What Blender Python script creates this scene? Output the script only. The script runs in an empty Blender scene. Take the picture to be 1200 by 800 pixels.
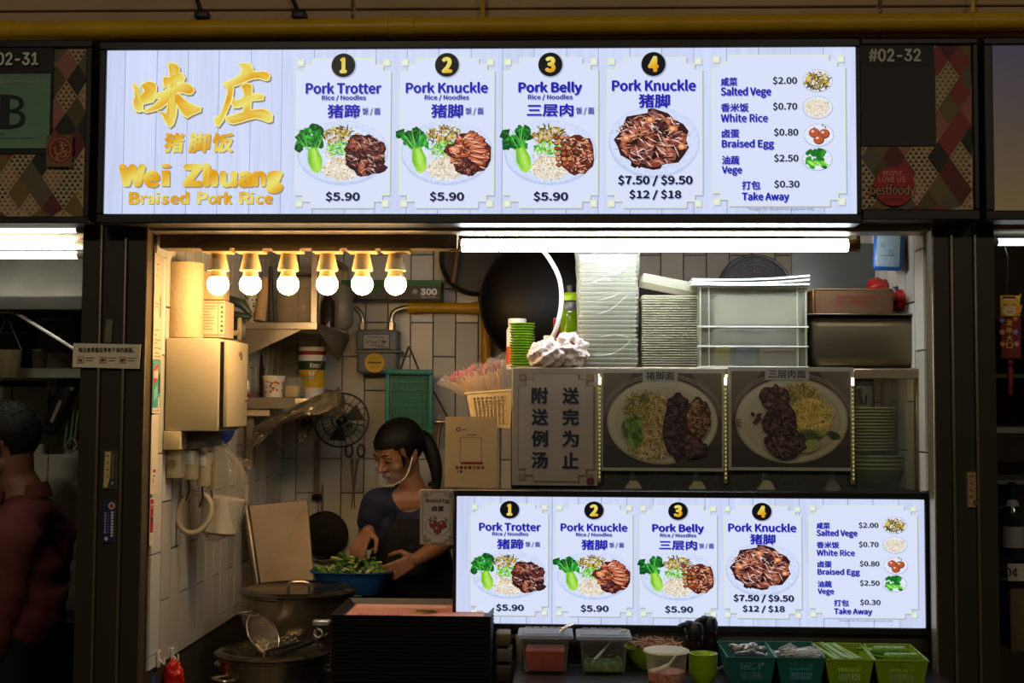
import bpy, bmesh, math, random
from mathutils import Vector, Matrix
SC = bpy.context.scene
COL = SC.collection
PI = math.pi

# ---------------------------------------------------------------- camera, world, exposure
FPX = 1500.0
CAM = Vector((0.0, -3.75, 1.6))
ROT = Matrix.Rotation(math.radians(2.0), 3, 'Z') @ Matrix.Rotation(math.radians(90 + 3.05), 3, 'X') @ Matrix.Rotation(math.radians(0.3), 3, 'Z')
cam_data = bpy.data.cameras.new('camera')
cam_data.sensor_width = 36.0
cam_data.lens = 36.0 * FPX / 1200.0
cam_data.clip_start = 0.05
cam_ob = bpy.data.objects.new('camera', cam_data)
COL.objects.link(cam_ob)
cam_ob.location = CAM
cam_ob.rotation_euler = ROT.to_euler()
SC.camera = cam_ob
SC.view_settings.view_transform = 'Standard'
SC.view_settings.look = 'None'
SC.view_settings.gamma = 1.0
SC.view_settings.use_curve_mapping = False
SC.view_settings.exposure = 0.0
SC.cycles.use_denoising = True
SC.cycles.max_bounces = 7
SC.cycles.transparent_max_bounces = 24
SC.cycles.caustics_reflective = False
SC.cycles.caustics_refractive = False
world = bpy.data.worlds.new('night_air'); SC.world = world
world.use_nodes = True
world.node_tree.nodes['Background'].inputs[0].default_value = (1.0, 0.80, 0.55, 1)
world.node_tree.nodes['Background'].inputs[1].default_value = 0.02
TUBE_E = 42.0          # strength of the fluorescent tubes
BULB_E = 82.0         # strength of the warm bulbs
SCREEN_E = 1.0        # strength of the menu screens
def hall_lamp(name, loc, size, energy, color):
    l = bpy.data.lights.new(name, 'AREA'); l.shape = 'RECTANGLE'; l.size = size[0]; l.size_y = size[1]
    l.energy = energy; l.color = color
    o = bpy.data.objects.new(name, l); COL.objects.link(o); o.location = loc
    return o
# the food hall's own ceiling lamps, above and behind the photographer
hall_lamp('hall_lamp', (-1.5, -5.0, 4.2), (1.4, 0.3), 90, (1.0, 0.88, 0.66))
hall_lamp('hall_lamp', (2.2, -5.0, 4.2), (1.4, 0.3), 55, (1.0, 0.88, 0.66))

# ---------------------------------------------------------------- projecting photo positions to metres
def P(px, py, Y):
    d = ROT @ Vector(((px - 600.0) / FPX, -(py - 400.0) / FPX, -1.0))
    return CAM + d * ((Y - CAM.y) / d.y)
def PZ(px, py, z):
    d = ROT @ Vector(((px - 600.0) / FPX, -(py - 400.0) / FPX, -1.0))
    return CAM + d * ((z - CAM.z) / d.z)
def S(Y): return FPX / (Y - CAM.y)          # photo pixels per metre at depth Y

# ---------------------------------------------------------------- colour and materials
def lin(c):
    if isinstance(c, str):
        c = tuple(int(c[i:i+2], 16) for i in (0, 2, 4))
    out = []
    for v in c[:3]:
        v = v / 255.0
        out.append(v / 12.92 if v <= 0.04045 else ((v + 0.055) / 1.055) ** 2.4)
    return tuple(out) + (1.0,)
MATS = {}
def mat(name, c, rough=0.5, metal=0.0, var=0.12, scale=9.0, bump=0.0, bscale=60.0, trans=0.0, alpha=1.0,
        coat=0.0, emit=0.0, attr=False, stretch=None, c2=None, ior=1.45, spec=0.5, sub=0.0):
    """principled material with procedural colour variation and relief"""
    if name in MATS: return MATS[name]
    m = bpy.data.materials.new(name); m.use_nodes = True
    nt = m.node_tree; N = nt.nodes; L = nt.links
    b = N['Principled BSDF']
    col = lin(c)
    tc = N.new('ShaderNodeTexCoord')
    src = tc.outputs['Object']
    if stretch:
        mp = N.new('ShaderNodeMapping'); mp.inputs['Scale'].default_value = stretch
        L.new(src, mp.inputs['Vector']); src = mp.outputs['Vector']
    base = None
    if attr:
        at = N.new('ShaderNodeAttribute'); at.attribute_name = 'tint'; base = at.outputs['Color']
    if var > 0:
        nz = N.new('ShaderNodeTexNoise'); nz.inputs['Scale'].default_value = scale; nz.inputs['Detail'].default_value = 5
        nz.inputs['Roughness'].default_value = 0.65
        L.new(src, nz.inputs['Vector'])
        if attr or c2 is None:
            mr = N.new('ShaderNodeMapRange')
            mr.inputs[1].default_value = 0.3; mr.inputs[2].default_value = 0.7
            mr.inputs[3].default_value = 1 - var; mr.inputs[4].default_value = 1 + var * 0.6
            L.new(nz.outputs['Fac'], mr.inputs[0])
            mx = N.new('ShaderNodeMix'); mx.data_type = 'RGBA'; mx.blend_type = 'MULTIPLY'
            mx.inputs[0].default_value = 1.0
            if base is not None: L.new(base, mx.inputs[6])
            else: mx.inputs[6].default_value = col
            L.new(mr.outputs[0], mx.inputs[7])
            base = mx.outputs[2]
        else:
            rp = N.new('ShaderNodeValToRGB')
            rp.color_ramp.elements[0].position = 0.38; rp.color_ramp.elements[1].position = 0.62
            rp.color_ramp.elements[0].color = col; rp.color_ramp.elements[1].color = lin(c2)
            L.new(nz.outputs['Fac'], rp.inputs[0]); base = rp.outputs[0]
    if base is not None: L.new(base, b.inputs['Base Color'])
    else: b.inputs['Base Color'].default_value = col
    b.inputs['Roughness'].default_value = rough
    b.inputs['Metallic'].default_value = metal
    b.inputs['IOR'].default_value = ior
    b.inputs['Specular IOR Level'].default_value = spec
    b.inputs['Coat Weight'].default_value = coat
    b.inputs['Transmission Weight'].default_value = trans
    b.inputs['Alpha'].default_value = alpha
    if sub > 0:
        b.inputs['Subsurface Weight'].default_value = sub; b.inputs['Subsurface Scale'].default_value = 0.01
    if emit > 0:
        if base is not None: L.new(base, b.inputs['Emission Color'])
        else: b.inputs['Emission Color'].default_value = col
        b.inputs['Emission Strength'].default_value = emit
    if bump > 0:
        nb = N.new('ShaderNodeTexNoise'); nb.inputs['Scale'].default_value = bscale; nb.inputs['Detail'].default_value = 4
        L.new(src, nb.inputs['Vector'])
        bp = N.new('ShaderNodeBump'); bp.inputs['Strength'].default_value = bump; bp.inputs['Distance'].default_value = 0.004
        L.new(nb.outputs['Fac'], bp.inputs['Height']); L.new(bp.outputs[0], b.inputs['Normal'])
    MATS[name] = m
    return m
def screen_mat(name, strength, noise=0.0, scale=40):
    """a lit display: the picture it shows is the tint stored on the mesh"""
    m = mat(name, (20, 20, 22), rough=0.35, var=0, spec=0.3)
    nt = m.node_tree; N = nt.nodes; L = nt.links; b = N['Principled BSDF']
    at = N.new('ShaderNodeAttribute'); at.attribute_name = 'tint'
    out = at.outputs['Color']
    if noise > 0:
        tc = N.new('ShaderNodeTexCoord'); nz = N.new('ShaderNodeTexNoise'); nz.inputs['Scale'].default_value = scale
        nz.inputs['Detail'].default_value = 6
        mp = N.new('ShaderNodeMapping'); 
        L.new(tc.outputs['Object'], mp.inputs['Vector']); L.new(mp.outputs[0], nz.inputs['Vector'])
        if name.endswith('planks'): mp.inputs['Scale'].default_value = (1.0, 1.0, 0.06)
        mr = N.new('ShaderNodeMapRange'); mr.inputs[1].default_value = 0.3; mr.inputs[2].default_value = 0.7
        mr.inputs[3].default_value = 1 - noise; mr.inputs[4].default_value = 1 + noise * 0.7
        L.new(nz.outputs['Fac'], mr.inputs[0])
        mx = N.new('ShaderNodeMix'); mx.data_type = 'RGBA'; mx.blend_type = 'MULTIPLY'; mx.inputs[0].default_value = 1.0
        L.new(out, mx.inputs[6]); L.new(mr.outputs[0], mx.inputs[7]); out = mx.outputs[2]
    L.new(out, b.inputs['Emission Color']); b.inputs['Emission Strength'].default_value = strength
    b.inputs['Base Color'].default_value = (0.01, 0.01, 0.012, 1)
    return m
def film(name, c, alpha=0.35, rough=0.12, haze=0.5):
    """thin clear plastic: part see-through, part glossy or milky"""
    if name in MATS: return MATS[name]
    m = bpy.data.materials.new(name); m.use_nodes = True
    nt = m.node_tree; N = nt.nodes; L = nt.links
    b = N['Principled BSDF']; b.inputs['Base Color'].default_value = lin(c); b.inputs['Roughness'].default_value = rough
    tl = N.new('ShaderNodeBsdfTranslucent'); tl.inputs['Color'].default_value = lin(c)
    mh = N.new('ShaderNodeMixShader'); mh.inputs[0].default_value = haze
    L.new(b.outputs[0], mh.inputs[1]); L.new(tl.outputs[0], mh.inputs[2])
    tr = N.new('ShaderNodeBsdfTransparent'); tr.inputs['Color'].default_value = (0.97, 0.97, 0.97, 1)
    fr = N.new('ShaderNodeLayerWeight'); fr.inputs['Blend'].default_value = 0.25
    mr = N.new('ShaderNodeMapRange'); mr.inputs[3].default_value = alpha; mr.inputs[4].default_value = min(1, alpha + 0.45)
    L.new(fr.outputs['Facing'], mr.inputs[0])
    tc = N.new('ShaderNodeTexCoord'); nb = N.new('ShaderNodeTexNoise'); nb.inputs['Scale'].default_value = 30
    L.new(tc.outputs['Object'], nb.inputs['Vector'])
    bp = N.new('ShaderNodeBump'); bp.inputs['Strength'].default_value = 0.5; bp.inputs['Distance'].default_value = 0.004
    L.new(nb.outputs['Fac'], bp.inputs['Height']); L.new(bp.outputs[0], b.inputs['Normal'])
    mx = N.new('ShaderNodeMixShader')
    L.new(mr.outputs[0], mx.inputs[0]); L.new(tr.outputs[0], mx.inputs[1]); L.new(mh.outputs[0], mx.inputs[2])
    L.new(mx.outputs[0], N['Material Output'].inputs['Surface'])
    MATS[name] = m
    return m
def lamp_mat(name, c, strength):
    m = mat(name, c, var=0, rough=0.4); b = m.node_tree.nodes['Principled BSDF']
    b.inputs['Emission Color'].default_value = lin(c); b.inputs['Emission Strength'].default_value = strength
    return m

# ---------------------------------------------------------------- mesh collector
class MB:
    def __init__(s): s.v = []; s.f = []; s.sm = []
    def add(s, vs, fs, smooth=False, M=None):
        o = len(s.v)
        for p in vs:
            p = Vector(p)
            s.v.append(M @ p if M is not None else p)
        for f in fs: s.f.append([i + o for i in f]); s.sm.append(smooth)
        return s
    def box(s, a, b, M=None):
        x0, y0, z0 = a; x1, y1, z1 = b
        vs = [(x0,y0,z0),(x1,y0,z0),(x1,y1,z0),(x0,y1,z0),(x0,y0,z1),(x1,y0,z1),(x1,y1,z1),(x0,y1,z1)]
        return s.add(vs, [(0,3,2,1),(4,5,6,7),(0,1,5,4),(1,2,6,5),(2,3,7,6),(3,0,4,7)], False, M)
    def cbox(s, c, d, M=None):
        c = Vector(c); d = Vector(d) / 2
        return s.box(c - d, c + d, M)
    def rbox(s, a, b, r=0.004, seg=2, M=None, smooth=True, taper=None):
        a = Vector(a); b = Vector(b)
        bm = bmesh.new(); bmesh.ops.create_cube(bm, size=1.0)
        d = b - a; c = (a + b) / 2
        for v in bm.verts:
            k = 1.0
            if taper and v.co.z < 0: k = taper
            v.co = Vector((v.co.x * d.x * k, v.co.y * d.y * k, v.co.z * d.z)) + c
        r = min(r, min(abs(d.x), abs(d.y), abs(d.z)) * 0.48)
        bmesh.ops.bevel(bm, geom=list(bm.edges), offset=r, segments=seg, affect='EDGES', profile=0.5)
        bm.verts.ensure_lookup_table(); bm.verts.index_update()
        s.add([v.co.copy() for v in bm.verts], [[v.index for v in f.verts] for f in bm.faces], smooth, M)
        bm.free(); return s
    def lathe(s, prof, c=(0,0,0), seg=24, M=None, smooth=True, cap=True, sx=1.0, sy=1.0):
        """prof: list of (r, z) bottom to top"""
        c = Vector(c); vs = []; fs = []
        n = len(prof)
        for r, z in prof:
            for k in range(seg):
                a = 2 * PI * k / seg
                vs.append(Vector((c.x + r * math.cos(a) * sx, c.y + r * math.sin(a) * sy, c.z + z)))
        for i in range(n - 1):
            for k in range(seg):
                k2 = (k + 1) % seg
                fs.append((i*seg+k, i*seg+k2, (i+1)*seg+k2, (i+1)*seg+k))
        if cap:
            if prof[0][0] > 1e-5: fs.append([k for k in range(seg)][::-1])
            if prof[-1][0] > 1e-5: fs.append([(n-1)*seg+k for k in range(seg)])
        return s.add(vs, fs, smooth, M)
    def cyl(s, c, r, h, seg=24, M=None, r2=None):
        r2 = r if r2 is None else r2
        b = min(0.0015, r * 0.2, abs(h) * 0.2)
        return s.lathe([(max(r-b,1e-6), 0), (r, b), (r2, h-b), (max(r2-b,1e-6), h)], c, seg, M)
    def tube(s, pts, r, seg=10, closed=False, cap=True, round_=False):
        pts = [Vector(p) for p in pts]
        rs = list(r) if isinstance(r, (list, tuple)) else [r] * len(pts)
        if round_ and not closed:
            t0 = (pts[0] - pts[1]).normalized(); t1 = (pts[-1] - pts[-2]).normalized()
            a, b = rs[0], rs[-1]
            pre = [(pts[0] + t0 * a * q, a * math.sqrt(max(0.0, 1 - q * q))) for q in (0.98, 0.8, 0.45)]
            post = [(pts[-1] + t1 * b * q, b * math.sqrt(max(0.0, 1 - q * q))) for q in (0.45, 0.8, 0.98)]
            pts = [p for p, _ in pre] + pts + [p for p, _ in post]
            rs = [q for _, q in pre] + rs + [q for _, q in post]
        n = len(pts); vs = []; fs = []
        up = None
        for i, p in enumerate(pts):
            if closed: t = pts[(i + 1) % n] - pts[i - 1]
            else: t = pts[min(i + 1, n - 1)] - pts[max(i - 1, 0)]
            if t.length < 1e-9: t = Vector((0, 0, 1))
            t.normalize()
            if up is None:
                up = Vector((0, 0, 1)) if abs(t.z) < 0.9 else Vector((1, 0, 0))
            x = up - t * up.dot(t)
            if x.length < 1e-6: x = t.orthogonal()
            x.normalize(); y = t.cross(x); up = x
            for k in range(seg):
                a = 2 * PI * k / seg
                vs.append(p + (x * math.cos(a) + y * math.sin(a)) * rs[i])
        m = n if closed else n - 1
        for i in range(m):
            j = (i + 1) % n
            for k in range(seg):
                k2 = (k + 1) % seg
                fs.append((i*seg+k, i*seg+k2, j*seg+k2, j*seg+k))
        if cap and not closed:
            fs.append([k for k in range(seg)][::-1]); fs.append([(n-1)*seg+k for k in range(seg)])
        return s.add(vs, fs, True)
    def ring(s, c, r, t, M=None, seg=32, tseg=8, sx=1, sy=1):
        c = Vector(c); pts = []
        for k in range(seg):
            a = 2 * PI * k / seg
            p = Vector((r * math.cos(a) * sx, r * math.sin(a) * sy, 0))
            pts.append((M @ p if M is not None else p) + c)
        return s.tube(pts, t, tseg, closed=True)
    def ball(s, c, r, seg=16, M=None, rings=10):
        if not isinstance(r, (tuple, list, Vector)): r = (r, r, r)
        c = Vector(c); vs = [Vector((0, 0, -1))]; fs = []
        for i in range(1, rings):
            t = PI * i / rings
            for k in range(seg):
                a = 2 * PI * k / seg
                vs.append(Vector((math.sin(t) * math.cos(a), math.sin(t) * math.sin(a), -math.cos(t))))
        vs.append(Vector((0, 0, 1)))
        for k in range(seg): fs.append((0, 1 + (k + 1) % seg, 1 + k))
        for i in range(rings - 2):
            for k in range(seg):
                k2 = (k + 1) % seg
                a = 1 + i * seg
                fs.append((a + k, a + k2, a + seg + k2, a + seg + k))
        l = len(vs) - 1; a = 1 + (rings - 2) * seg
        for k in range(seg): fs.append((a + k, a + (k + 1) % seg, l))
        out = []
        for v in vs:
            p = Vector((v.x * r[0], v.y * r[1], v.z * r[2]))
            if M is not None: p = M @ p
            out.append(p + c)
        return s.add(out, fs, True)
    def prism(s, poly, a, b, axis='y', M=None, smooth=False):
        """poly: 2-D outline; extruded from a to b along the axis"""
        n = len(poly); vs = []
        for t in (a, b):
            for (u, w) in poly:
                vs.append({'y': (u, t, w), 'x': (t, u, w), 'z': (u, w, t)}[axis])
        fs = [list(range(n)), list(range(n, 2 * n))[::-1]]
        for k in range(n): fs.append((k, (k + 1) % n + 0, (k + 1) % n + n, k + n)[::-1])
        return s.add(vs, fs, smooth, M)
    def grid(s, fn, nu, nv, smooth=True, close_u=False):
        vs = [Vector(fn(i / nu, j / nv)) for j in range(nv + 1) for i in range(nu + 1)]
        fs = [(j*(nu+1)+i, j*(nu+1)+i+1, (j+1)*(nu+1)+i+1, (j+1)*(nu+1)+i) for j in range(nv) for i in range(nu)]
        return s.add(vs, fs, smooth)
    def slab(s, fn, nu, nv, n, th, smooth=True):
        """grid with thickness th along vector n"""
        n = Vector(n) * th
        a = [Vector(fn(i / nu, j / nv)) for j in range(nv + 1) for i in range(nu + 1)]
        m = len(a); vs = a + [p + n for p in a]
        fs = []
        for j in range(nv):
            for i in range(nu):
                q = (j*(nu+1)+i, j*(nu+1)+i+1, (j+1)*(nu+1)+i+1, (j+1)*(nu+1)+i)
                fs.append(q); fs.append([k + m for k in q[::-1]])
        bd = [i for i in range(nu)] + [nu + j*(nu+1) for j in range(nv)] + [nv*(nu+1)+nu-i for i in range(nu)] + [(nv-j)*(nu+1) for j in range(nv)]
        for k in range(len(bd)):
            a0, b0 = bd[k], bd[(k + 1) % len(bd)]
            fs.append((b0, a0, a0 + m, b0 + m))
        return s.add(vs, fs, smooth)
    def bounds(s):
        return (Vector([min(p[i] for p in s.v) for i in range(3)]), Vector([max(p[i] for p in s.v) for i in range(3)]))
    def mesh(s, name, off=Vector((0, 0, 0)), inv=None):
        me = bpy.data.meshes.new(name)
        if inv is not None: vs = [inv @ p for p in s.v]
        else: vs = [p - off for p in s.v]
        me.from_pydata(vs, [], s.f)
        me.polygons.foreach_set('use_smooth', s.sm)
        me.validate(); 
        return me

def world_of(o):
    M = Matrix.Identity(4); c = []
    while o is not None: c.append(o); o = o.parent
    for q in reversed(c): M = M @ Matrix.LocRotScale(q.location, q.rotation_euler, q.scale)
    return M
def fix_normals(me):
    bm = bmesh.new(); bm.from_mesh(me)
    bmesh.ops.recalc_face_normals(bm, faces=bm.faces); bm.to_mesh(me); bm.free()
def part(name, mb, m, parent, label=None, kind=None, fix=True, angle=None):
    """a part: vertices are given in world metres and stored relative to the parent"""
    me = mb.mesh(name, inv=world_of(parent).inverted())
    if fix: fix_normals(me)
    if m is not None: me.materials.append(m)
    me.set_sharp_from_angle(angle=math.radians(angle or 40))
    o = bpy.data.objects.new(name, me); COL.objects.link(o); o.parent = parent
    if label: o['label'] = label
    if kind: o['kind'] = kind
    return o
def tag(o, label, cat, group=None, kind=None):
    if label: o['label'] = label
    if cat: o['category'] = cat
    if group: o['group'] = group
    if kind: o['kind'] = kind
    return o
def thing(name, label, cat, loc=(0, 0, 0), group=None, rot=(0, 0, 0)):
    o = bpy.data.objects.new(name, None); COL.objects.link(o); o.empty_display_size = 0.05
    o.location = loc; o.rotation_euler = rot
    return tag(o, label, cat, group)
def single(name, mb, m, label, cat, group=None, kind=None, fix=True, angle=None):
    """a thing that is one mesh, its origin at the middle of its base"""
    lo, hi = mb.bounds(); org = Vector(((lo.x + hi.x) / 2, (lo.y + hi.y) / 2, lo.z))
    me = mb.mesh(name, off=org)
    if fix: fix_normals(me)
    if m is not None: me.materials.append(m)
    me.set_sharp_from_angle(angle=math.radians(angle or 40))
    o = bpy.data.objects.new(name, me); COL.objects.link(o); o.location = org
    return tag(o, label, cat, group, kind)
def struct(name, mb, m):
    me = mb.mesh(name); fix_normals(me); me.materials.append(m); me.set_sharp_from_angle(angle=math.radians(40))
    o = bpy.data.objects.new(name, me); COL.objects.link(o); o['kind'] = 'structure'
    return o
KIDS = {}
def copy_tree(o, loc=None, rotz=None, label=None, parent=None, rot=None):
    c = o.copy(); COL.objects.link(c)
    if parent is not None: c.parent = parent
    if loc is not None: c.location = loc
    if rotz is not None: c.rotation_euler.z = rotz
    if rot is not None: c.rotation_euler = rot
    if label: c['label'] = label
    for ch in [q for q in o.children]: copy_tree(ch, parent=c)
    return c
def Rz(a): return Matrix.Rotation(math.radians(a), 4, 'Z')
def Rx(a): return Matrix.Rotation(math.radians(a), 4, 'X')
def Ry(a): return Matrix.Rotation(math.radians(a), 4, 'Y')
def T(v): return Matrix.Translation(Vector(v))
def spline(pts, n=6, closed=False):
    """Catmull-Rom through the points"""
    pts = [Vector(p) for p in pts]; out = []; m = len(pts)
    rng = range(m) if closed else range(m - 1)
    for i in rng:
        g = (lambda k: pts[k % m]) if closed else (lambda k: pts[max(0, min(m - 1, k))])
        p0, p1, p2, p3 = g(i - 1), g(i), g(i + 1), g(i + 2)
        for k in range(n):
            t = k / n
            out.append(0.5 * ((2*p1) + (p2-p0)*t + (2*p0-5*p1+4*p2-p3)*t*t + (3*p1-p0-3*p2+p3)*t*t*t))
    if not closed: out.append(pts[-1])
    return out
def melt(mb, voxel, name, smooth=6, factor=0.5):
    """fuse overlapping closed shapes into one continuous skin"""
    me = mb.mesh(name); fix_normals(me)
    o = bpy.data.objects.new('tmp', me); COL.objects.link(o)
    r = o.modifiers.new('r', 'REMESH'); r.mode = 'VOXEL'; r.voxel_size = voxel; r.use_smooth_shade = True
    s = o.modifiers.new('s', 'SMOOTH'); s.iterations = smooth; s.factor = factor
    dg = bpy.context.evaluated_depsgraph_get()
    out = bpy.data.meshes.new_from_object(o.evaluated_get(dg))
    q = MB(); q.v = [v.co.copy() for v in out.vertices]; q.f = [list(p.vertices) for p in out.polygons]; q.sm = [True] * len(q.f)
    bpy.data.objects.remove(o); bpy.data.meshes.remove(me); bpy.data.meshes.remove(out)
    return q

# ---------------------------------------------------------------- flat print: lettering and pictures
TEXT = {}
import os
def ui_font(f):
    try: return bpy.data.fonts.load(os.path.join(bpy.utils.resource_path('LOCAL'), 'datafiles', 'fonts', f))
    except Exception: return None
FONT_CJK = ui_font('Noto Sans CJK Regular.woff2'); FONT_GROT = ui_font('Inter.woff2')
def glyphs(s, grot=False):
    k = (s, grot)
    if k in TEXT: return TEXT[k]
    cu = bpy.data.curves.new('t', 'FONT'); cu.body = s; cu.size = 1.0; cu.resolution_u = 3
    f = FONT_GROT if grot else FONT_CJK
    if f: cu.font = f
    o = bpy.data.objects.new('t', cu)
    me = o.to_mesh()
    vs = [(v.co.x, v.co.y) for v in me.vertices]; fs = [list(p.vertices) for p in me.polygons]
    o.to_mesh_clear(); bpy.data.objects.remove(o); bpy.data.curves.remove(cu)
    x0 = min(v[0] for v in vs); x1 = max(v[0] for v in vs); y0 = min(v[1] for v in vs); y1 = max(v[1] for v in vs)
    TEXT[k] = (vs, fs, x0, x1, y0, y1)
    return TEXT[k]
class Art:
    """flat picture in its own u (right) / v (down) coordinates"""
    def __init__(s, seed=1): s.v = []; s.f = []; s.c = []; s.z = 0; s.r = random.Random(seed); s.step = 1.0
    def poly(s, pts, col, lift=1.0):
        o = len(s.v); s.z += lift
        for (u, w) in pts:
            s.v.append((u, w, s.z)); s.c.append(lin(col(u, w) if callable(col) else col))
        s.f.append(list(range(o, o + len(pts))))
        return s
    def rect(s, x0, y0, x1, y1, col): return s.poly([(x0, y0), (x1, y0), (x1, y1), (x0, y1)], col)
    def ell(s, x, y, a, b, col, n=24, rot=0.0):
        c, q = math.cos(rot), math.sin(rot)
        return s.poly([(x + a*math.cos(t)*c - b*math.sin(t)*q, y + a*math.cos(t)*q + b*math.sin(t)*c) for t in [2*PI*k/n for k in range(n)]], col)
    def blob(s, x, y, a, b, col, n=10, rough=0.25, rot=0.0):
        c, q = math.cos(rot), math.sin(rot); pts = []
        for k in range(n):
            t = 2 * PI * k / n; m = 1 + s.r.uniform(-rough, rough)
            pts.append((x + a*m*math.cos(t)*c - b*m*math.sin(t)*q, y + a*m*math.cos(t)*q + b*m*math.sin(t)*c))
        return s.poly(pts, col)
    def line(s, pts, w, col, taper=False):
        L_ = []; R_ = []; n = len(pts)
        for i in range(n):
            a = pts[max(0, i-1)]; b = pts[min(n-1, i+1)]
            dx, dy = b[0]-a[0], b[1]-a[1]; d = math.hypot(dx, dy) or 1
            h = w / 2 * (1 - (0.8 * abs(2*i/(n-1) - 1) if taper else 0))
            L_.append((pts[i][0]-dy/d*h, pts[i][1]+dx/d*h)); R_.append((pts[i][0]+dy/d*h, pts[i][1]-dx/d*h))
        for i in range(n - 1): s.poly([L_[i], L_[i+1], R_[i+1], R_[i]], col, 0.05)
        s.z += 1; return s
    def text(s, t, box, col, bold=0.0, shadow=None, so=(0.7, 0.8), skew=0.0, grot=False):
        if shadow is not None: s.text(t, (box[0]+so[0], box[1]+so[1], box[2]+so[0], box[3]+so[1]), shadow, bold, skew=skew, grot=grot)
        if bold > 0:
            cjk = any(ord(ch) > 0x2e80 for ch in t)
            d = (box[3] - box[1]) * (min(bold, .06) * 0.75 if cjk else bold * 1.5)
            dirs = [(-1, 0), (1, 0), (0, -.8), (0, .8)] + ([(-.7, -.6), (.7, -.6), (-.7, .6), (.7, .6)] if bold > .035 else [])
            for (a, b) in dirs:
                s.text(t, (box[0]+a*d+d*.6, box[1]+b*d+d*.5, box[2]+a*d-d*.6, box[3]+b*d-d*.5), col, 0.0, skew=skew, grot=grot); s.z -= 0.9
            return s
        vs, fs, x0, x1, y0, y1 = glyphs(t, grot)
        s.z += 1; o = len(s.v)
        kx = (box[2]-box[0]) / (x1-x0); ky = (box[3]-box[1]) / (y1-y0)
        for (x, y) in vs:
            u = box[0] + (x-x0)*kx; w = box[3] - (y-y0)*ky
            u += skew * (box[3] - w)
            s.v.append((u, w, s.z)); s.c.append(lin(col(u, w) if callable(col) else col))
        for f in fs: s.f.append([i + o for i in f])
        return s
    def build(s, name, m, parent, fn, label=None):
        """fn(u, v, layer) gives the point in the parent's own space"""
        me = bpy.data.meshes.new(name)
        me.from_pydata([fn(u, w, z * 1.2e-5 * s.step) for (u, w, z) in s.v], [], s.f)
        ca = me.color_attributes.new('tint', 'FLOAT_COLOR', 'POINT')
        ca.data.foreach_set('color', [x for c in s.c for x in c])
        me.materials.append(m)
        o = bpy.data.objects.new(name, me); COL.objects.link(o); o.parent = parent
        if label: o['label'] = label
        return o
# ---------------------------------------------------------------- picture painters (flat prints and screens)
def gold(u, w):
    t = 0.5 + 0.5 * math.sin(u * 0.11 + w * 0.16 + 0.8)
    a, b = (222, 156, 18), (232, 222, 112)
    return tuple(a[i] + (b[i] - a[i]) * t for i in range(3))
def bok_choy(A, x, y, s, rot=0.35):
    """leafy head up, pale stalk down; s = length"""
    R = A.r; c, q = math.cos(rot), math.sin(rot)
    tr = lambda a, b: (x + (a*c + b*q) * s, y + (-a*q + b*c) * s)
    for k in range(20):
        a, b = R.uniform(-0.29, 0.27), R.uniform(-0.52, -0.10)
        p = tr(a, b); g = R.choice([(18, 92, 30), (26, 116, 36), (40, 140, 44), (12, 74, 26)])
        A.blob(p[0], p[1], 0.13*s, 0.085*s, g, 11, 0.3, R.uniform(0, 3)); A.blob(p[0], p[1] - .01*s, 0.07*s, 0.03*s, tuple(v*1.35 + 8 for v in g), 9, 0.3, R.uniform(0, 3))
    for k in range(9):
        p0 = tr(R.uniform(-0.08, 0.1), 0.05); p1 = tr(R.uniform(-0.3, 0.3), R.uniform(-0.55, -0.25))
        A.line([p0, ((p0[0]+p1[0])/2 + R.uniform(-1, 1)*s*0.03, (p0[1]+p1[1])/2), p1], 0.025*s, R.choice([(92, 190, 70), (60, 160, 60), (130, 205, 90)]), True)
    A.poly([tr(-0.1, -0.08), tr(-0.16, 0.2), tr(-0.12, 0.42), tr(0.0, 0.5), tr(0.13, 0.42), tr(0.17, 0.2), tr(0.1, -0.08)], lambda u, w: (128, 196, 52) if w < y + 0.3*s*1 else (176, 222, 96))
    A.poly([tr(-0.02, -0.06), tr(-0.06, 0.2), tr(0.0, 0.44), tr(0.09, 0.4), tr(0.1, 0.15), tr(0.05, -0.06)], (166, 220, 80))
    A.line([tr(-0.09, 0), tr(-0.12, 0.2), tr(-0.06, 0.42)], 0.02*s, (92, 168, 36), True)
    A.line([tr(0.04, -0.05), tr(0.02, 0.2), tr(0.03, 0.44)], 0.015*s, (210, 238, 150), True)
def slivers(A, x, y, a, b, n, cols, ln=0.35, w=0.09):
    R = A.r; m = min(a, b)
    for k in range(n):
        t = R.uniform(0, 2*PI); q = math.sqrt(R.random()); px, py = x + a*q*math.cos(t), y + b*q*math.sin(t)
        d = R.uniform(0, PI); l = m * ln * R.uniform(0.6, 1.3)
        A.line([(px - l*math.cos(d), py - l*math.sin(d)), (px + R.uniform(-.2, .2)*l, py + R.uniform(-.3, .3)*l), (px + l*math.cos(d), py + l*math.sin(d))], m*w*R.uniform(0.8, 1.6), R.choice(cols), True)
def rice(A, x, y, a, b, n=130, tint=0):
    A.blob(x, y, a, b, (222-tint, 212-tint, 196-tint), 18, 0.1)
    R = A.r
    for k in range(n):
        t = R.uniform(0, 2*PI); q = math.sqrt(R.random()); px, py = x + a*q*math.cos(t)*1.02, y + b*q*math.sin(t)*1.02
        c = R.choice([(250, 246, 238), (236, 226, 208), (206, 190, 162), (246, 240, 228), (190, 172, 140)])
        A.ell(px, py, a*0.085, a*0.035, tuple(v - tint for v in c), 6, R.uniform(0, PI))
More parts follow.
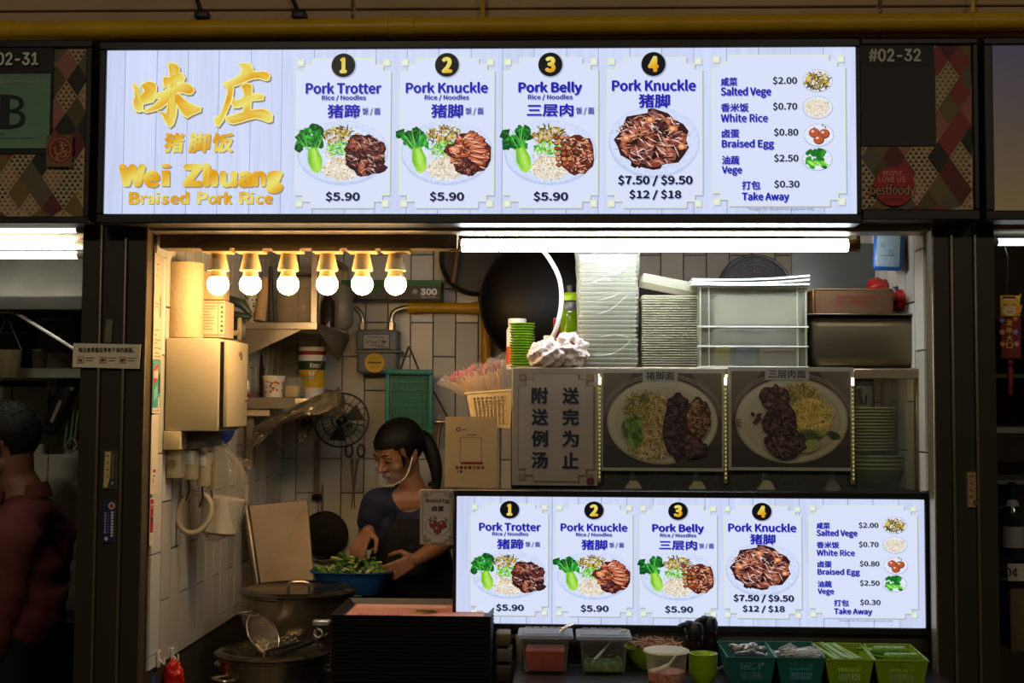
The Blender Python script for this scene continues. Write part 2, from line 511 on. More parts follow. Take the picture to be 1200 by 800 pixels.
def meat(A, x, y, a, b, n, dark, mid, light, chunk=0.42, streaks=70):
    R = A.r
    A.blob(x, y, a, b, dark, 22, 0.1)
    for k in range(n):
        t = R.uniform(0, 2*PI); q = math.sqrt(R.random())*0.82; px, py = x + a*q*math.cos(t), y + b*q*math.sin(t)
        rot = R.uniform(0, PI); s = chunk * R.uniform(0.6, 1.15) * min(a, b)
        A.blob(px, py, s*1.12, s*0.72, tuple(v*0.55 for v in dark), 10, 0.18, rot)
        m = R.choice(mid)
        A.blob(px - s*.05, py - s*.07, s, s*0.6, m, 10, 0.2, rot)
        A.blob(px - s*.12, py - s*.18, s*0.55, s*0.28, tuple(min(255, v*1.25+12) for v in m), 8, 0.25, rot)
    for k in range(streaks):
        t = R.uniform(0, 2*PI); q = math.sqrt(R.random())*0.93; px, py = x + a*q*math.cos(t), y + b*q*math.sin(t)
        d = R.uniform(-0.5, 1.2); l = min(a, b)*R.uniform(0.06, 0.22)
        A.line([(px-l*math.cos(d), py-l*math.sin(d)), (px, py+R.uniform(-.3, .3)*l), (px+l*math.cos(d), py+l*math.sin(d))], min(a, b)*0.05, R.choice(light), True)
DK = (54, 22, 24); MID = [(96, 42, 40), (122, 58, 48), (78, 34, 38), (140, 74, 54), (62, 28, 32)]; LT = [(206, 150, 130), (170, 104, 90), (226, 190, 176), (30, 12, 14), (40, 18, 20), (120, 60, 50)]
RD = (92, 34, 22); RMID = [(168, 82, 52), (188, 104, 70), (140, 62, 40), (206, 130, 96), (112, 44, 30)]; RLT = [(236, 186, 156), (250, 214, 190), (70, 24, 16), (90, 34, 20), (222, 150, 110)]
PICKLE = [(196, 164, 60), (150, 120, 40), (90, 84, 26), (222, 196, 92), (60, 66, 22), (176, 140, 50)]
HERB = [(96, 190, 60), (140, 214, 84), (60, 150, 44), (176, 226, 120)]
def dish(A, x, y, w, h, kind, dim=0):
    """rice plate; x, y centre; w, h half sizes"""
    A.ell(x, y + h*0.02, w, h, (188, 202, 236), 40); A.ell(x, y - h*0.02, w*0.97, h*0.95, (206, 217, 245), 40)
    A.ell(x, y, w*0.80, h*0.76, (192, 206, 238), 40); A.ell(x, y - h*.03, w*0.78, h*0.74, (212, 222, 247), 40)
    if kind == 4:
        meat(A, x - w*0.04, y - h*0.06, w*0.80, h*0.78, 46, DK, MID + [(150, 84, 60), (110, 66, 60)], LT + [(236, 206, 196), (190, 120, 80)], 0.30, 240)
        for (u, v) in ((-0.62, -0.1), (0.6, 0.15), (0.4, -0.35), (-0.1, -0.6)):
            A.blob(x + u*w, y + v*h, w*0.1, h*0.09, (206, 122, 70), 9, 0.2); A.blob(x + u*w, y + v*h, w*0.05, h*0.05, (240, 190, 150), 7, 0.2)
        return
    rice(A, x - w*0.02, y + h*0.50, w*0.40, h*0.36, 150)
    slivers(A, x - w*0.02, y + h*0.12, w*0.36, h*0.3, 80, [(206, 170, 100), (226, 200, 150), (160, 110, 50), (190, 150, 80), (240, 230, 200)], 0.22, 0.07)
    slivers(A, x - w*0.05, y - h*0.52, w*0.38, h*0.28, 110, PICKLE, 0.35, 0.16)
    slivers(A, x - w*0.06, y - h*0.10, w*0.30, h*0.20, 90, HERB, 0.35, 0.22)
    bok_choy(A, x - w*0.64, y - h*0.02, w*0.98, 0.22 if kind != 3 else 0.28)
    if kind == 1: meat(A, x + w*0.52, y + h*0.10, w*0.42, h*0.66, 30, DK, MID, LT, 0.42, 120)
    if kind == 2:
        meat(A, x + w*0.50, y + h*0.05, w*0.44, h*0.66, 16, RD, RMID, RLT, 0.42, 60)
        for k in range(6):
            t = -1.0 + k*0.32; cx, cy = x + w*(0.36 + 0.34*math.cos(t*1.1)), y + h*(0.02 + 0.50*math.sin(t))
            A.blob(cx, cy, w*0.22, h*0.095, (100, 36, 24), 10, 0.12, t*0.7); A.blob(cx, cy - h*.02, w*0.20, h*0.065, (196, 108, 74), 10, 0.15, t*0.7)
            A.line([(cx - w*0.15, cy - h*0.05*math.cos(t)), (cx, cy), (cx + w*0.15, cy + h*0.03)], h*0.03, (244, 206, 184), True)
        meat(A, x + w*0.42, y + h*0.46, w*0.2, h*0.24, 8, DK, MID[:3], LT, 0.5, 16)
    if kind == 3:
        meat(A, x + w*0.58, y + h*0.10, w*0.38, h*0.62, 18, RD, [(150, 74, 50), (120, 54, 40), (96, 42, 32), (172, 96, 66)], RLT, 0.36, 130)
        for r in range(6):
            for c in range(3):
                px, py = x + w*(0.12 + c*0.125 + r*0.012), y + h*(-0.42 + r*0.165)
                A.blob(px, py, w*0.066, h*0.082, (84, 34, 20), 8, 0.1); A.blob(px, py - h*.015, w*0.052, h*0.056, A.r.choice([(186, 112, 66), (160, 86, 50), (206, 140, 92), (140, 70, 40)]), 8, 0.15)
def side_dish(A, x, y, w, h, kind):
    A.ell(x, y, w, h, (176, 186, 212), 30); A.ell(x, y - 0.3, w*0.94, h*0.92, (222, 228, 246), 30)
    if kind == 'pickle': slivers(A, x, y, w*0.82, h*0.8, 150, PICKLE + [(40, 40, 14)], 0.3, 0.12)
    if kind == 'rice': rice(A, x, y, w*0.82, h*0.8, 120)
    if kind == 'egg':
        for k in range(8): A.blob(x + A.r.uniform(-.95, .95)*w, y + A.r.uniform(-.9, .3)*h, w*.07, h*.12, A.r.choice([(200, 60, 50), (90, 150, 60), (240, 220, 220)]), 7)
        for (u, v) in ((-0.3, -0.2), (0.36, -0.12), (0.0, 0.38)):
            A.ell(x+u*w, y+v*h, w*0.36, h*0.42, (110, 40, 20)); A.ell(x+u*w-w*.03, y+v*h-h*.04, w*0.32, h*0.37, (178, 84, 52)); A.ell(x+u*w-w*.1, y+v*h-h*.14, w*0.1, h*0.1, (240, 200, 180))
    if kind == 'vege':
        for k in range(16): A.blob(x + A.r.uniform(-.6, .5)*w, y + A.r.uniform(-.8, .6)*h, w*.26, h*.22, A.r.choice([(20, 110, 30), (40, 150, 40), (70, 180, 50), (14, 84, 24)]), 9, .3, A.r.uniform(0, 3))
        for k in range(7):
            u = -0.5 + k*0.16; A.line([(x + (u-.2)*w, y + .1*h), (x + (u+.1)*w, y + .35*h), (x + (u+.35)*w, y + .6*h)], w*.13, A.r.choice([(140, 220, 70), (176, 236, 110), (100, 196, 60)]), True)
CARD = (216, 224, 250); RIM = (226, 232, 196); RIMD = (168, 176, 190); BLUE = (30, 28, 168); SHAD = (150, 158, 206); INK = (16, 18, 44)
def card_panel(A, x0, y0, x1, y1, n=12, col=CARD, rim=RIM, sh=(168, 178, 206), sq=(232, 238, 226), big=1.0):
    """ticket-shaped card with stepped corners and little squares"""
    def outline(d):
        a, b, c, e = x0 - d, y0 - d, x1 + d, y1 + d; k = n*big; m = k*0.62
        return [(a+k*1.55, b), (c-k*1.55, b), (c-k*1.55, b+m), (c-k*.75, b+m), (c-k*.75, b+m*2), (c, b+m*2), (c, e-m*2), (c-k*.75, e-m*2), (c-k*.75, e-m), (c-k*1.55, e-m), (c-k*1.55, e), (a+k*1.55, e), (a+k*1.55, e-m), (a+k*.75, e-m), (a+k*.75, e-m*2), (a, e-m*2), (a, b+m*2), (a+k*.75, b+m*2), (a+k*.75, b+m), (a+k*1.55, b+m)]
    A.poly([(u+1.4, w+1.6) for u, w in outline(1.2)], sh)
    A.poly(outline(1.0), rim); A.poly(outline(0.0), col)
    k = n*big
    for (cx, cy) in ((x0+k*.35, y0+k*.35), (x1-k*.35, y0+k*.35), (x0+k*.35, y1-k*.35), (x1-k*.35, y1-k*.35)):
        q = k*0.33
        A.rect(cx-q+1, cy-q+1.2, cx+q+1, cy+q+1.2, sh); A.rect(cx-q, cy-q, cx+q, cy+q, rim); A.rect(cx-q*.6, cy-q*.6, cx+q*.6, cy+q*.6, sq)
def number_badge(A, x, y, t, r=14.0):
    A.ell(x+0.6, y+0.8, r+1, r+1, (170, 178, 204), 36); A.ell(x, y, r, r, (12, 12, 16), 40)
    k = 0.26 if t == '1' else 0.40
    A.text(t, (x-r*k, y-r*.64, x+r*k, y+r*.64), gold, 0.06)
# cards in photo units of the upper board
CARDS = [
 (1, 350, 462, 406, [('Pork Trotter', (362, 97, 451, 110.5), BLUE, .035), ('Rice / Noodles', (381, 112, 433, 119), (52, 52, 160), .03),
      ('猪蹄', (388, 123, 426, 139), BLUE, .05), ('饭 / 面', (429, 127, 450, 136), (52, 52, 160), .03), ('$5.90', (387, 225, 427, 237), INK, .035)]),
 (2, 473, 584, 528, [('Pork Knuckle', (480, 97, 576, 110), BLUE, .035), ('Rice / Noodles', (502, 112, 554, 119), (52, 52, 160), .03),
      ('猪脚', (510, 123, 547, 139), BLUE, .05), ('饭 / 面', (550, 127, 571, 136), (52, 52, 160), .03), ('$5.90', (509, 225, 549, 237), INK, .035)]),
 (3, 594, 705, 649, [('Pork Belly', (612, 97, 686, 113), BLUE, .035), ('Rice / Noodles', (623, 112, 675, 119), (52, 52, 160), .03),
      ('三层肉', (622, 123, 676, 138), BLUE, .05), ('饭 / 面', (679, 127, 700, 136), (52, 52, 160), .03), ('$5.90', (630, 225, 670, 237), INK, .035)]),
 (4, 715, 826, 769, [('Pork Knuckle', (721, 95, 818, 108.5), BLUE, .035), ('猪脚', (752, 112, 788, 128), BLUE, .05),
      ('$7.50 / $9.50', (728, 206, 814, 219), INK, .035), ('$12 / $18', (741, 223, 801, 235), INK, .035)]),
]
LIST = [('咸菜', (847, 93, 866, 103), 'Salted Vege', (847, 104, 905, 117), '$2.00', (907, 92, 935, 102), 'pickle', (959, 97)),
        ('香米饭', (847, 123, 879, 133), 'White Rice', (847, 135, 901, 145), '$0.70', (907, 122, 935, 132), 'rice', (959, 128)),
        ('卤蛋', (848, 153, 868, 163), 'Braised Egg', (848, 165, 908, 177), '$0.80', (908, 152, 936, 162), 'egg', (960, 160)),
        ('油蔬', (848, 184, 868, 194), 'Vege', (848, 196, 871, 207), '$2.50', (908, 182, 936, 192), 'vege', (958, 188)),
        ('打包', (871, 213, 892, 223), 'Take Away', (871, 226, 925, 238), '$0.30', (908, 212, 937, 222), None, None)]
def build_cards(root, fn, scr, pic):
    """five menu cards, each its own part; lettering and dish pictures sit on them"""
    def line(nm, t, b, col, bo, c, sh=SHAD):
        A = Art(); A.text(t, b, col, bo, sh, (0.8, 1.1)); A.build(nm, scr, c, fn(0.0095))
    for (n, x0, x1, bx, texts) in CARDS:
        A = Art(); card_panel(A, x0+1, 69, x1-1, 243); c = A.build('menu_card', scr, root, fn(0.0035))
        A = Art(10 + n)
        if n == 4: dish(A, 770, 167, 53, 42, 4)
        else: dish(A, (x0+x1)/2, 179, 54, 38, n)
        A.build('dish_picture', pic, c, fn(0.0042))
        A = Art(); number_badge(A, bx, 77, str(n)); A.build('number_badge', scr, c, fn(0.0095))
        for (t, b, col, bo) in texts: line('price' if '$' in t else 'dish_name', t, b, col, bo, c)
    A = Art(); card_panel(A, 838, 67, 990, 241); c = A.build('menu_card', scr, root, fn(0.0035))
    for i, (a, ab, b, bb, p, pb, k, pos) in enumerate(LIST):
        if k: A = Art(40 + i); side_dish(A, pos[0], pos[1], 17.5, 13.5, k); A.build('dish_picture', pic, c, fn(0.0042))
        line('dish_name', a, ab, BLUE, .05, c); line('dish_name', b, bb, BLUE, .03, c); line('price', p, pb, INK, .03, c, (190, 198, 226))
    A = Art(); A.text('*Images for illustration purpose only', (877, 243.5, 954, 248), (60, 60, 80), .0); A.build('small_print', scr, root, fn(0.0095))
def plank_lines(A, x0, x1, y0, y1, xs, base=(204, 214, 244), line=(150, 160, 196)):
    xs = [x0] + xs + [x1]
    for i in range(len(xs) - 1):
        d = A.r.uniform(-5, 5)
        A.rect(xs[i], y0, xs[i+1], y1, tuple(v + d for v in base))
        for k in range(3):
            u = A.r.uniform(xs[i], xs[i+1]); a = A.r.uniform(y0, y1 - 30); A.rect(u, a, u + 0.35, min(y1, a + A.r.uniform(15, 60)), (182, 192, 224))
    for x in xs[1:-1]: A.rect(x - 0.35, y0, x + 0.45, y1, line)
def frame_fn(org, kx, kz, uc, vc, yaw=0.0):
    """maps picture units to the local space of an upright board; the nested builders add lifts towards the viewer"""
    def at_lift(lift):
        return lambda u, w, l: Vector(((u - uc) * kx, -lift - l, -(w - vc) * kz))
    return at_lift
# ---------------------------------------------------------------- the triangle-pattern sheets beside the boards
def triangle_pattern(A, x0, y0, x1, y1, seed, cell=13.0):
    R = random.Random(seed)
    cols = [(96, 24, 26), (112, 92, 36), (156, 96, 80), (96, 84, 60), (140, 44, 40), (24, 20, 16), (84, 72, 28)]
    tri = [(206, 186, 140)]
    A.rect(x0, y0, x1, y1, (60, 26, 22))
    def clip(p): return (min(max(p[0], x0), x1), min(max(p[1], y0), y1))
    w, h = cell, cell * 1.45
    ny = int((y1 - y0) / h) + 3; nx = int((x1 - x0) / w) + 3
    for j in range(-1, ny):
        for i in range(-1, nx):
            cx = x0 + i * w * 2 + (w if j % 2 else 0); cy = y0 + j * h
            if cx - w > x1 or cy - h > y1: continue
            c = R.choice(cols)
            pts = [clip((cx, cy - h)), clip((cx + w, cy)), clip((cx, cy + h)), clip((cx - w, cy))]
            A.poly(pts, c)
            if R.random() < 0.38:
                n = 4; bg = R.choice([(176, 156, 112), (186, 160, 120)]); fg = R.choice([(112, 92, 36), (96, 24, 26), (24, 20, 16), (150, 84, 60)])
                A.poly(pts, bg)
                for a in range(n):
                    for b in range(n):
                        # small triangles inside the diamond
                        uu, vv = (a + .5)/n - .5, (b + .5)/n - .5
                        px, py = cx + (uu - vv) * w, cy + (uu + vv) * h
                        q = [(px, py - h/n*0.55), (px + w/n*0.8, py + h/n*.30), (px - w/n*0.8, py + h/n*.30)]
                        if all(x0 <= k[0] <= x1 and y0 <= k[1] <= y1 for k in q): A.poly(q, fg, 0.2)
# ---------------------------------------------------------------- materials of the setting
random.seed(7)
M_grout = mat('grout', (52, 46, 38), 0.9, var=0.3)
M_tile = mat('glazed_tile', (206, 202, 190), 0.28, var=0.07, scale=5, bump=0.15, bscale=25)
M_tile_b = mat('glazed_tile_warm', (196, 190, 174), 0.3, var=0.09, scale=5, bump=0.15, bscale=25)
M_tile_c = mat('glazed_tile_dull', (184, 180, 168), 0.36, var=0.1, scale=5, bump=0.15, bscale=25)
M_col = mat('bronze_aluminium', (52, 46, 35), 0.42, 0.35, var=0.18, scale=3, bump=0.05)
M_col2 = mat('bronze_edge', (96, 84, 62), 0.35, 0.4, var=0.15)
M_alu = mat('aluminium_rail', (150, 138, 116), 0.38, 0.7, var=0.15, scale=6)
M_black = mat('black_frame', (22, 19, 16), 0.45, var=0.2)
M_blackp = mat('black_plastic', (14, 14, 15), 0.4, var=0.2)
M_steel = mat('brushed_steel', (176, 168, 154), 0.3, 0.95, var=0.14, scale=4, stretch=(1, 1, 8), bump=0.05)
M_steel2 = mat('worn_steel', (150, 138, 118), 0.42, 0.9, var=0.28, scale=6, bump=0.1)
M_grey = mat('grey_sheet', (96, 96, 92), 0.45, 0.5, var=0.2, scale=2)
M_beige = mat('beige_enamel', (186, 170, 134), 0.45, var=0.08, scale=4)
M_fascia = mat('ceiling_panel', (196, 164, 124), 0.8, var=0.2, scale=2, bump=0.15)
M_gas = mat('yellow_gas_paint', (214, 168, 12), 0.4, var=0.18, scale=7, bump=0.08)
M_pipe = mat('mustard_paint', (190, 142, 12), 0.38, var=0.15, scale=7, bump=0.08)
M_floor = mat('floor_quarry_tile', (86, 70, 56), 0.6, var=0.3, scale=5, bump=0.2)
M_dark = mat('dark_laminate', (30, 26, 22), 0.35, var=0.3, scale=3)
M_white = mat('white_plastic', (214, 210, 198), 0.4, var=0.05)
XL = P(168, 500, -0.03).x; XR = P(1097, 500, -0.05).x
YB = 1.87
PHOTO_TOP = 2.42
def tile_run(parent, place, n_cols, z0, z1, wdt=0.1, hgt=0.3, gap=0.003, phase=0.0, zref=0.0):
    """running-bond upright tiles, each its own object; place(i) puts column i, heights are clipped to z0..z1"""
    shapes = {}
    for i in range(n_cols):
        off = 0.15 if i % 2 else 0.0
        k = math.floor((z0 - zref - off) / hgt)
        while zref + off + k * hgt < z1 - 0.004:
            a = max(z0, zref + off + k * hgt) + gap / 2; b = min(z1, zref + off + (k + 1) * hgt) - gap / 2; k += 1
            if b - a < 0.02: continue
            h = round(b - a, 3)
            if h not in shapes:
                q = MB(); e = 0.0018; w = (wdt - gap) / 2; t = 0.007
                pts = [(-w, 0, 0), (w, 0, 0), (w, 0, h), (-w, 0, h), (-w+e, -t, e), (w-e, -t, e), (w-e, -t, h-e), (-w+e, -t, h-e)]
                q.add(pts, [(4,5,6,7), (0,1,5,4), (1,2,6,5), (2,3,7,6), (3,0,4,7)])
                shapes[h] = []
                for mt in (M_tile, M_tile_b, M_tile_c):
                    me = q.mesh('tile'); fix_normals(me); me.materials.append(mt); shapes[h].append(me)
            o = bpy.data.objects.new('tile', random.choice(shapes[h])); COL.objects.link(o); o.parent = parent
            loc, rz = place(i); o.location = (loc[0], loc[1] + 0.0, a); o.rotation_euler.z = rz
# back wall
q = MB().box((XL - 0.35, YB, 0), (XR + 0.5, YB + 0.12, 2.6)); wall_back = struct('wall_back', q, M_grout)
x_right_back = P(1032, 400, YB).x
nb = int((x_right_back - XL) / 0.1) + 1
xb0 = P(481, 400, YB).x
i0 = math.floor((XL - xb0) / 0.1)
first_z = P(481, 378, YB).z
tile_run(wall_back, lambda i: ((xb0 + (i0 + i + 0.5) * 0.1, YB), 0), int((x_right_back - xb0) / 0.1) - i0 + 1, 0.78, 2.36, zref=first_z - 3.0)
# left wall
q = MB().box((XL - 0.12, 0.0, 0), (XL, YB, 2.6)); wall_left = struct('wall_left', q, M_grout)
tile_run(wall_left, lambda i: ((XL, 0.04 + (i + 0.5) * 0.1), PI / 2), 18, 0.82, 2.32, zref=first_z - 3.0 + 0.08)
# right pilaster
YP = 0.62
q = MB().box((XR, 0.0, 0), (XR + 0.16, YB, 2.6)); wall_right = struct('wall_right', q, M_grout)
tile_run(wall_right, lambda i: ((XR, 0.03 + (i + 0.5) * 0.1), -PI / 2), 6, 0.75, 2.32, zref=first_z - 3.0 + 0.1)
tile_run(wall_right, lambda i: ((XR, 0.65 + (i + 0.5) * 0.1), -PI / 2), 12, 1.9, 2.36, zref=first_z - 3.0 + 0.1)
struct('floor', MB().box((-3.6, -4.6, -0.05), (3.4, 2.3, 0)), M_floor)
struct('ceiling', MB().box((XL - 0.3, 0.02, 2.45), (XR + 0.4, YB, 2.5)), M_fascia)
# roof beam with flat panels above the boards, joints recessed
q = MB().box((-3.2, 0.04, 2.62), (3.2, 0.16, 3.2))
trim1 = struct('trim_1', q, M_fascia)
zz = [P(600, 46, 0.03).z, P(600, 11.5, 0.03).z, P(600, -14, 0.03).z, P(600, -60, 0.03).z]
for r in range(3):
    for (a, b) in ((-2.2, -0.62), (-0.61, 0.95), (0.96, 2.4)):
        part('panel', MB().rbox((a, 0.018, zz[r] + 0.003), (b, 0.045, zz[r+1] - 0.003), 0.003, 1), M_fascia, trim1)
for (x, w) in ((228, 16), (340, 8)):
    a = P(x, -8, 0.0); b = P(x + (8 if x == 228 else 10), 16, 0.0)
    t = MB().tube([a, b], 0.006, 8); t.rbox(b + Vector((-0.02, -0.01, -0.014)), b + Vector((0.022, 0.015, 0.006)), 0.003)
    single('pipe_clip', t, M_black, 'dark metal clip hanging from the roof panel above the gold characters' if x == 228 else 'thin slanting metal strap under the roof panel above card one', 'clip')
# big gas pipe across the top
root = thing('gas_pipe', 'long thick mustard painted pipe running over the menu boards', 'pipe', (0, -0.02, P(600, 35, -0.02).z))
a = P(-40, 36.5, -0.02); b = P(1240, 24.5, -0.02)
rr = 10.5 / S(-0.02)
part('pipe', MB().tube([a, b], rr, 24), M_gas, root)
for x in (480, 4): 
    p = a.lerp(b, (x + 40) / 1280); d = (b - a).normalized()
    part('coupling', MB().tube([p - d*0.040, p - d*0.038, p + d*0.038, p + d*0.040], [rr, rr*1.1, rr*1.1, rr], 24), M_gas, root)
for x in (575, 1143):
    p = a.lerp(b, (x + 40) / 1280)
    c = part('pipe_hanger', MB().tube([p + Vector((0, 0, rr*0.9)), p + Vector((0, 0, 0.075))], 0.007, 8).tube([p + Vector((0, 0, 0.06)), p + Vector((0, 0, 0.35))], 0.005, 8), M_gas if x == 575 else M_gas, root)
    part('clamp_ring', MB().tube([p - (b-a).normalized()*0.01, p + (b-a).normalized()*0.01], rr*1.07, 24), M_gas, root)
# columns
def column(x0, x1, xr0, xr1, label, side):
    a = P(x0, 500, -0.06).x; b = P(x1, 500, -0.06).x; zt = P(600, 262, -0.06).z + 0.03
    root = thing('column', label, 'column', ((a + b) / 2, 0.0, 0))
    r0 = a + (b - a) * 0.30; r1 = a + (b - a) * 0.68
    g = 0.007
    prof = [(a, -0.002), (a, -0.06), (r0 - g, -0.06), (r0, -0.068), (r0 + g, -0.06), (r1 - g, -0.06), (r1, -0.068), (r1 + g, -0.06), (b, -0.06), (b, -0.002)]
    part('shaft', MB().prism(prof, 0.0, zt, 'z'), M_col, root)
    for x in (r0, r1): part('ridge', MB().rbox((x - 0.0045, -0.072, 0), (x + 0.0045, -0.064, zt), 0.002, 2), M_col2, root, 'lighter raised ridge')
    e = b if side == 'left' else a
    part('edge_strip', MB().rbox((e - 0.003, -0.066, 0), (e + 0.003, -0.02, zt), 0.0015, 1), M_col2 if side == 'left' else M_alu, root, 'thin pale metal edge')
    return root, a, b
col_left, CLa, CLb = column(92.5, 168, 0, 0, 'dark bronze column left of the lit stall opening, with a cream notice taped on it', 'left')
col_right, CRa, CRb = column(1095, 1168, 0, 0, 'dark bronze column right of the stall, beside the green plates', 'right')
# stainless jamb lining on both sides of the opening
struct('trim_2', MB().rbox((XL - 0.004, -0.05, 0.3), (XL + 0.006, 0.012, 2.17), 0.002), M_alu)
struct('trim_3', MB().rbox((XR - 0.008, -0.05, 0.3), (XR + 0.004, 0.0, 2.17), 0.002), M_alu)
# head rail under the sign
zt = P(600, 262, -0.05).z
struct('trim_4', MB().rbox((XL, -0.05, zt - 0.022), (XR, 0.05, zt + 0.006), 0.003), M_alu)
struct('trim_5', MB().box((XL - 0.3, -0.02, zt - 0.012), (XR + 0.3, 0.02, 2.46)), M_fascia)
q = MB().rbox((XL + 0.02, 0.025, P(500, 291.5, 0.03).z), (P(536, 290, 0.03).x, 0.095, P(500, 271, 0.03).z), 0.004)
struct('trim_6', q, mat('dull_wood_channel', (112, 92, 66), 0.6, var=0.25, scale=4, stretch=(1, 8, 8)))
# ---------------------------------------------------------------- front sign boxes
YS = -0.14
def board(name, label, cat, x0, y0, x1, y1, Y, fx0=None, fy0=None, fx1=None, fy1=None, depth=0.10, fm=None, screen=True):
    """x0..y1: the picture; f*: outer edge of the frame, photo units"""
    A_ = P(x0, (y0+y1)/2, Y); B_ = P(x1, (y0+y1)/2, Y); C_ = P((x0+x1)/2, y0, Y); D_ = P((x0+x1)/2, y1, Y)
    kx = (B_.x - A_.x) / (x1 - x0); kz = (C_.z - D_.z) / (y1 - y0)
    uc, vc = (x0 + x1) / 2, (y0 + y1) / 2
    org = Vector(((A_.x + B_.x) / 2, Y, (C_.z + D_.z) / 2))
    root = thing(name, label, cat, org)
    X = lambda u: org.x + (u - uc) * kx
    Z = lambda w: org.z - (w - vc) * kz
    fn = frame_fn(org, kx, kz, uc, vc)
    fm = fm or M_black
    fr = MB()
    for (a, b, c, d) in ((fx0, fy0, fx1, y0), (fx0, y1, fx1, fy1), (fx0, y0, x0, y1), (x1, y0, fx1, y1)):
        if c - a > 0.2 and d - b > 0.2: fr.rbox((X(a), Y - 0.012, Z(d)), (X(c), Y + depth, Z(b)), 0.003, 1)
    part('frame', fr, fm, root)
    part('back_box', MB().box((X(fx0) + .004, Y + 0.006, Z(fy1) + .004), (X(fx1) - .004, Y + depth + 0.01, Z(fy0) - .004)), fm, root)
    return root, X, Z, fn
S_scr = screen_mat('lit_screen', SCREEN_E, 0.0)
S_plk = screen_mat('lit_screen_planks', SCREEN_E, 0.07, 60)
S_pic = screen_mat('lit_screen_picture', SCREEN_E * 1.05, 0.12, 160)
root, X, Z, fn = board('menu_sign', 'long lit menu board over the stall with big gold characters and five cards', 'menu sign',
                       124, 57.5, 1003, 251, YS, 116, 48, 1008, 262)
A = Art(3)
plank_lines(A, 124, 1003, 57.5, 251, [146, 184, 221, 258, 296, 333, 371, 409, 444, 481, 518, 556, 593, 630, 668, 705, 742, 779, 816, 854, 891, 928, 966])
A.build('screen', S_plk, root, fn(0.001))
build_cards(root, fn, S_scr, S_pic)
def outline_stroke(A, pts, grow, col):
    cx = sum(p[0] for p in pts) / len(pts); n = len(pts); out = []
    ar = sum(pts[i][0]*pts[(i+1) % n][1] - pts[(i+1) % n][0]*pts[i][1] for i in range(n))
    sg = 1 if ar > 0 else -1
    for i in range(n):
        a, b, c = pts[i-1], pts[i], pts[(i+1) % n]
        n1 = Vector((b[1]-a[1], -(b[0]-a[0]))).normalized(); n2 = Vector((c[1]-b[1], -(c[0]-b[0]))).normalized()
        v = (n1 + n2); 
        if v.length < 0.3: v = n1
        v = v.normalized() * grow * sg / max(0.6, (1 + n1.dot(n2)) / 2) ** 0.5
        out.append((b[0] + v.x, b[1] + v.y))
    A.poly(out, col)
def z1(pts, ox, oy, k=8.0): return [(ox + x / k, oy + y / k) for x, y in pts]
WEI = [ # brush strokes of the first character
 z1([(125,290),(150,300),(185,345),(205,400),(235,440),(225,500),(225,545),(195,565),(160,555),(135,510),(130,470),(145,420),(140,360),(128,320)],140,60),
 z1([(195,320),(235,290),(270,275),(325,285),(350,320),(350,370),(335,395),(325,410),(240,420),(200,440),(210,400),(238,370),(225,340)],140,60),
 z1([(195,445),(240,405),(330,395),(345,430),(320,470),(270,480),(225,490),(205,480)],140,60),
 z1([(455,110),(490,100),(540,115),(565,150),(565,190),(545,260),(548,300),(550,380),(548,500),(545,590),(520,680),(490,710),(465,690),(430,640),(410,590),(365,555),(450,580),(460,500),(455,430),(470,330),(475,240),(470,170)],140,60),
 z1([(410,260),(425,230),(460,240),(500,225),(560,195),(600,205),(622,240),(610,275),(560,290),(480,300),(440,330),(410,345),(420,310)],140,60),
 z1([(340,395),(380,385),(420,370),(470,335),(540,310),(600,290),(660,300),(700,335),(712,365),(690,395),(655,400),(610,385),(560,380),(500,400),(440,440),(380,440),(345,430)],140,60),
 z1([(222,560),(260,540),(330,500),(400,430),(470,390),(500,400),(460,480),(400,530),(330,555),(260,570)],140,60),
 z1([(520,400),(565,390),(600,430),(660,475),(740,515),(780,520),(775,560),(700,590),(650,620),(615,600),(580,550),(550,500),(530,470)],140,60)]
ZHUANG = [
 z1([(330,115),(390,105),(440,115),(462,145),(470,185),(500,190),(560,185),(610,195),(630,230),(620,265),(590,270),(530,250),(470,255),(400,280),(330,310),(280,325),(220,335),(190,315),(185,295),(240,275),(310,240),(350,210),(365,170),(355,140)],240,60),
 z1([(215,320),(280,315),(285,370),(270,450),(240,530),(215,590),(190,650),(150,705),(125,690),(105,640),(110,620),(145,615),(180,550),(210,460),(230,380)],240,60),
 z1([(350,325),(400,295),(450,305),(465,340),(462,400),(455,480),(450,560),(380,590),(385,500),(385,400),(375,350)],240,60),
 z1([(285,430),(300,465),(340,450),(400,415),(480,395),(540,395),(572,415),(568,450),(530,455),(460,460),(400,500),(340,525),(290,525),(270,490)],240,60),
 z1([(215,610),(260,605),(330,580),(400,560),(480,545),(560,540),(620,555),(660,600),(655,655),(620,665),(560,640),(500,625),(430,640),(350,665),(290,680),(250,670),(220,640)],240,60)]
for grp in (WEI, ZHUANG):
    A = Art(5)
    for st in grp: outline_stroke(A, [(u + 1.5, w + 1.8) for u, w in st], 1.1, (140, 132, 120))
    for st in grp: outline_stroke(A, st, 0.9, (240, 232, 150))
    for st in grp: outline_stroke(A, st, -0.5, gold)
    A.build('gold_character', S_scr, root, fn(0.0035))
def gold_word(nm, letters, bo, d, skew=0.0):
    A = Art()
    for (t, b) in letters:
        k = bo if t != 'i' else bo * 0.2
        A.text(t, (b[0] + d, b[1] + d*1.1, b[2] + d, b[3] + d*1.1), (144, 136, 134), k, skew=skew); A.text(t, b, gold, k, skew=skew)
    A.build(nm, S_scr, root, fn(0.0035))
gold_word('gold_lettering', [('猪', (194, 155.5, 217, 178.5)), ('脚', (223, 155.5, 248, 178.5)), ('饭', (251, 155.5, 276, 178.5))], 0.1, 1.2, 0.06)
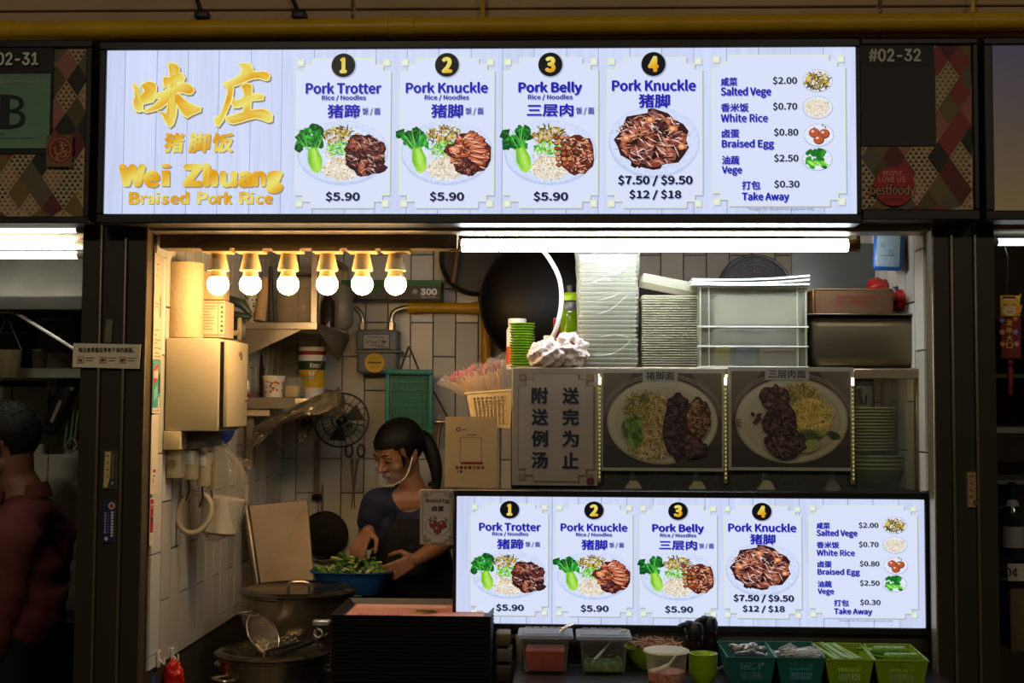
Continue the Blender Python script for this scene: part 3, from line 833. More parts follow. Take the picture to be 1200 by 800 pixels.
gold_word('gold_lettering', [('W', (142, 193, 172, 218)), ('e', (171, 200, 189, 219)), ('i', (191, 192, 203, 218)), ('Z', (218, 193, 240, 218)), ('h', (242, 192, 258, 218)), ('u', (262, 201, 281, 219)), ('a', (283, 201, 300, 219)), ('n', (301, 201, 315, 218)), ('g', (317, 201, 335, 226))], 0.085, 1.4)
gold_word('gold_lettering', [('B', (154, 225, 166, 239)), ('r', (168, 229, 175, 239)), ('a', (175.5, 229, 184, 239)), ('i', (185.5, 225, 190, 239)), ('s', (192, 229, 201, 239)), ('e', (203, 229, 213, 239)), ('d', (214, 225, 225, 239)),
               ('P', (235, 225, 247, 239)), ('o', (248, 229, 258, 239)), ('r', (259, 229, 267, 239)), ('k', (267, 225, 276, 239)), ('R', (285, 225, 297, 239)), ('i', (297, 225, 302, 239)), ('c', (304, 229, 313, 239)), ('e', (314, 229, 324, 239))], 0.055, 0.9)
# pattern panel with unit number
M_sheet = mat('printed_sheet', (200, 200, 200), 0.55, var=0.1, attr=True)
root, X, Z, fn = board('unit_number_panel', 'unlit panel with triangle pattern, unit number #02-32 and red badge', 'sign panel', 1008, 53, 1139, 246, YS, 1008.6, 46, 1146, 258)
A = Art(8); triangle_pattern(A, 1008, 53, 1139, 246, 12); A.build('pattern_sheet', M_sheet, root, fn(0.001))
A = Art(); A.rect(1008, 53, 1095, 172, (16, 14, 12)); A.rect(1008, 80, 1096, 170, (40, 30, 22)); A.rect(1009, 81, 1095, 168, (34, 26, 21)); A.build('blank_plate', M_sheet, root, fn(0.006))
A = Art(); A.text('#02-32', (1018, 58, 1079, 73), (200, 196, 180), 0.03, grot=True); A.build('unit_number', M_sheet, root, fn(0.009))
A = Art(); A.ell(1046, 219, 24, 23, (168, 22, 18), 40); A.text('PEOPLE', (1033, 201, 1055, 206.5), (196, 160, 130), .01); A.text('LOVE US', (1028, 208, 1059, 214), (196, 160, 130), .01)
A.text('bestfoody', (1018, 217, 1070, 232), (12, 10, 10), .09); A.text('bestfoody', (1018, 217, 1070, 232), (196, 130, 80), .008); A.text('SINGAPORE', (1031, 233, 1056, 236.5), (20, 10, 10), .02)
A.build('round_badge', M_sheet, root, fn(0.012), 'round red badge with lettering')
# neighbour on the left
root, X, Z, fn = board('unit_number_panel', 'unlit panel with triangle pattern, number 02-31 and teal letter plate, cut by the left edge', 'sign panel', -40, 57, 101, 254, YS, -44, 48, 108, 262)
A = Art(9); triangle_pattern(A, -40, 57, 101, 254, 31); A.build('pattern_sheet', M_sheet, root, fn(0.001))
A = Art(); A.rect(-40, 57, 62, 181, (16, 14, 12)); A.build('black_plate', M_sheet, root, fn(0.008))
A = Art(); A.rect(-36, 88, 60, 175, (104, 140, 112)); A.build('teal_plate', mat('teal_sheet', (104, 140, 112), .5, attr=True, var=0.15), root, fn(0.012), 'teal plate with a big letter')
M_serif = M_sheet
A = Art(); A.text('#02-31', (-14, 63, 45, 78), (214, 210, 196), 0.03, grot=True)
A.build('unit_number', M_sheet, root, fn(0.015)); A = Art()
A.text('B', (2, 113, 32, 152), (14, 24, 22), 0.0); A.rect(7, 113, 13, 152, (14, 24, 22)); A.rect(0, 112.6, 14, 114, (14, 24, 22)); A.rect(0, 151, 14, 152.4, (14, 24, 22))
A.text('TRACES CUSTOMERS & FOOD DELIVERY', (-30, 96, 50, 99.5), (176, 190, 160), .01); A.rect(-30, 163, 42, 163.4, (30, 50, 44)); A.rect(-30, 158, 8, 158.4, (30, 50, 44))
A.build('big_letter', M_sheet, root, fn(0.015))
A = Art(4); A.rect(58, 160, 88, 197, (112, 84, 44)); A.ell(74, 177, 15, 16, (130, 22, 20), 36); A.ell(74, 177, 12.5, 13.5, (170, 130, 70), 36); A.ell(74, 177, 11.5, 12.5, (120, 20, 18), 36)
slivers(A, 74, 178, 10, 10, 40, [(190, 150, 80), (60, 20, 14), (160, 110, 60)], 0.25, 0.15); A.build('round_badge', M_sheet, root, fn(0.018), 'weathered round red sticker')
# neighbour on the right: a dim screen
root, X, Z, fn = board('menu_sign', 'dim bluish to yellow menu board cut by the right edge of the frame', 'menu sign', 1163, 53, 1290, 247, YS, 1152, 45, 1300, 258)
A = Art(); n = 12
M_dim = screen_mat('dim_screen', 0.55)
def dimcol(u, w):
    t = (w - 53) / 194; a, b = (70, 66, 82), (118, 96, 60)
    return tuple(a[i] + (b[i] - a[i]) * t for i in range(3))
for k in range(n): A.rect(1163, 53 + k*194/n, 1290, 53 + (k+1)*194/n, dimcol)
A.build('screen', M_dim, root, fn(0.001))
# ================================================================ inside the stall, left side
def RB(x0, y0, x1, y1, Y):
    xm, ym = (x0 + x1) / 2, (y0 + y1) / 2
    return P(x0, ym, Y).x, P(x1, ym, Y).x, P(xm, y1, Y).z, P(xm, y0, Y).z
def pbox(mb, x0, y0, x1, y1, Y, d, r=0.004, seg=2, taper=None, M=None):
    a, b, c, e = RB(x0, y0, x1, y1, Y); return mb.rbox((a, Y, c), (b, Y + d, e), r, seg, M, True, taper)
def flat(name, x0, y0, x1, y1, Y, parent, m, art, lift=0.001, label=None):
    """print on a face that looks at the hall: art in photo units"""
    inv = world_of(parent).inverted()
    a, b, c, e = RB(x0, y0, x1, y1, Y); kx = (b - a) / (x1 - x0); kz = (e - c) / (y1 - y0)
    return art.build(name, m, parent, lambda u, w, l: inv @ Vector((a + (u - x0) * kx, Y - lift - l, e - (w - y0) * kz)), label)
M_bulb = lamp_mat('warm_bulb_glass', (255, 210, 150), BULB_E)
M_tubeglass = lamp_mat('fluorescent_tube_glass', (236, 246, 255), TUBE_E)
M_tubeglass2 = lamp_mat('fluorescent_tube_soft', (240, 244, 240), TUBE_E * 0.55)
M_socket = mat('ivory_plastic', (222, 196, 140), 0.4, var=0.05)
# bulbs
def make_bulb(x):
    Y = 0.058; k = 1 / S(Y); p = P(x, 333, Y)
    root = thing('light_bulb', 'x', 'light bulb', (p.x, p.y, p.z - 13*k))
    c = Vector((p.x, p.y, p.z))
    part('mount_plate', MB().rbox(c + Vector((-17*k, -.035, 37*k)), c + Vector((17*k, .035, 42*k)), 0.004), M_socket, root)
    part('lamp_holder', MB().lathe([(12.5*k, 16*k), (12.5*k, 17.5*k), (8.5*k, 36*k), (13*k, 38*k), (13*k, 39*k)], c, 24), M_socket, root)
    part('bulb_collar', MB().lathe([(10.5*k, 6*k), (9*k, 12*k), (7.5*k, 17*k)], c, 24), M_socket, root)
    g = [(0.001, -12.8*k)] + [(12.8*k*math.sin(t), -12.8*k*math.cos(t)) for t in [PI*i/16 for i in range(2, 12)]] + [(9.3*k, 9.0*k)]
    part('bulb_globe', MB().lathe(g, c, 28), M_bulb, root, 'glowing warm globe')
    return root
b0 = make_bulb(255.5)
names = ['leftmost glowing round bulb of the row, above the printed carton', 'second glowing bulb from the left, above the spotted tumbler', 'third glowing bulb from the left, before the amber jug',
         'fourth glowing bulb from the left, beside the steel shelf post', 'fifth glowing bulb from the left, before the green box end', 'rightmost glowing bulb of the row, before the green box marked 300']
for i, x in enumerate((255.5, 293.5, 337.5, 383.5, 424.5, 463.5)):
    p = P(x, 333, 0.058); loc = (p.x, p.y, p.z - 13 / S(0.058))
    o = b0 if i == 0 else copy_tree(b0, loc)
    o['label'] = names[i]; o['group'] = 'warm bulbs in a row under the header'
# tubes
def tube_lamp(x0, x1, y, Y, r, m, label, caps=M_white, fixture=True, capcol=None):
    a = P(x0, y, Y); b = P(x1, y, Y)
    root = thing('tube_light', label, 'tube light', ((a + b) / 2) - Vector((0, 0, r)))
    part('tube', MB().tube([a, b], r, 16), m, root)
    e = (b - a).normalized()
    for p, s in ((a, -1), (b, 1)):
        part('end_cap', MB().tube([p, p + e * s * 0.035], r * 0.98, 16), capcol or caps, root)
        if fixture: part('bracket', MB().rbox(p + e*s*0.03 + Vector((-.006, -.012, -r)), p + e*s*0.03 + Vector((.006, .012, r*2.6)), 0.003), caps, root)
    if fixture: part('batten', MB().rbox(a + Vector((-.03, -.018, r*2.1)), b + Vector((.03, .018, r*2.1 + .012)), 0.004), caps, root)
    return root
M_brown = mat('aged_amber_cap', (120, 76, 30), 0.4, var=0.3, scale=20)
tube_lamp(541, 993, 287.5, 0.058, 0.0185, M_tubeglass, 'bright long white tube light with amber ends hanging before the wok', M_alu, True, M_brown)
a = RB(545, 262, 1000, 268, 0.0)
tube_lamp(545, 1000, 266.0, -0.035, 0.0085, M_tubeglass2, 'thin white tube light tucked right under the menu sign', M_white, False)
# wall papers, left wall (they lie on the wall plane x = XL)
def wall_sheet(name, label, y0, y1, za, zb, art_fn, m, w, h, lift=0.009, cat='notice', group=None):
    """a sheet on the left wall from depth y0 to y1"""
    root = thing(name, label, cat, (XL + lift, (y0 + y1) / 2, za), group)
    part('sheet', MB().box((XL + lift - 0.0005, y0, za), (XL + lift + 0.0012, y1, zb)), M_paper, root)
    A = Art(3); art_fn(A)
    inv = world_of(root).inverted()
    A.build('print', m, root, lambda u, v, l: inv @ Vector((XL + lift + 0.0018 + l, y0 + (y1 - y0) * u / w, zb - (zb - za) * v / h)))
    return root
M_paper = mat('paper', (222, 210, 182), 0.7, var=0.05, scale=6)
M_print = mat('printed_paper', (255, 255, 255), 0.55, attr=True, var=0.08, scale=8)
def depth_at(px, X, py=450):
    lo, hi = -1.0, 4.0
    for _ in range(50):
        m = (lo + hi) / 2
        if P(px, py, m).x < X: lo, hi = (lo, hi) if False else (lo, hi)
        if P(px, py, m).x > X: lo = m
        else: hi = m
    return (lo + hi) / 2
def ydep(px): return depth_at(px, XL + 0.009)
def zat(px, py): return P(px, py, ydep(px)).z
def notice_art(A):
    A.rect(0, 0, 60, 140, (196, 184, 156))
    for (y, x, w) in ((12, 10, 20), (18, 14, 12), (26, 8, 14), (60, 10, 22), (64, 12, 14), (92, 8, 30), (98, 8, 14), (104, 8, 40), (108, 8, 20), (114, 8, 44), (120, 8, 30), (124, 8, 44), (128, 8, 40), (132, 8, 36)):
        A.rect(x, y, x + w, y + 1.2, (110, 92, 70))
    A.rect(38, 50, 46, 76, (120, 100, 76))
wall_sheet('wall_notice', 'tall cream notice with small print at the top of the left wall by the column', 0.012, ydep(188.5), zat(180, 432), zat(180, 297), notice_art, M_print, 60, 140)
def teal_art(A):
    A.rect(0, 0, 60, 80, (70, 150, 140)); A.poly([(6, 14), (40, 4), (44, 26), (8, 38)], (190, 36, 26)); A.text('our table', (9, 12, 40, 28), (236, 220, 200), .03)
    A.rect(44, 20, 56, 50, (30, 26, 24)); A.rect(44, 56, 54, 76, (226, 214, 190)); A.poly([(10, 46), (36, 38), (38, 54), (14, 62)], (130, 190, 176)); A.rect(0, 72, 60, 80, (226, 214, 190))
    for k in range(5): A.ell(8 + k*10, 76, 2.5, 2, (150, 60, 40), 10)
wall_sheet('wall_poster', 'small teal poster with red banner on the left wall beside the beige box', 0.012, ydep(187), zat(178, 484), zat(178, 421), teal_art, M_print, 60, 80, 0.010, 'poster')
def code_art(A):
    A.rect(0, 0, 60, 110, (220, 208, 180)); A.rect(5, 20, 55, 100, (208, 194, 164)); A.rect(6, 21, 54, 99, (222, 210, 182)); A.rect(20, 76, 44, 80, (170, 30, 24)); A.rect(20, 84, 40, 86, (120, 40, 30)); A.rect(20, 88, 26, 94, (120, 40, 30))
wall_sheet('wall_notice', 'cream payment notice on the left wall above the red sticker card', 0.012, ydep(186), zat(176, 580), zat(176, 486), code_art, M_print, 60, 110)
def red_art(A):
    A.rect(0, 0, 60, 120, (230, 220, 200)); A.rect(4, 4, 56, 88, (190, 26, 28)); A.ell(30, 50, 13, 20, (40, 16, 20), 20); A.text('NETS', (20, 42, 40, 50), (220, 200, 200), .02)
    A.rect(10, 16, 50, 20, (232, 200, 190)); A.rect(14, 24, 46, 26, (232, 200, 190)); A.rect(8, 96, 14, 99, (90, 80, 70)); A.rect(8, 103, 40, 105, (160, 150, 130))
wall_sheet('sticker_card', 'red card with dark oval low on the left wall', 0.012, ydep(182), zat(176, 640), zat(176, 584), red_art, M_print, 60, 120, 0.010, 'sticker')
# towel roll on the beige box
YR = 0.20
a, b, c, e = RB(191, 307, 235, 396, YR)
root = thing('paper_towel_roll', 'upright cream paper towel roll on the beige metal box', 'paper roll', ((a+b)/2, YR + .03, c))
M_towel = mat('embossed_towel', (178, 156, 114), 0.85, var=0.06, bump=0.9, bscale=70)
part('paper', MB().lathe([(.018, 0), ((b-a)/2 - .002, 0), ((b-a)/2, .002), ((b-a)/2, e-c-.002), ((b-a)/2 - .002, e-c), (.018, e-c), (.018, 0)], ((a+b)/2, YR + .03, c), 40, cap=False), M_towel, root)
part('core', MB().lathe([(.0178, .001), (.0178, e-c-.001), (.0165, e-c-.001), (.0165, .001), (.0178, .001)], ((a+b)/2, YR + .03, c), 24, cap=False), mat('card_tube', (150, 120, 80), .8), root)
# beige metal box with a side door
a, b, c, e = RB(190, 396, 256, 505, 0.14)
xa = XL + 0.009
root = thing('wall_box', 'beige enamel metal cabinet on the left wall with its side door ajar', 'cabinet', ((xa+b)/2, 0.28, c))
part('body', MB().rbox((xa, 0.14, c), (b, 0.40, e), 0.005), M_beige, root)
d = part('door', MB().rbox((b + 0.012, 0.15, c + 0.012), (b + 0.026, 0.405, e - 0.004), 0.004), M_beige, root)
part('knob', MB().tube([(b + .026, .375, c + .10), (b + .036, .375, c + .10)], .007, 12), M_alu, d)
part('gasket', MB().box((b, .155, c + .01), (b + .012, .395, e - .01)), M_blackp, root, 'dark gap seal')
A = Art(5); slivers(A, 5, 6, 4, 5, 14, [(70, 60, 40), (40, 36, 30)], .5, .3)
inv = world_of(root).inverted(); A.build('sticker', M_print, root, lambda u, v, l: inv @ Vector((b + .0268 + l, .27 + u*.006, e - .03 - v*.003)))
# printed carton and the cream block above it
a, b, c, e = RB(233, 352, 263, 395, 0.30)
root = thing('carton', 'small printed cream carton beside the towel roll', 'carton', ((a+b)/2, .36, c))
part('box', MB().rbox((a, .30, c), (b, .42, e), .002, 1), mat('carton_cream', (214, 190, 150), .7), root)
A = Art(2)
for y in (354, 391.5):
    for k in range(16): A.rect(234 + k*1.8, y, 235 + k*1.8, y + 1.6, (96, 60, 50))
for k in range(9): A.rect(236, 358 + k*3.4, 236 + A.r.uniform(9, 17), 358.8 + k*3.4, (150, 96, 70))
A.rect(255.5, 353, 256, 394, (150, 100, 70))
for k in range(6): A.blob(260, 360 + k*5.5, 1.6, 1.5, (100, 70, 50), 6)
flat('print', 233, 352, 263, 395, .30, root, M_print, A)
q = MB(); pbox(q, 235, 318, 262, 351, 0.34, .08); single('plastic_tub', q, mat('cream_tub', (206, 178, 128), .5), 'plain cream tub standing on the printed carton', 'tub')
# dark green staple tool and bracket left of the shelf
q = MB(); A0 = P(258, 362, .62); B0 = P(293, 371, .62)
q.tube([P(256, 357, .62), P(270, 352, .62), P(284, 356, .62), P(292, 366, .62)], [.012, .018, .018, .01], 10, round_=True)
q.tube([P(256, 367, .62), P(275, 369, .62), P(291, 371, .62)], [.012, .014, .01], 10, round_=True)
single('hand_sealer', q, mat('dark_green_plastic', (38, 56, 50), .35, var=.2), 'dark green hand tool lying beside the printed carton', 'tool')
q = MB(); pbox(q, 258, 371, 280, 396, .66, .10, .004); o = single('storage_tin', q, mat('tin_green', (44, 66, 60), .4), 'small dark green tin under the hand tool', 'tin')
q = MB(); pbox(q, 263, 387, 282, 393, .60, .02, .003); pbox(q, 278, 372, 282, 398, .60, .02, .003); single('wall_hook', q, M_beige, 'cream bracket at the left end of the upper shelf', 'bracket')
# upper steel shelf
YF, YBk = 1.03, 1.78
a, b, c, e = RB(281, 378, 372, 386, YF); a = XL + .009
root = thing('steel_shelf', 'upper steel wall shelf with gusset plates behind the bulbs', 'shelf', ((a+b)/2, (YF+YBk)/2, c - .12))
part('shelf_board', MB().rbox((a, YF, c), (b, YBk, e), .003), M_steel2, root)
part('front_lip', MB().rbox((a, YF - .004, c), (b, YF, e + .002), .002, 1), M_steel, root)
part('gusset', MB().prism([(a, c), (b - .06, c), (a, c - .115)], YF + .004, YF + .008, 'y'), M_steel, root)
part('gusset', MB().prism([(YF + .03, c), (YBk, c), (YBk - .25, c - .10)], b - .006, b - .002, 'x'), M_steel2, root)
zt = P(370, 288, YF).z
for (x, y, t) in ((b - .028, YF + .004, zt), (b - .028, YBk - .05, zt)):
    part('post', MB().rbox((x, y, e), (x + .026, y + .026, t), .002, 1), M_steel, root)
part('top_rail', MB().rbox((b - .028, YF + .03, zt - .02), (b - .002, YBk - .05, zt), .002, 1), M_steel2, root)
zs = e
# things on the upper shelf
M_amber = film('smoky_clear_plastic', (220, 196, 150), .34, .12, .3)
def on_shelf(x0, x1, y0, Y): a_, b_, c_, e_ = RB(x0, y0, x1, 378, Y); return (a_ + b_) / 2, (b_ - a_) / 2, e_ - zs
x, r, h = on_shelf(323, 365, 312, 1.12)
root = thing('jug', 'smoky clear plastic jug on the upper shelf behind the third bulb', 'jug', (x, 1.2, zs))
part('body', MB().rbox((x - r, 1.12, zs), (x + r, 1.28, zs + h*.85), .03, 4), M_amber, root)
part('lid', MB().rbox((x - r*.9, 1.13, zs + h*.85), (x + r*.9, 1.27, zs + h*.9), .01, 2), mat('smoke_lid', (70, 60, 50), .4), root)
part('handle', MB().tube(spline([(x + r, 1.2, zs + h*.2), (x + r*1.25, 1.2, zs + h*.4), (x + r*1.2, 1.2, zs + h*.75), (x + r*.7, 1.2, zs + h*.85)], 5), .006, 8), M_amber, root)
x, r, h = on_shelf(283, 302, 338, 1.10)
root = thing('tumbler', 'white tumbler with dark leopard spots on the upper shelf', 'tumbler', (x, 1.14, zs))
part('cup', MB().lathe([(r*.75, 0), (r, h), (r*.93, h), (r*.7, .004)], (x, 1.14, zs), 24), M_white, root)
A = Art(6)
for k in range(46): A.blob(A.r.uniform(0, 1), A.r.uniform(.08, .95), .035, .035, (40, 30, 22), 7, .3)
inv = world_of(root).inverted()
def wrap(cx, cy, z0, h, r0, r1, a0, a1, lift=.0008, inv=inv):
    def f(u, v, l):
        t = a0 + (a1 - a0) * u; z = z0 + h * (1 - v); r = r0 + (r1 - r0) * (1 - v) + lift + l
        return inv @ Vector((cx + r * math.cos(t), cy + r * math.sin(t), z))
    return f
A.build('spots', M_print, root, wrap(x, 1.14, zs, h, r*.75, r, PI*1.02, PI*1.98))
q = MB(); q.tube([P(304, 376, 1.1) , P(313, 326, 1.12)], .022, 18); single('cardboard_tube', q, mat('kraft_tube', (196, 166, 120), .8), 'tan cardboard tube leaning beside the spotted tumbler', 'tube')
q = MB(); q.tube([P(318, 377, 1.1), P(317, 314, 1.1)], [.012, .008], 10, round_=True); single('rolling_pin', q, mat('dark_wood', (50, 38, 28), .5), 'dark narrow stick standing left of the smoky jug', 'stick')
x, r, h = on_shelf(373, 390, 346, 1.25)
q = MB().lathe([(r, 0), (r, h*.8), (r*.6, h*.93), (r*.5, h), (r*.45, h)], (x, 1.3, zs), 20); single('sauce_bottle', q, mat('dark_sauce', (36, 22, 18), .2), 'dark brown bottle beside the shelf post', 'bottle')
x, r, h = on_shelf(389, 411, 331, 1.45)
x, r, h = on_shelf(387, 408, 331, 1.35)
x = min(x, b - r - .004) if False else x
q = MB().rbox((x - r, 1.36, zs), (x + r, 1.52, zs + h), .035, 4); single('clear_canister', q, film('milky_clear', (190, 190, 176), .5, .2, .6), 'milky clear canister at the right end of the upper shelf', 'canister')
# lower shelf
a, b, c, e = RB(281, 466, 346, 479, YF); a = XL + .009
root = thing('steel_shelf', 'lower steel shelf on the left wall holding cups and a pail', 'shelf', ((a+b)/2, (YF+1.5)/2, c - .02))
part('shelf_board', MB().rbox((a, YF, c), (b + .06, 1.6, e), .003), M_steel2, root)
part('front_lip', MB().rbox((a, YF - .004, c), (b, YF, e + .002), .002, 1), M_steel, root)
part('cleat', MB().rbox((a, YF + .01, c - .027), (b - .1, YF + .05, c), .002, 1), M_beige, root, 'pale strip under the shelf')
part('leg', MB().rbox((P(285, 500, YF).x, YF + .05, c - .22), (P(294, 500, YF).x, YF + .08, c - .027), .002, 1), M_steel2, root)
zs = e
def on_low(x0, x1, y0, Y): a_, b_, c_, e_ = RB(x0, y0, x1, 470, Y); return (a_ + b_) / 2, (b_ - a_) / 2, e_ - zs
x, r, h = on_low(306, 333, 440, 1.10)
root = thing('paper_cup', 'white paper cup with coloured flecks on the lower shelf', 'cup', (x, 1.12, zs))
part('cup', MB().lathe([(r*.72, 0), (r*.98, h), (r*1.03, h), (r*1.03, h - .004), (r*.95, h - .002), (r*.68, .004)], (x, 1.12, zs), 28), M_white, root)
A = Art(9)
for k in range(30): A.blob(A.r.uniform(.05, .95), .25 + .5*A.r.random(), .03, .07, A.r.choice([(196, 80, 40), (60, 70, 110), (50, 90, 60), (40, 34, 40), (200, 130, 60)]), 7, .3, A.r.uniform(0, 3))
A.build('flecks', M_print, root, wrap(x, 1.12, zs, h, r*.72, r*.98, PI, 2*PI, inv=world_of(root).inverted()))
x, r, h = on_low(331, 352, 441, 1.16)
root = thing('clear_tub', 'square clear tub with a cream portion between paper cup and pail', 'tub', (x, 1.2, zs))
part('tub_wall', MB().rbox((x - r, 1.16, zs), (x + r, 1.26, zs + h), .01, 3), film('clear_tub_plastic', (200, 200, 184), .28, .1, .4), root)
part('filling', MB().rbox((x - r*.85, 1.17, zs + .002), (x + r*.7, 1.25, zs + h*.6), .01, 2), mat('cream_powder', (214, 190, 140), .8, bump=.3), root)
x, r, h = on_low(346, 378, 406, 1.38)
root = thing('pail', 'white pail with green band and yellow label on the lower shelf', 'pail', (x, 1.44, zs))
part('bucket', MB().lathe([(r*.88, 0), (r, h*.96), (r*1.03, h*.96), (r*1.03, h), (r*.9, h)], (x, 1.44, zs), 32), M_white, root)
A = Art(); A.rect(0, .24, 1, .42, (16, 56, 34)); A.rect(0, .42, 1, .78, (206, 168, 30)); A.rect(0, .04, 1, .12, (130, 30, 26)); A.rect(.5, .66, .7, .74, (190, 50, 30)); A.text('Knorr', (.52, .28, .78, .38), (230, 226, 210), .01); A.text('N', (.50, .46, .60, .62), (240, 236, 220), .03)
A2 = Art()
for vv, ff in ((A.v, A.f),): pass
def subdiv_art(A, n=10):
    """cut wide rectangles into strips so they can wrap round a drum"""
    out = Art(); 
    for f in A.f:
        pts = [A.v[i] for i in f]; us = [p[0] for p in pts]; cols = [A.c[i] for i in f]
        if len(f) == 4 and max(us) - min(us) > .3:
            v0, v1 = min(p[1] for p in pts), max(p[1] for p in pts)
            for k in range(24):
                o = len(out.v); u0, u1 = min(us) + (max(us)-min(us))*k/24, min(us) + (max(us)-min(us))*(k+1)/24
                for (u, v) in ((u0, v0), (u1, v0), (u1, v1), (u0, v1)): out.v.append((u, v, pts[0][2])); out.c.append(cols[0])
                out.f.append([o, o+1, o+2, o+3])
        else:
            o = len(out.v); out.v += pts; out.c += cols; out.f.append([o + i for i in range(len(f))])
    return out
subdiv_art(A).build('label_wrap', M_print, root, wrap(x, 1.44, zs, h*.96, r*.88, r, PI*.98, PI*2.02, .0012, world_of(root).inverted()))
part('bail_handle', MB().tube(spline([(x - r, 1.42, zs + h*.85), (x - r*.6, 1.34, zs + h*.5), (x + r*.6, 1.34, zs + h*.45), (x + r, 1.42, zs + h*.85)], 6), .002, 6), M_steel, root)
q = MB(); pbox(q, 283, 462, 301, 469, 1.08, .05, .004); single('lid_box', q, mat('dull_red', (96, 24, 18), .5), 'dull red flat box left of the paper cup', 'box')
x, r, h = on_low(283, 305, 412, 1.35)
q = MB().lathe([(r*.9, 0), (r, h*.6), (r*.7, h), (r*.4, h)], (x, 1.42, zs), 18); single('glass_jar', q, mat('dark_jar', (58, 42, 34), .25, var=.3), 'dark glass jar behind the paper cup', 'jar')
q = MB(); pbox(q, 281, 446, 291, 458, .60, .02, .002); q2 = MB(); pbox(q2, 284, 450, 288, 454, .595, .006, .001)
root = thing('wall_socket', 'small white socket beside the open door of the beige box', 'socket', P(286, 458, .61)); part('plate', q, M_white, root); part('socket_hole', q2, M_blackp, root)
# crumpled clear wrap under the shelf and the fan behind
M_foil = mat('crinkled_film', (150, 140, 122), 0.15, 0.55, var=.4, scale=14, bump=1.0, bscale=30)
R_ = random.Random(11)
def crumple(p0, p1, p2, w, amp, seed, nu=22, nv=12, th=.003):
    r = random.Random(seed); off = [[r.uniform(-1, 1) for _ in range(nv + 2)] for _ in range(nu + 2)]
    cv = spline([p0, p1, p2], 12); up = Vector((0, -.35, 1)).normalized()
    def f(u, v):
        k = u * (len(cv) - 1); i = min(int(k), len(cv) - 2); p = cv[i].lerp(cv[i+1], k - i)
        a = off[int(round(u*nu))][int(round(v*nv))]
        return p + up * (v - .5) * w * (1 + .3 * math.sin(u * 9)) + Vector((.3*a, -.9*a, .5*a)) * amp
    return MB().slab(f, nu, nv, (0, 1, 0), th, smooth=False)
single('plastic_wrap', crumple(P(296, 515, 1.0), P(330, 490, 1.0), P(398, 464, 1.0), .06, .016, 3), M_foil, 'long crumpled clear wrap draped from the lower shelf to the fan', 'wrap')
single('plastic_wrap', crumple(P(350, 508, 1.15), P(372, 488, 1.2), P(404, 474, 1.3), .07, .020, 8), M_foil, 'shiny crumpled wrap bundle in front of the fan', 'wrap')
YFan = 1.62; fc = P(400, 492, YFan); fr = 32 / S(YFan)
root = thing('wall_fan', 'black wire wall fan behind the crumpled wrap', 'fan', fc - Vector((0, 0, fr)))
FM = Rx(78).to_3x3()
part('cage_ring', MB().ring(fc, fr, .004, FM, 40, 6).ring(fc + Vector((0, -.03, 0)), fr * .66, .0025, FM, 32, 6).ring(fc + Vector((0, -.035, 0)), fr * .3, .003, FM, 24, 6), M_blackp, root)
for k in range(24):
    t = 2*PI*k/24; e_ = FM @ Vector((math.cos(t), math.sin(t), 0))
    part('cage_wire', MB().tube([fc + e_*fr, fc + e_*fr*.66 + Vector((0, -.03, 0)), fc + e_*fr*.2 + Vector((0, -.038, 0))], .0015, 5), M_blackp, root)
part('hub', MB().ball(fc + Vector((0, .0, 0)), .026, 16), M_blackp, root)
for k in range(3):
    t = 2*PI*k/3; e_ = FM @ Vector((math.cos(t), math.sin(t), 0)); e2 = FM @ Vector((math.cos(t + .8), math.sin(t + .8), 0))
    part('blade', MB().prism([(0, 0), (1, 0), (1, 1), (0, 1)], 0, 1).__class__().add([fc + e_*.02, fc + e_*fr*.85 + Vector((0, .01, 0)), fc + e2*fr*.8 + Vector((0, -.01, 0)), fc + e2*.02, fc + e_*.02 + Vector((0, .004, 0)), fc + e_*fr*.85 + Vector((0, .014, 0)), fc + e2*fr*.8 + Vector((0, -.006, 0)), fc + e2*.02 + Vector((0, .004, 0))], [(0,1,2,3), (7,6,5,4), (0,4,5,1), (1,5,6,2), (2,6,7,3), (3,7,4,0)]), mat('smoke_blade', (40, 38, 36), .4), root)
part('arm', MB().tube([fc + Vector((0, .02, 0)), fc + Vector((0, .16, -.02)), (fc.x, YB - .01, fc.z - .02)], .014, 10), M_blackp, root)
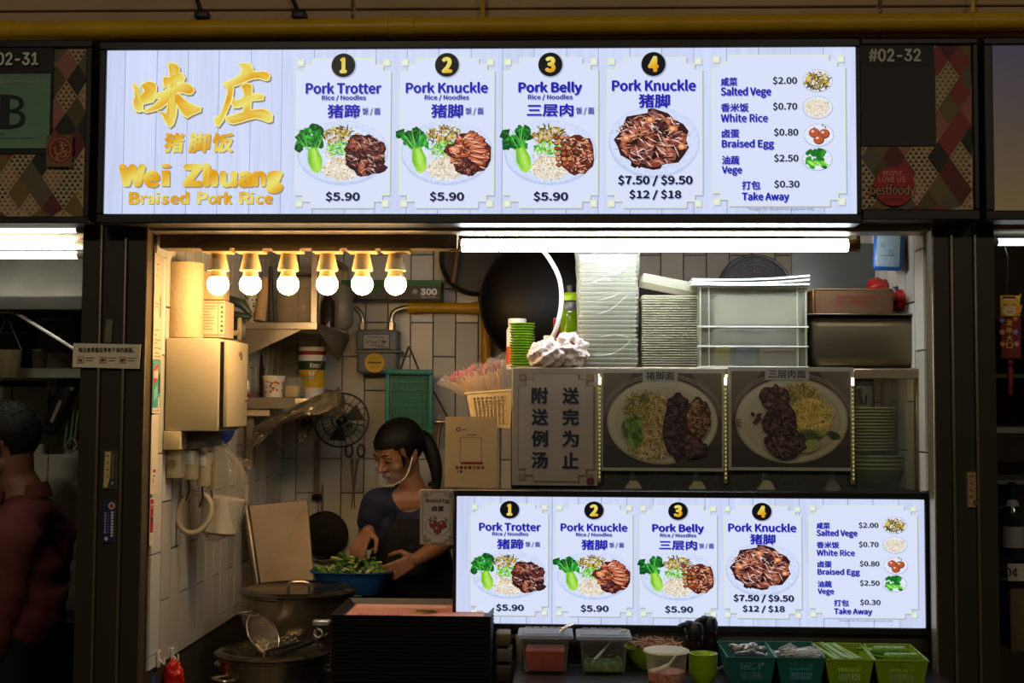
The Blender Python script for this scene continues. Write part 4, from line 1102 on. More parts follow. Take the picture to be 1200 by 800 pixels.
# sockets and trunking below the beige box
xa = XL + .009
a, b, c, e = RB(190, 505, 211, 527, .13)
root = thing('junction_box', 'cream junction box right under the beige cabinet', 'electric box', ((xa+b)/2, .2, c))
part('cover', MB().rbox((xa, .13, c), (b, .21, e), .003), M_beige, root)
part('end_plate', MB().rbox((xa, .21, c + .005), (b + .06, .40, e), .003), M_grey, root, 'grey section')
a, b, c, e = RB(194, 527, 212, 560, .17)
root = thing('wall_switch', 'square switch box with a round knob under the trunking', 'switch', ((xa+b)/2, .2, c))
part('switch_box', MB().rbox((xa, .17, c), (b, .25, e), .003), M_beige, root)
pc = P(201, 543, .165); part('dial', MB().ring(pc, .011, .0022, FM).tube([pc, pc + Vector((0, .006, 0))], .006, 12), mat('dial_tan', (140, 118, 84), .5), root)
for i, (x0, y0, x1, y1, Yq, lab) in enumerate(((213, 528, 228, 562, .22, 'slim cream plug adaptor beside the knob switch'), (230, 530, 243, 570, .28, 'middle cream plug adaptor with black leads'), (243, 527, 252, 574, .36, 'rightmost tall cream plug adaptor'))):
    q = MB(); pbox(q, x0, y0, x1, y1, Yq, .05, .004); q2 = MB(); pbox(q2, x0 + 2, y0 + 3, x1 - 2, y0 + 16, Yq - .004, .006, .002)
    root = thing('plug_adaptor', lab, 'plug', P((x0+x1)/2, y1, Yq)); part('adaptor_body', q, M_beige, root); part('plug', q2, M_white, root)
    part('lead', MB().tube(spline([P((x0+x1)/2, y1, Yq), P((x0+x1)/2 + 1, y1 + 12, Yq + .01), P((x0+x1)/2 - 3, y1 + 24, Yq + .01)], 5), .003, 6), M_blackp, root)
q = MB(); 
pc = P(256, 503, .50); q.lathe([(.001, -.012), (.05, -.012), (.056, .0), (.056, .012), (.05, .014), (.001, .014)], pc, 32, T(pc) @ Rx(80) @ T(-pc)); single('blue_dish', q, mat('blue_plastic', (44, 62, 140), .4), 'round blue dish peeking out under the beige box', 'dish')
# white hook ring and the clear bag with a white tub
M_bag = film('clear_bag', (226, 214, 190), .16, .08, .35)
pc = P(228, 601, .30)
q = MB().ring(pc, 19 / S(.3), .009, (Ry(20) @ Rx(80)).to_3x3(), 36, 10, 1.0, 1.25); single('tape_ring', q, mat('dull_cream_ring', (176, 160, 128), .35), 'thick cream ring hanging low on the left wall beside the clear bag', 'ring')
a, b, c, e = RB(224, 578, 276, 632, .36)
root = thing('plastic_bag', 'clear plastic bag hanging on the left wall with a white tub inside', 'bag', ((a+b)/2, .42, c))
def bagf(u, v):
    t = 2*PI*u; top = P(246, 505, .38); bot = P(248, 634, .42); pr = [(0, .010), (.15, .045), (.4, .088), (.65, .098), (.9, .075), (1, .02)]
    for i in range(len(pr)-1):
        if pr[i][0] <= v <= pr[i+1][0]: r = pr[i][1] + (pr[i+1][1]-pr[i][1])*(v-pr[i][0])/(pr[i+1][0]-pr[i][0])
    ctr = top.lerp(bot, v) + Vector((.05*math.sin(v*PI)*.6, 0, 0))
    r *= 1 + .07*math.sin(5*t + 6*v) + .04*math.sin(11*t)
    return ctr + Vector((r*math.cos(t), r*.55*math.sin(t), 0))
part('bag_skin', MB().grid(bagf, 40, 22), M_bag, root, fix=False)
tp = P(256, 515, .4)
part('knot', crumple(P(252, 508, .4), P(270, 535, .4), P(294, 545, .42), .03, .008, 5, 14, 6), M_bag, root, 'twisted bag end')
q = MB().lathe([(.05, 0), (.062, .01), (.068, .11), (.07, .12), (.064, .12)], ((a+b)/2 - .002, .42, c + .012), 28, T(((a+b)/2, .42, c)) @ Ry(8) @ T((-(a+b)/2, -.42, -c))); single('white_tub', q, mat('milk_tub', (206, 196, 170), .4), 'white tub hanging inside the clear bag', 'tub')
# knobbly pipe end and clear pipes behind (water heater hoses)
q = MB().tube(spline([P(268, 552, .8), P(290, 546, .82), P(300, 549, .85)], 5), .016, 12); 
# steel board leaning, hung ladles, strainers on the back wall
Yb = 1.1
bl, br, tr_, tl_ = P(302, 690, Yb - .06), P(368, 686, Yb - .02), P(360, 586, Yb + .1), P(288, 593, Yb + .02)
q = MB(); n = Vector((0, .02, 0)); q.add([bl, br, tr_, tl_, bl + n, br + n, tr_ + n, tl_ + n], [(0,1,2,3), (7,6,5,4), (0,4,5,1), (1,5,6,2), (2,6,7,3), (3,7,4,0)])
root = thing('steel_board', 'large dull steel board leaning upright behind the stock pots', 'board', (bl + br) / 2); part('plate', q, mat('tarnished_steel', (122, 106, 84), .5, .6, var=.22, scale=5, bump=.1), root)
part('rolled_edge', MB().tube([tl_, bl], .014, 10, round_=True), M_steel2, root)
def ladle(x, y0, y1, Y, label, bowl=13, flat_=False):
    root = thing('ladle', label, 'ladle', P(x, y1, Y))
    t = P(x, y0, Y); b_ = P(x, y1, Y); k = 1 / S(Y)
    part('hook', MB().tube(spline([t + Vector((0, .03, .01)), t + Vector((0, .01, .03)), t + Vector((0, -.01, .01)), t], 5), .0025, 6), M_steel, root)
    part('handle', MB().rbox((t.x - 3.2*k, Y - .002, b_.z), (t.x + 3.2*k, Y + .002, t.z), .0015, 1), M_steel2, root)
    part('bowl', MB().ball(b_, (bowl*k, bowl*k*.45, bowl*k*.55), 20), M_blackp, root, 'dark bowl')
ladle(372, 516, 582, 1.835, 'long handled ladle hanging on the back wall above the dark strainer', 7)
def hung_strainer(cx, cy, r, Y, label, dome=.05, yoke=True, dark=True, tilt=82, up=True):
    c_ = P(cx, cy, Y); rr_ = r / S(Y); Mt = Rx(tilt).to_3x3()
    root = thing('strainer', label, 'strainer', c_ - Vector((0, 0, rr_)))
    part('rim', MB().ring(c_, rr_, .005, Mt, 44, 8), M_blackp, root)
    q = MB(); nr, ns = 9, 40
    M_ = M_blackp
    for i in range(1, nr):
        f = i / nr; q.ring(c_ + Mt @ Vector((0, 0, dome * (1 - f*f))), rr_*f, .0012, Mt, 36, 4)
    for k in range(ns):
        t = 2*PI*k/ns; pts = [c_ + Mt @ Vector((rr_*f*math.cos(t), rr_*f*math.sin(t), dome*(1 - f*f))) for f in (1, .75, .5, .25, .08)]
        q.tube(pts, .0009, 4)
    part('wire_mesh', q, mat('dark_wire', (46, 44, 40), .45, .5), root, kind='stuff')
    return root, c_, rr_
root, c_, rr_ = hung_strainer(380, 627, 27, 1.83, 'round dark strainer hanging on the back wall beside the steel board')
part('handle', MB().tube([c_ + Vector((-.01, 0, rr_)), c_ + Vector((-.01, 0, rr_ + .12))], .004, 8), M_steel2, root)
part('backing', MB().ball(c_ + Vector((0, .012, 0)), (rr_*.97, .012, rr_*.97), 28), mat('mesh_backing', (44, 42, 40), .6), root, 'dark fine mesh')  # solid dark disc behind the wires
q = MB().tube(spline([P(321, 522, 1.6), P(326, 524, 1.6), P(332, 530, 1.6), P(331, 537, 1.6), P(325, 536, 1.6)], 6), .0022, 6); single('wire_hook', q, M_steel2, 'bent wire hook on the wall left of the ladle', 'hook')
# scissors on the wall left of the cook
root = thing('scissors', 'black scissors hanging on the back wall left of the cook', 'scissors', P(415, 600, 1.85))
for (dx, s) in ((-3, 1), (4, -1)):
    part('finger_loop', MB().ring(P(415 + dx*2, 528, 1.85), .022, .004, Rx(85).to_3x3(), 20, 6, .7, 1.2), M_blackp, root)
    part('blade', MB().tube([P(415 + dx, 537, 1.85), P(414 - dx*.6, 596, 1.85)], [.007, .002], 6), M_steel2, root)
# gas meter
Ym = 1.70; k = 1 / S(Ym)
root = thing('gas_meter', 'grey gas meter with dial window and round yellow sticker on the back wall', 'gas meter', P(441, 437, Ym + .05))
M_meter = mat('meter_grey', (108, 112, 112), .5, var=.08)
q = MB(); pbox(q, 417, 386, 466, 411.5, Ym, .12, .012, 3); part('upper_case', q, M_meter, root)
q = MB(); pbox(q, 418, 412.5, 465, 437, Ym, .12, .012, 3); part('lower_case', q, M_meter, root)
q = MB(); pbox(q, 415, 410.5, 470, 413, Ym - .006, .13, .002, 1); part('flange', q, M_grey, root)
q = MB(); pbox(q, 425, 391, 457, 409, Ym - .006, .01, .003, 1); dp = part('dial_plate', q, M_grey, root)
A = Art(3); A.rect(426, 392, 456, 408, (150, 152, 148)); A.rect(429, 399, 452, 402, (20, 18, 18)); A.text('00728', (430, 399.4, 447, 401.6), (220, 220, 210), .01); A.text('Singapore Gas', (431, 393, 450, 397), (40, 40, 44), .01); A.rect(434, 404, 450, 405, (40, 40, 40)); A.rect(440, 406, 455, 407, (40, 40, 40))
flat('dial_print', 425, 391, 457, 409, Ym - .006, dp, M_print, A)
A = Art(3); A.ell(439, 425, 11.5, 11.5, (206, 168, 20), 36); A.text('SAFETY', (432, 418, 446, 421.5), (120, 100, 20), .01); A.rect(431, 423.5, 447, 426, (110, 90, 20)); A.text('CHECK', (434, 428, 445, 431), (140, 110, 20), .01)
flat('round_sticker', 427, 413, 451, 437, Ym, root, M_print, A, .002, 'round yellow sticker')
for pts in ([P(425, 386, Ym+.06), P(425, 375, Ym+.06), P(422, 366, Ym+.06), P(415, 360, Ym+.06)], [P(459, 386, Ym+.06), P(459, 373, Ym+.06), P(464, 364, Ym+.06), P(478, 360, Ym+.06)]):
    part('elbow_pipe', MB().tube(spline(pts, 6), .0115, 14), M_steel, root); part('union_nut', MB().tube([pts[0] + Vector((0, 0, -.002)), pts[0] + Vector((0, 0, .03))], .017, 6), M_steel, root)
root = thing('gas_branch_pipe', 'yellow pipe elbow running from the gas meter down beside the wok', 'pipe', P(565, 440, Ym + .06))
part('pipe', MB().tube([P(478, 360, Ym+.06), P(556, 361, Ym+.06)], 6.2*k, 20), M_pipe, root)
part('pipe', MB().tube([P(569.5, 372, Ym+.06), P(570, 520, Ym+.06)], 6.2*k, 20), M_pipe, root)
part('elbow', MB().tube(spline([P(553, 361, Ym+.06), P(563, 361, Ym+.06), P(569, 366, Ym+.06), P(569.5, 376, Ym+.06)], 6), 7.4*k, 20), M_pipe, root)
part('collar', MB().tube([P(478, 360, Ym+.06), P(485, 360, Ym+.06)], 7.6*k, 20), M_pipe, root)
# green and black box
Yg = 1.62
a, b, c, e = RB(400, 328, 517, 351.5, Yg)
root = thing('wrap_box', 'long black and green box marked 300 lying on the yellow pipe', 'box', ((a+b)/2, Yg + .07, c))
part('box', MB().rbox((a, Yg, c), (b, Yg + .14, e), .003, 1), mat('box_black', (26, 24, 22), .4), root)
A = Art(4); A.rect(400, 328, 517, 335, (44, 96, 30)); A.poly([(400, 328), (460, 328), (440, 345), (400, 346)], (36, 80, 26)); A.text('300', (493, 338, 512, 345.5), (214, 214, 206), .06, grot=True); A.text('300mm x 500m', (493, 347, 511, 348.6), (200, 200, 190), .01); A.blob(486, 342, 4, 3, (130, 140, 120), 8, .3)
flat('print', 400, 328, 517, 351.5, Yg, root, M_print, A)
# lid/pan with wooden handle
pc = P(560, 303, 1.78); rr_ = 44 / S(1.78)
root = thing('frying_pan', 'dark round pan with a wooden handle hanging left of the wok', 'pan', pc - Vector((0, 0, rr_)))
part('disc', MB().lathe([(.001, .01), (rr_*.9, .006), (rr_, -.012), (rr_*.98, -.012), (rr_*.88, 0), (.001, .004)], pc, 44, T(pc) @ Rx(86) @ T(-pc)), mat('smoky_pan', (60, 58, 52), .35, .3, var=.2), root)
part('rim', MB().ring(pc + Vector((0, -.012, 0)), rr_, .006, Rx(86).to_3x3(), 48, 8), M_blackp, root)
part('handle', MB().tube([P(536, 297, 1.72), P(531, 329, 1.72)], [.011, .014], 12, round_=True), mat('wood_handle', (110, 76, 48), .5, var=.3, scale=10, stretch=(1, 1, .2)), root, 'wooden handle')
part('ferrule', MB().tube([P(537, 290, 1.72), P(536, 297, 1.72)], .008, 12), M_steel, root)
# wok
pc = P(637, 354, 1.55); rr_ = 74 / S(1.55)
root = thing('wok', 'very large black wok hanging on the back wall behind the tube light', 'wok', pc - Vector((0, 0, rr_)))
prof = [(rr_*math.sin(t), rr_*.36*(1 - math.cos(t)) / 1.0) for t in [PI/2*i/14 for i in range(15)]]
prof = [(max(r, .001), -z) for r, z in prof]
part('bowl', MB().lathe([(r, z + rr_*.36) for r, z in prof] + [(r*.985, z + rr_*.36 - .006) for r, z in reversed(prof)], pc, 56, T(pc) @ Rx(90) @ T(-pc), cap=False), mat('seasoned_iron', (15, 13, 12), .42, .4, var=.5, scale=9, bump=.25, bscale=18), root)
part('rim', MB().ring(pc, rr_, .006, Rx(90).to_3x3(), 56, 8), M_blackp, root)
part('wall_hook', MB().tube([pc + Vector((0, -.008, rr_ - .004)), pc + Vector((0, .02, rr_ + .012)), (pc.x, YB - .004, pc.z + rr_ + .012)], .006, 8), M_steel, root)
part('wall_bracket', MB().tube([pc + Vector((0, .02, -.05)), (pc.x, YB - .004, pc.z - .05)], .012, 8), M_steel2, root)
# teal basket
Yt = 1.66; a, b, c, e = RB(452, 433, 508, 508, Yt)
M_teal = mat('teal_plastic', (52, 140, 128), .45, var=.08)
root = thing('hanging_basket', 'teal plastic sieve basket hanging on the back wall above the cook', 'basket', ((a+b)/2, Yt, c))
q = MB()
for (u0, v0, u1, v1) in ((a, e - .02, b, e), (a, c, b, c + .02), (a, c + .02, a + .02, e - .02), (b - .02, c + .02, b, e - .02)): q.rbox((u0, Yt - .03, v0), (u1, Yt, v1), .006, 2)
part('rim', q, M_teal, root)
part('base', MB().box((a + .02, Yt + .02, c + .02), (b - .02, Yt + .024, e - .02)), mat('teal_net', (64, 128, 106), .6, var=.3, scale=120), root, 'greener mesh base')
for i in range(1, 7): z_ = c + .02 + (e - c - .04)*i/7; part('cross_rib', MB().rbox((a + .02, Yt + .008, z_ - .003), (b - .02, Yt + .02, z_ + .003), .001, 1), M_teal, root)
for i in range(1, 12): x_ = a + .02 + (b - a - .04)*i/12; part('fine_rib', MB().rbox((x_ - .001, Yt + .012, c + .02), (x_ + .001, Yt + .02, e - .02), .0005, 1), M_teal, root)
tp = P(479, 405, Yt)
for x_ in (469, 491): part('strap', MB().tube([tp, P(x_, 434, Yt - .01)], .004, 6), mat('brown_cord', (64, 48, 38), .7), root)
part('strap', MB().tube([P(508, 458, Yt), P(524, 488, Yt)], .004, 6), MATS['brown_cord'], root)
part('nail', MB().tube([tp + Vector((0, -.01, 0)), tp + Vector((0, .1, 0))], .003, 6), M_steel, root)
# beige perforated basket with a bag of wooden picks
Yk = .42
tl, trr, brr, bll = P(545, 461, Yk), P(599, 457, Yk), P(597, 502, Yk), P(553, 500, Yk)
M_bb = mat('beige_basket', (196, 168, 112), .5, var=.08)
root = thing('perforated_basket', 'beige perforated plastic basket left of the glass case', 'basket', (bll + brr) / 2 + Vector((0, .06, 0)))
ncx, ncz = 8, 9
def bp(u, v, y=0): return bll.lerp(brr, u).lerp(tl.lerp(trr, u), v) + Vector((0, y, 0))
q = MB()
def bar(u0, v0, u1, v1, y0=0., y1=.004):
    vs = [bp(u0, v0, y0), bp(u1, v0, y0), bp(u1, v1, y0), bp(u0, v1, y0), bp(u0, v0, y1), bp(u1, v0, y1), bp(u1, v1, y1), bp(u0, v1, y1)]
    q.add(vs, [(0,1,2,3), (7,6,5,4), (0,4,5,1), (1,5,6,2), (2,6,7,3), (3,7,4,0)])
bar(0, .86, 1, 1); bar(0, 0, 1, .08); bar(0, .08, .16, .86); bar(.9, .08, 1, .86)
for i in range(ncx): u = .16 + .74*(i + 1)/ncx; bar(u - .040, .08, u - .014, .86)
for j in range(ncz): v = .08 + .78*(j + .5)/ncz; bar(.16, v - .050, .9, v - .022, .0004, .0036)
part('front_wall', q, M_bb, root)
q = MB(); dd = Vector((0, .14, 0)); 
for (A1, B1, C1, D1) in ((tl, bll, bll + dd, tl + dd), (trr, brr, brr + dd, trr + dd), (tl + dd, trr + dd, brr + dd, bll + dd), (bll, brr, brr + dd, bll + dd)):
    nn = (B1 - A1).cross(C1 - A1).normalized() * .003
    q.add([A1, B1, C1, D1, A1 + nn, B1 + nn, C1 + nn, D1 + nn], [(0,1,2,3), (7,6,5,4), (0,4,5,1), (1,5,6,2), (2,6,7,3), (3,7,4,0)])
part('side_walls', q, M_bb, root)
part('rolled_rim', MB().tube([tl, trr, trr + dd, tl + dd], .004, 8, closed=True), M_bb, root)
rs = random.Random(5); M_pick = mat('bamboo_pick', (206, 160, 100), .6, var=.15); M_pickr = mat('red_tip', (176, 60, 66), .5)
pk = None
cpk = P(560, 462, Yk + .06)
for i in range(60):
    t = rs.uniform(0, 1); s0 = P(560 + 30*t + rs.uniform(-3, 3), 470, Yk + rs.uniform(.03, .1)); e0 = P(526 + 58*t + rs.uniform(-4, 3), 440 - 16*t + rs.uniform(-5, 5), Yk + rs.uniform(.0, .1))
    if pk is None:
        base = MB().tube([(0, 0, 0), (0, 0, .10)], .0018, 5); mep = base.mesh('skewer'); mep.materials.append(M_pick)
        tip = MB().tube([(0, 0, .10), (0, 0, .118)], .0026, 5); met = tip.mesh('tip'); met.materials.append(M_pickr); pk = 1
    o = bpy.data.objects.new('toothpick', mep); COL.objects.link(o); o.location = s0; dv = e0 - s0
    o.rotation_euler = dv.to_track_quat('Z', 'Y').to_euler(); o.scale = (1, 1, dv.length / .118)
    tag(o, 'thin bamboo pick with a red tip in the clear bag above the beige basket', 'pick', 'bamboo picks in the beige basket')
    c2 = bpy.data.objects.new('red_tip', met); COL.objects.link(c2); c2.parent = o; c2['label'] = 'red tip'
def bg2(u, v):
    t = 2*PI*u; b_ = P(573, 470, Yk + .06); t_ = P(556, 430, Yk + .05); c__ = b_.lerp(t_, v)
    r = .055 + .05*v + .012*math.sin(3*t + 2) + .01*math.sin(9*t + v*8)*v
    return c__ + Vector((r*math.cos(t)*1.15, r*.6*math.sin(t), .05*math.cos(t)*v + .012*math.sin(7*t)*v))
single('pick_bag', MB().grid(bg2, 48, 10), film('pick_bag_film', (236, 226, 210), .26, .06, .3), 'open clear plastic bag holding the bamboo picks', 'bag', fix=False)
bpy.data.objects[-1] if False else None
# chrome tap behind the payment board
root = thing('wall_tap', 'small chrome wall tap left of the payment board', 'tap', P(513, 505, 1.7))
part('valve', MB().tube([P(508, 494, 1.7), P(522, 494, 1.7)], .008, 12).tube([P(514, 494, 1.7), P(514, 487, 1.7)], .006, 10), M_steel, root)
part('hose', MB().tube(spline([P(516, 496, 1.7), P(513, 520, 1.7), P(515, 560, 1.7)], 6), .009, 10), M_steel2, root)
# payment board and the egg card
Yq = .10
root = thing('payment_board', 'tan board with a dark bordered printed square, right of the cook', 'sign', P(552, 571, Yq))
q = MB(); q.prism([(P(522, 488, Yq).x, P(522, 488, Yq).z), (P(583, 489, Yq).x, P(583, 489, Yq).z), (P(582, 571, Yq).x, P(582, 571, Yq).z), (P(521, 570, Yq).x, P(521, 570, Yq).z)], Yq, Yq + .006, 'y'); part('board', q, mat('tan_board', (196, 164, 112), .5, var=.06), root)
A = Art(6); A.ell(537, 503, 3, 2.6, (110, 70, 40), 16); A.ell(537, 503, 1.6, 1.3, (196, 164, 112), 12); A.rect(541, 502.5, 546, 504, (130, 96, 60)); A.rect(563, 502, 569, 503, (160, 126, 80)); A.rect(547, 509, 558, 510, (90, 60, 40)); A.rect(539, 512, 565, 513, (150, 116, 76)); A.rect(539, 512, 540, 541, (150, 116, 76)); A.rect(564, 512, 565, 541, (150, 116, 76)); A.rect(540, 541, 566, 544, (120, 40, 30))
for i, c_ in enumerate([(130, 40, 34), (60, 30, 28), (130, 40, 34), (40, 34, 34), (160, 90, 50), (120, 60, 40), (90, 80, 60)]): A.rect(534 + i*5, 546, 537.6 + i*5, 549.5, c_)
A.rect(536, 551, 537, 554, (90, 50, 40)); A.rect(539, 551, 542, 554, (50, 30, 30))
flat('print', 521, 488, 583, 571, Yq, root, M_print, A)
Yc = .04
root = thing('egg_card', 'small card reading Braised Egg at the left edge of the lower screen', 'card', P(512, 638, Yc))
q = MB(); pbox(q, 492, 573.5, 533.5, 638, Yc, .004, .001, 1); part('card', q, mat('grey_card', (170, 156, 140), .5), root)
A = Art(61); A.rect(492.5, 574, 533, 637.5, (176, 162, 146)); card_panel(A, 496, 577, 530, 635, 6, (186, 172, 156), (150, 134, 110), (130, 116, 100), (150, 130, 100))
A.text('Braised Egg', (499, 584, 527, 590), (30, 24, 30), .03); A.text('卤蛋', (506, 592.5, 520, 599), (30, 24, 30), .12)
A.ell(513, 616, 15, 12, (160, 146, 140), 30); A.ell(513, 615.5, 13.5, 10.5, (190, 176, 168), 30)
for k in range(12): A.blob(513 + A.r.uniform(-11, 11), 615 + A.r.uniform(-9, 3), 1.6, 1.4, A.r.choice([(150, 60, 50), (90, 100, 60)]), 7)
for (u, v) in ((-5, -2), (5.5, -1.5), (0, 4.5)): A.ell(513 + u, 616 + v, 5, 5.2, (70, 26, 16)); A.ell(512.6 + u, 615.6 + v, 4.4, 4.5, (134, 56, 38)); A.ell(511.5 + u, 614 + v, 1.4, 1.2, (210, 160, 140))
flat('print', 492, 573.5, 533.5, 638, Yc, root, M_print, A)
# notice taped on the left column, strip of tape and stickers
Yn = -.074
root = thing('column_notice', 'cream notice taped across the left bronze column', 'notice', P(125, 432, Yn))
q = MB().prism([(P(u, w, Yn).x, P(u, w, Yn).z) for u, w in ((86, 402), (165, 403.5), (163, 432), (85, 430))], Yn - .001, Yn + .001, 'y'); part('sheet', q, M_paper, root)
A = Art(3); A.text('每位食客都应享有干净的桌面。', (92, 407, 157, 413), (60, 44, 40), .04)
for (x_) in (91, 117, 140):
    A.rect(x_, 418, x_ + 8, 425.5, (150, 70, 50)); A.rect(x_ + .8, 418.8, x_ + 7.2, 424.7, (214, 196, 160)); A.blob(x_ + 4, 422, 2.6, 2.2, (130, 50, 36), 7, .4); A.rect(x_ + 10, 419, x_ + 20, 420, (120, 90, 76)); A.rect(x_ + 10, 422, x_ + 18, 423, (120, 90, 76))
flat('print', 86, 402, 165, 431, Yn, root, M_print, A, .002)
q = MB().prism([(P(u, w, Yn).x, P(u, w, Yn).z) for u, w in ((123, 374), (131, 374), (129, 401), (121, 401))], -.0655, -.063, 'y'); single('tape_strip', q, mat('old_tape', (110, 102, 78), .5), 'grey tape strip on the left column above the notice', 'tape')
def small_sticker(name, x0, y0, x1, y1, label, art):
    root = thing(name, label, 'sticker', P((x0+x1)/2, y1, -.0645)); q = MB(); a_, b_, c_, e_ = RB(x0, y0, x1, y1, -.0645); q.box((a_, -.0645, c_), (b_, -.0625, e_)); part('label_base', q, M_paper, root)
    A = Art(2); art(A); flat('print', x0, y0, x1, y1, -.0645, root, M_print, A)
def worn(A):
    A.rect(121, 528, 137, 573, (60, 52, 40)); A.poly([(123, 529), (130, 529), (129, 560), (126, 571), (121.5, 571)], (190, 164, 110))
    for k in range(4): A.rect(124 + k % 2, 533 + k*8, 128, 535 + k*8, (150, 110, 60))
    A.rect(131.5, 532, 133, 560, (120, 100, 76)); A.ell(132, 566, 3.5, 4, (26, 40, 50)); A.ell(132, 566, 1.4, 1.6, (150, 150, 130))
small_sticker('worn_sticker', 121, 528, 137, 573, 'worn tan sticker on the left column above the navy one', worn)
def navy(A):
    A.rect(120, 587, 135, 636, (24, 26, 58)); A.ell(130.5, 592.5, 3.8, 4, (200, 196, 200), 20); A.ell(130.5, 592.5, 2.6, 2.8, (170, 40, 40), 16)
    for k in range(9): A.rect(130, 599 + k*3.4, 133, 601.4 + k*3.4, (190, 190, 200))
    for k in range(8): A.rect(122.5, 600 + k*3.2, 124.5, 602.2 + k*3.2, (150, 150, 180)); A.rect(126.6, 600 + k*3.2, 127.4, 602.2 + k*3.2, (120, 120, 150))
    A.ell(125, 631, 2, 2.4, (190, 190, 200), 12)
small_sticker('navy_sticker', 120, 587, 135, 636, 'navy service sticker with a phone number on the left column', navy)
def worn2(A):
    A.rect(1133, 552, 1149, 595, (30, 24, 18)); A.rect(1134, 553, 1143.5, 594, (150, 116, 66))
    for k in range(4): A.blob(1138.5, 558 + k*8, 2.6, 1.8, (110, 78, 36), 7, .3)
    for k in range(8): A.rect(1145.6, 555 + k*3.4, 1147.4, 557.4 + k*3.4, (110, 76, 50))
    A.ell(1144, 589, 3.5, 4, (20, 24, 26)); A.ell(1144, 589, 1.5, 1.7, (130, 120, 100))
small_sticker('worn_sticker', 1133, 552, 1149, 595, 'small orange and black sticker on the right column', worn2)
# ================================================================ right side: glass case, what stands on it, lower screen, counter
M_stwarm = mat('steel_case', (150, 134, 110), .4, .6, var=.2, scale=3, stretch=(1, 1, 6))
CY0, CY1 = .10, .52
cz0 = P(840, 574, CY0).z; cz1 = P(840, 430.5, CY0).z
ca, cb = P(599, 500, CY0).x, P(1086, 500, CY0).x
root = thing('display_case', 'long steel framed glass case carrying the food posters over the lower screen', 'display case', ((ca+cb)/2, (CY0+CY1)/2, cz0))
zr = P(840, 443, CY0).z
part('top_board', MB().rbox((ca, CY0, zr + .012), (cb, CY1, cz1), .003, 1), M_stwarm, root)
part('top_rail', MB().rbox((P(1000, 440, CY0).x, CY0 - .006, zr), (cb, CY0 + .02, cz1 - .002), .003, 1), M_stwarm, root)
part('bottom_board', MB().rbox((ca, CY0, cz0 - .03), (cb, CY1, cz0), .003, 1), M_blackp, root)
part('back_panel', MB().rbox((ca, CY1 - .012, cz0), (P(1020, 500, CY1).x, CY1, zr + .01), .003, 1), mat('case_back', (70, 58, 44), .5, .3, var=.3), root)
part('side_panel', MB().rbox((ca, CY0, cz0), (ca + .02, CY1, cz1), .003, 1), M_blackp, root)
part('post', MB().rbox((P(1074, 500, CY0).x, CY0, cz0), (cb, CY0 + .03, zr), .003, 1), M_stwarm, root)
part('post', MB().rbox((cb - .03, CY1 - .03, cz0), (cb, CY1, zr), .003, 1), M_stwarm, root)
M_glass = film('case_glass', (200, 206, 200), .05, .02, 0.0)
part('glass_front', MB().box((ca + .02, CY0 + .012, cz0), (P(1072, 500, CY0).x, CY0 + .016, zr)), M_glass, root, 'clear glass front')
M_led = lamp_mat('led_strip', (206, 196, 110), .55); M_ledtop = lamp_mat('led_top', (255, 244, 214), 4.0); M_ledbase = mat('led_backing', (120, 116, 84), .5)
for x in (702.5, 848.5, 997.5):
    x += 1.5 if x > 800 else 0; a_ = P(x - 2, 445, CY0 - .016).x; b_ = P(x + 2.4, 445, CY0 - .016).x
    st = part('led_channel', MB().rbox((a_, CY0 - .016, cz0 + .02), (b_, CY0 + .002, zr + .005), .002, 1), M_ledbase, root)
    for i in range(24):
        z_ = zr - .008 - i*.0125
        if z_ < cz0 + .03: break
        part('led', MB().box((a_ + .0035, CY0 - .018, z_ - .003), (b_ - .0035, CY0 - .016, z_ + .003)), M_led, st)
    part('lit_end', MB().box((a_ + .002, CY0 - .019, zr - .020), (b_ - .002, CY0 - .016, zr + .002)), M_ledtop, st)
part('added_light_bar', MB().rbox((ca + .04, CY0 + .05, zr + .006), (cb - .05, CY0 + .062, zr + .012), .002, 1), lamp_mat('case_fill_light', (255, 236, 180), 5.0), root, 'added glowing strip under the top board that brightens the plates')  # added glow inside the case, put in to lighten the plate stack
# sign and two posters on the glass
YP_ = CY0 - .0095
M_board = mat('sign_board', (150, 138, 122), .5, var=.05)
root = thing('soup_sign', 'grey beige sign with two columns of black Chinese characters left on the case', 'sign', P(650, 569, YP_))
q = MB(); pbox(q, 600, 431, 701, 569, YP_, .008, .002, 1); part('board', q, M_board, root)
A = Art(3); A.rect(600.5, 431.5, 700.5, 568.5, (150, 138, 122)); card_panel(A, 608, 438, 695, 563, 11, (156, 144, 130), (120, 104, 74), (104, 92, 78), (140, 122, 92), 1.05)
A.blob(692, 564, 5, 5, (80, 34, 28), 14, .05)
flat('print', 600, 431, 701, 569, YP_, root, M_print, A)
for (x, cs) in ((623, '附送例汤'), (659, '送完为止')):
    A = Art(3)
    for i, ch in enumerate(cs): A.text(ch, (x, 454 + i*25.2, x + 19, 473 + i*25.2), (14, 16, 26), .055, (112, 112, 122), (1.0, 1.2))
    flat('lettering', 600, 431, 701, 569, YP_, root, M_print, A, .003)
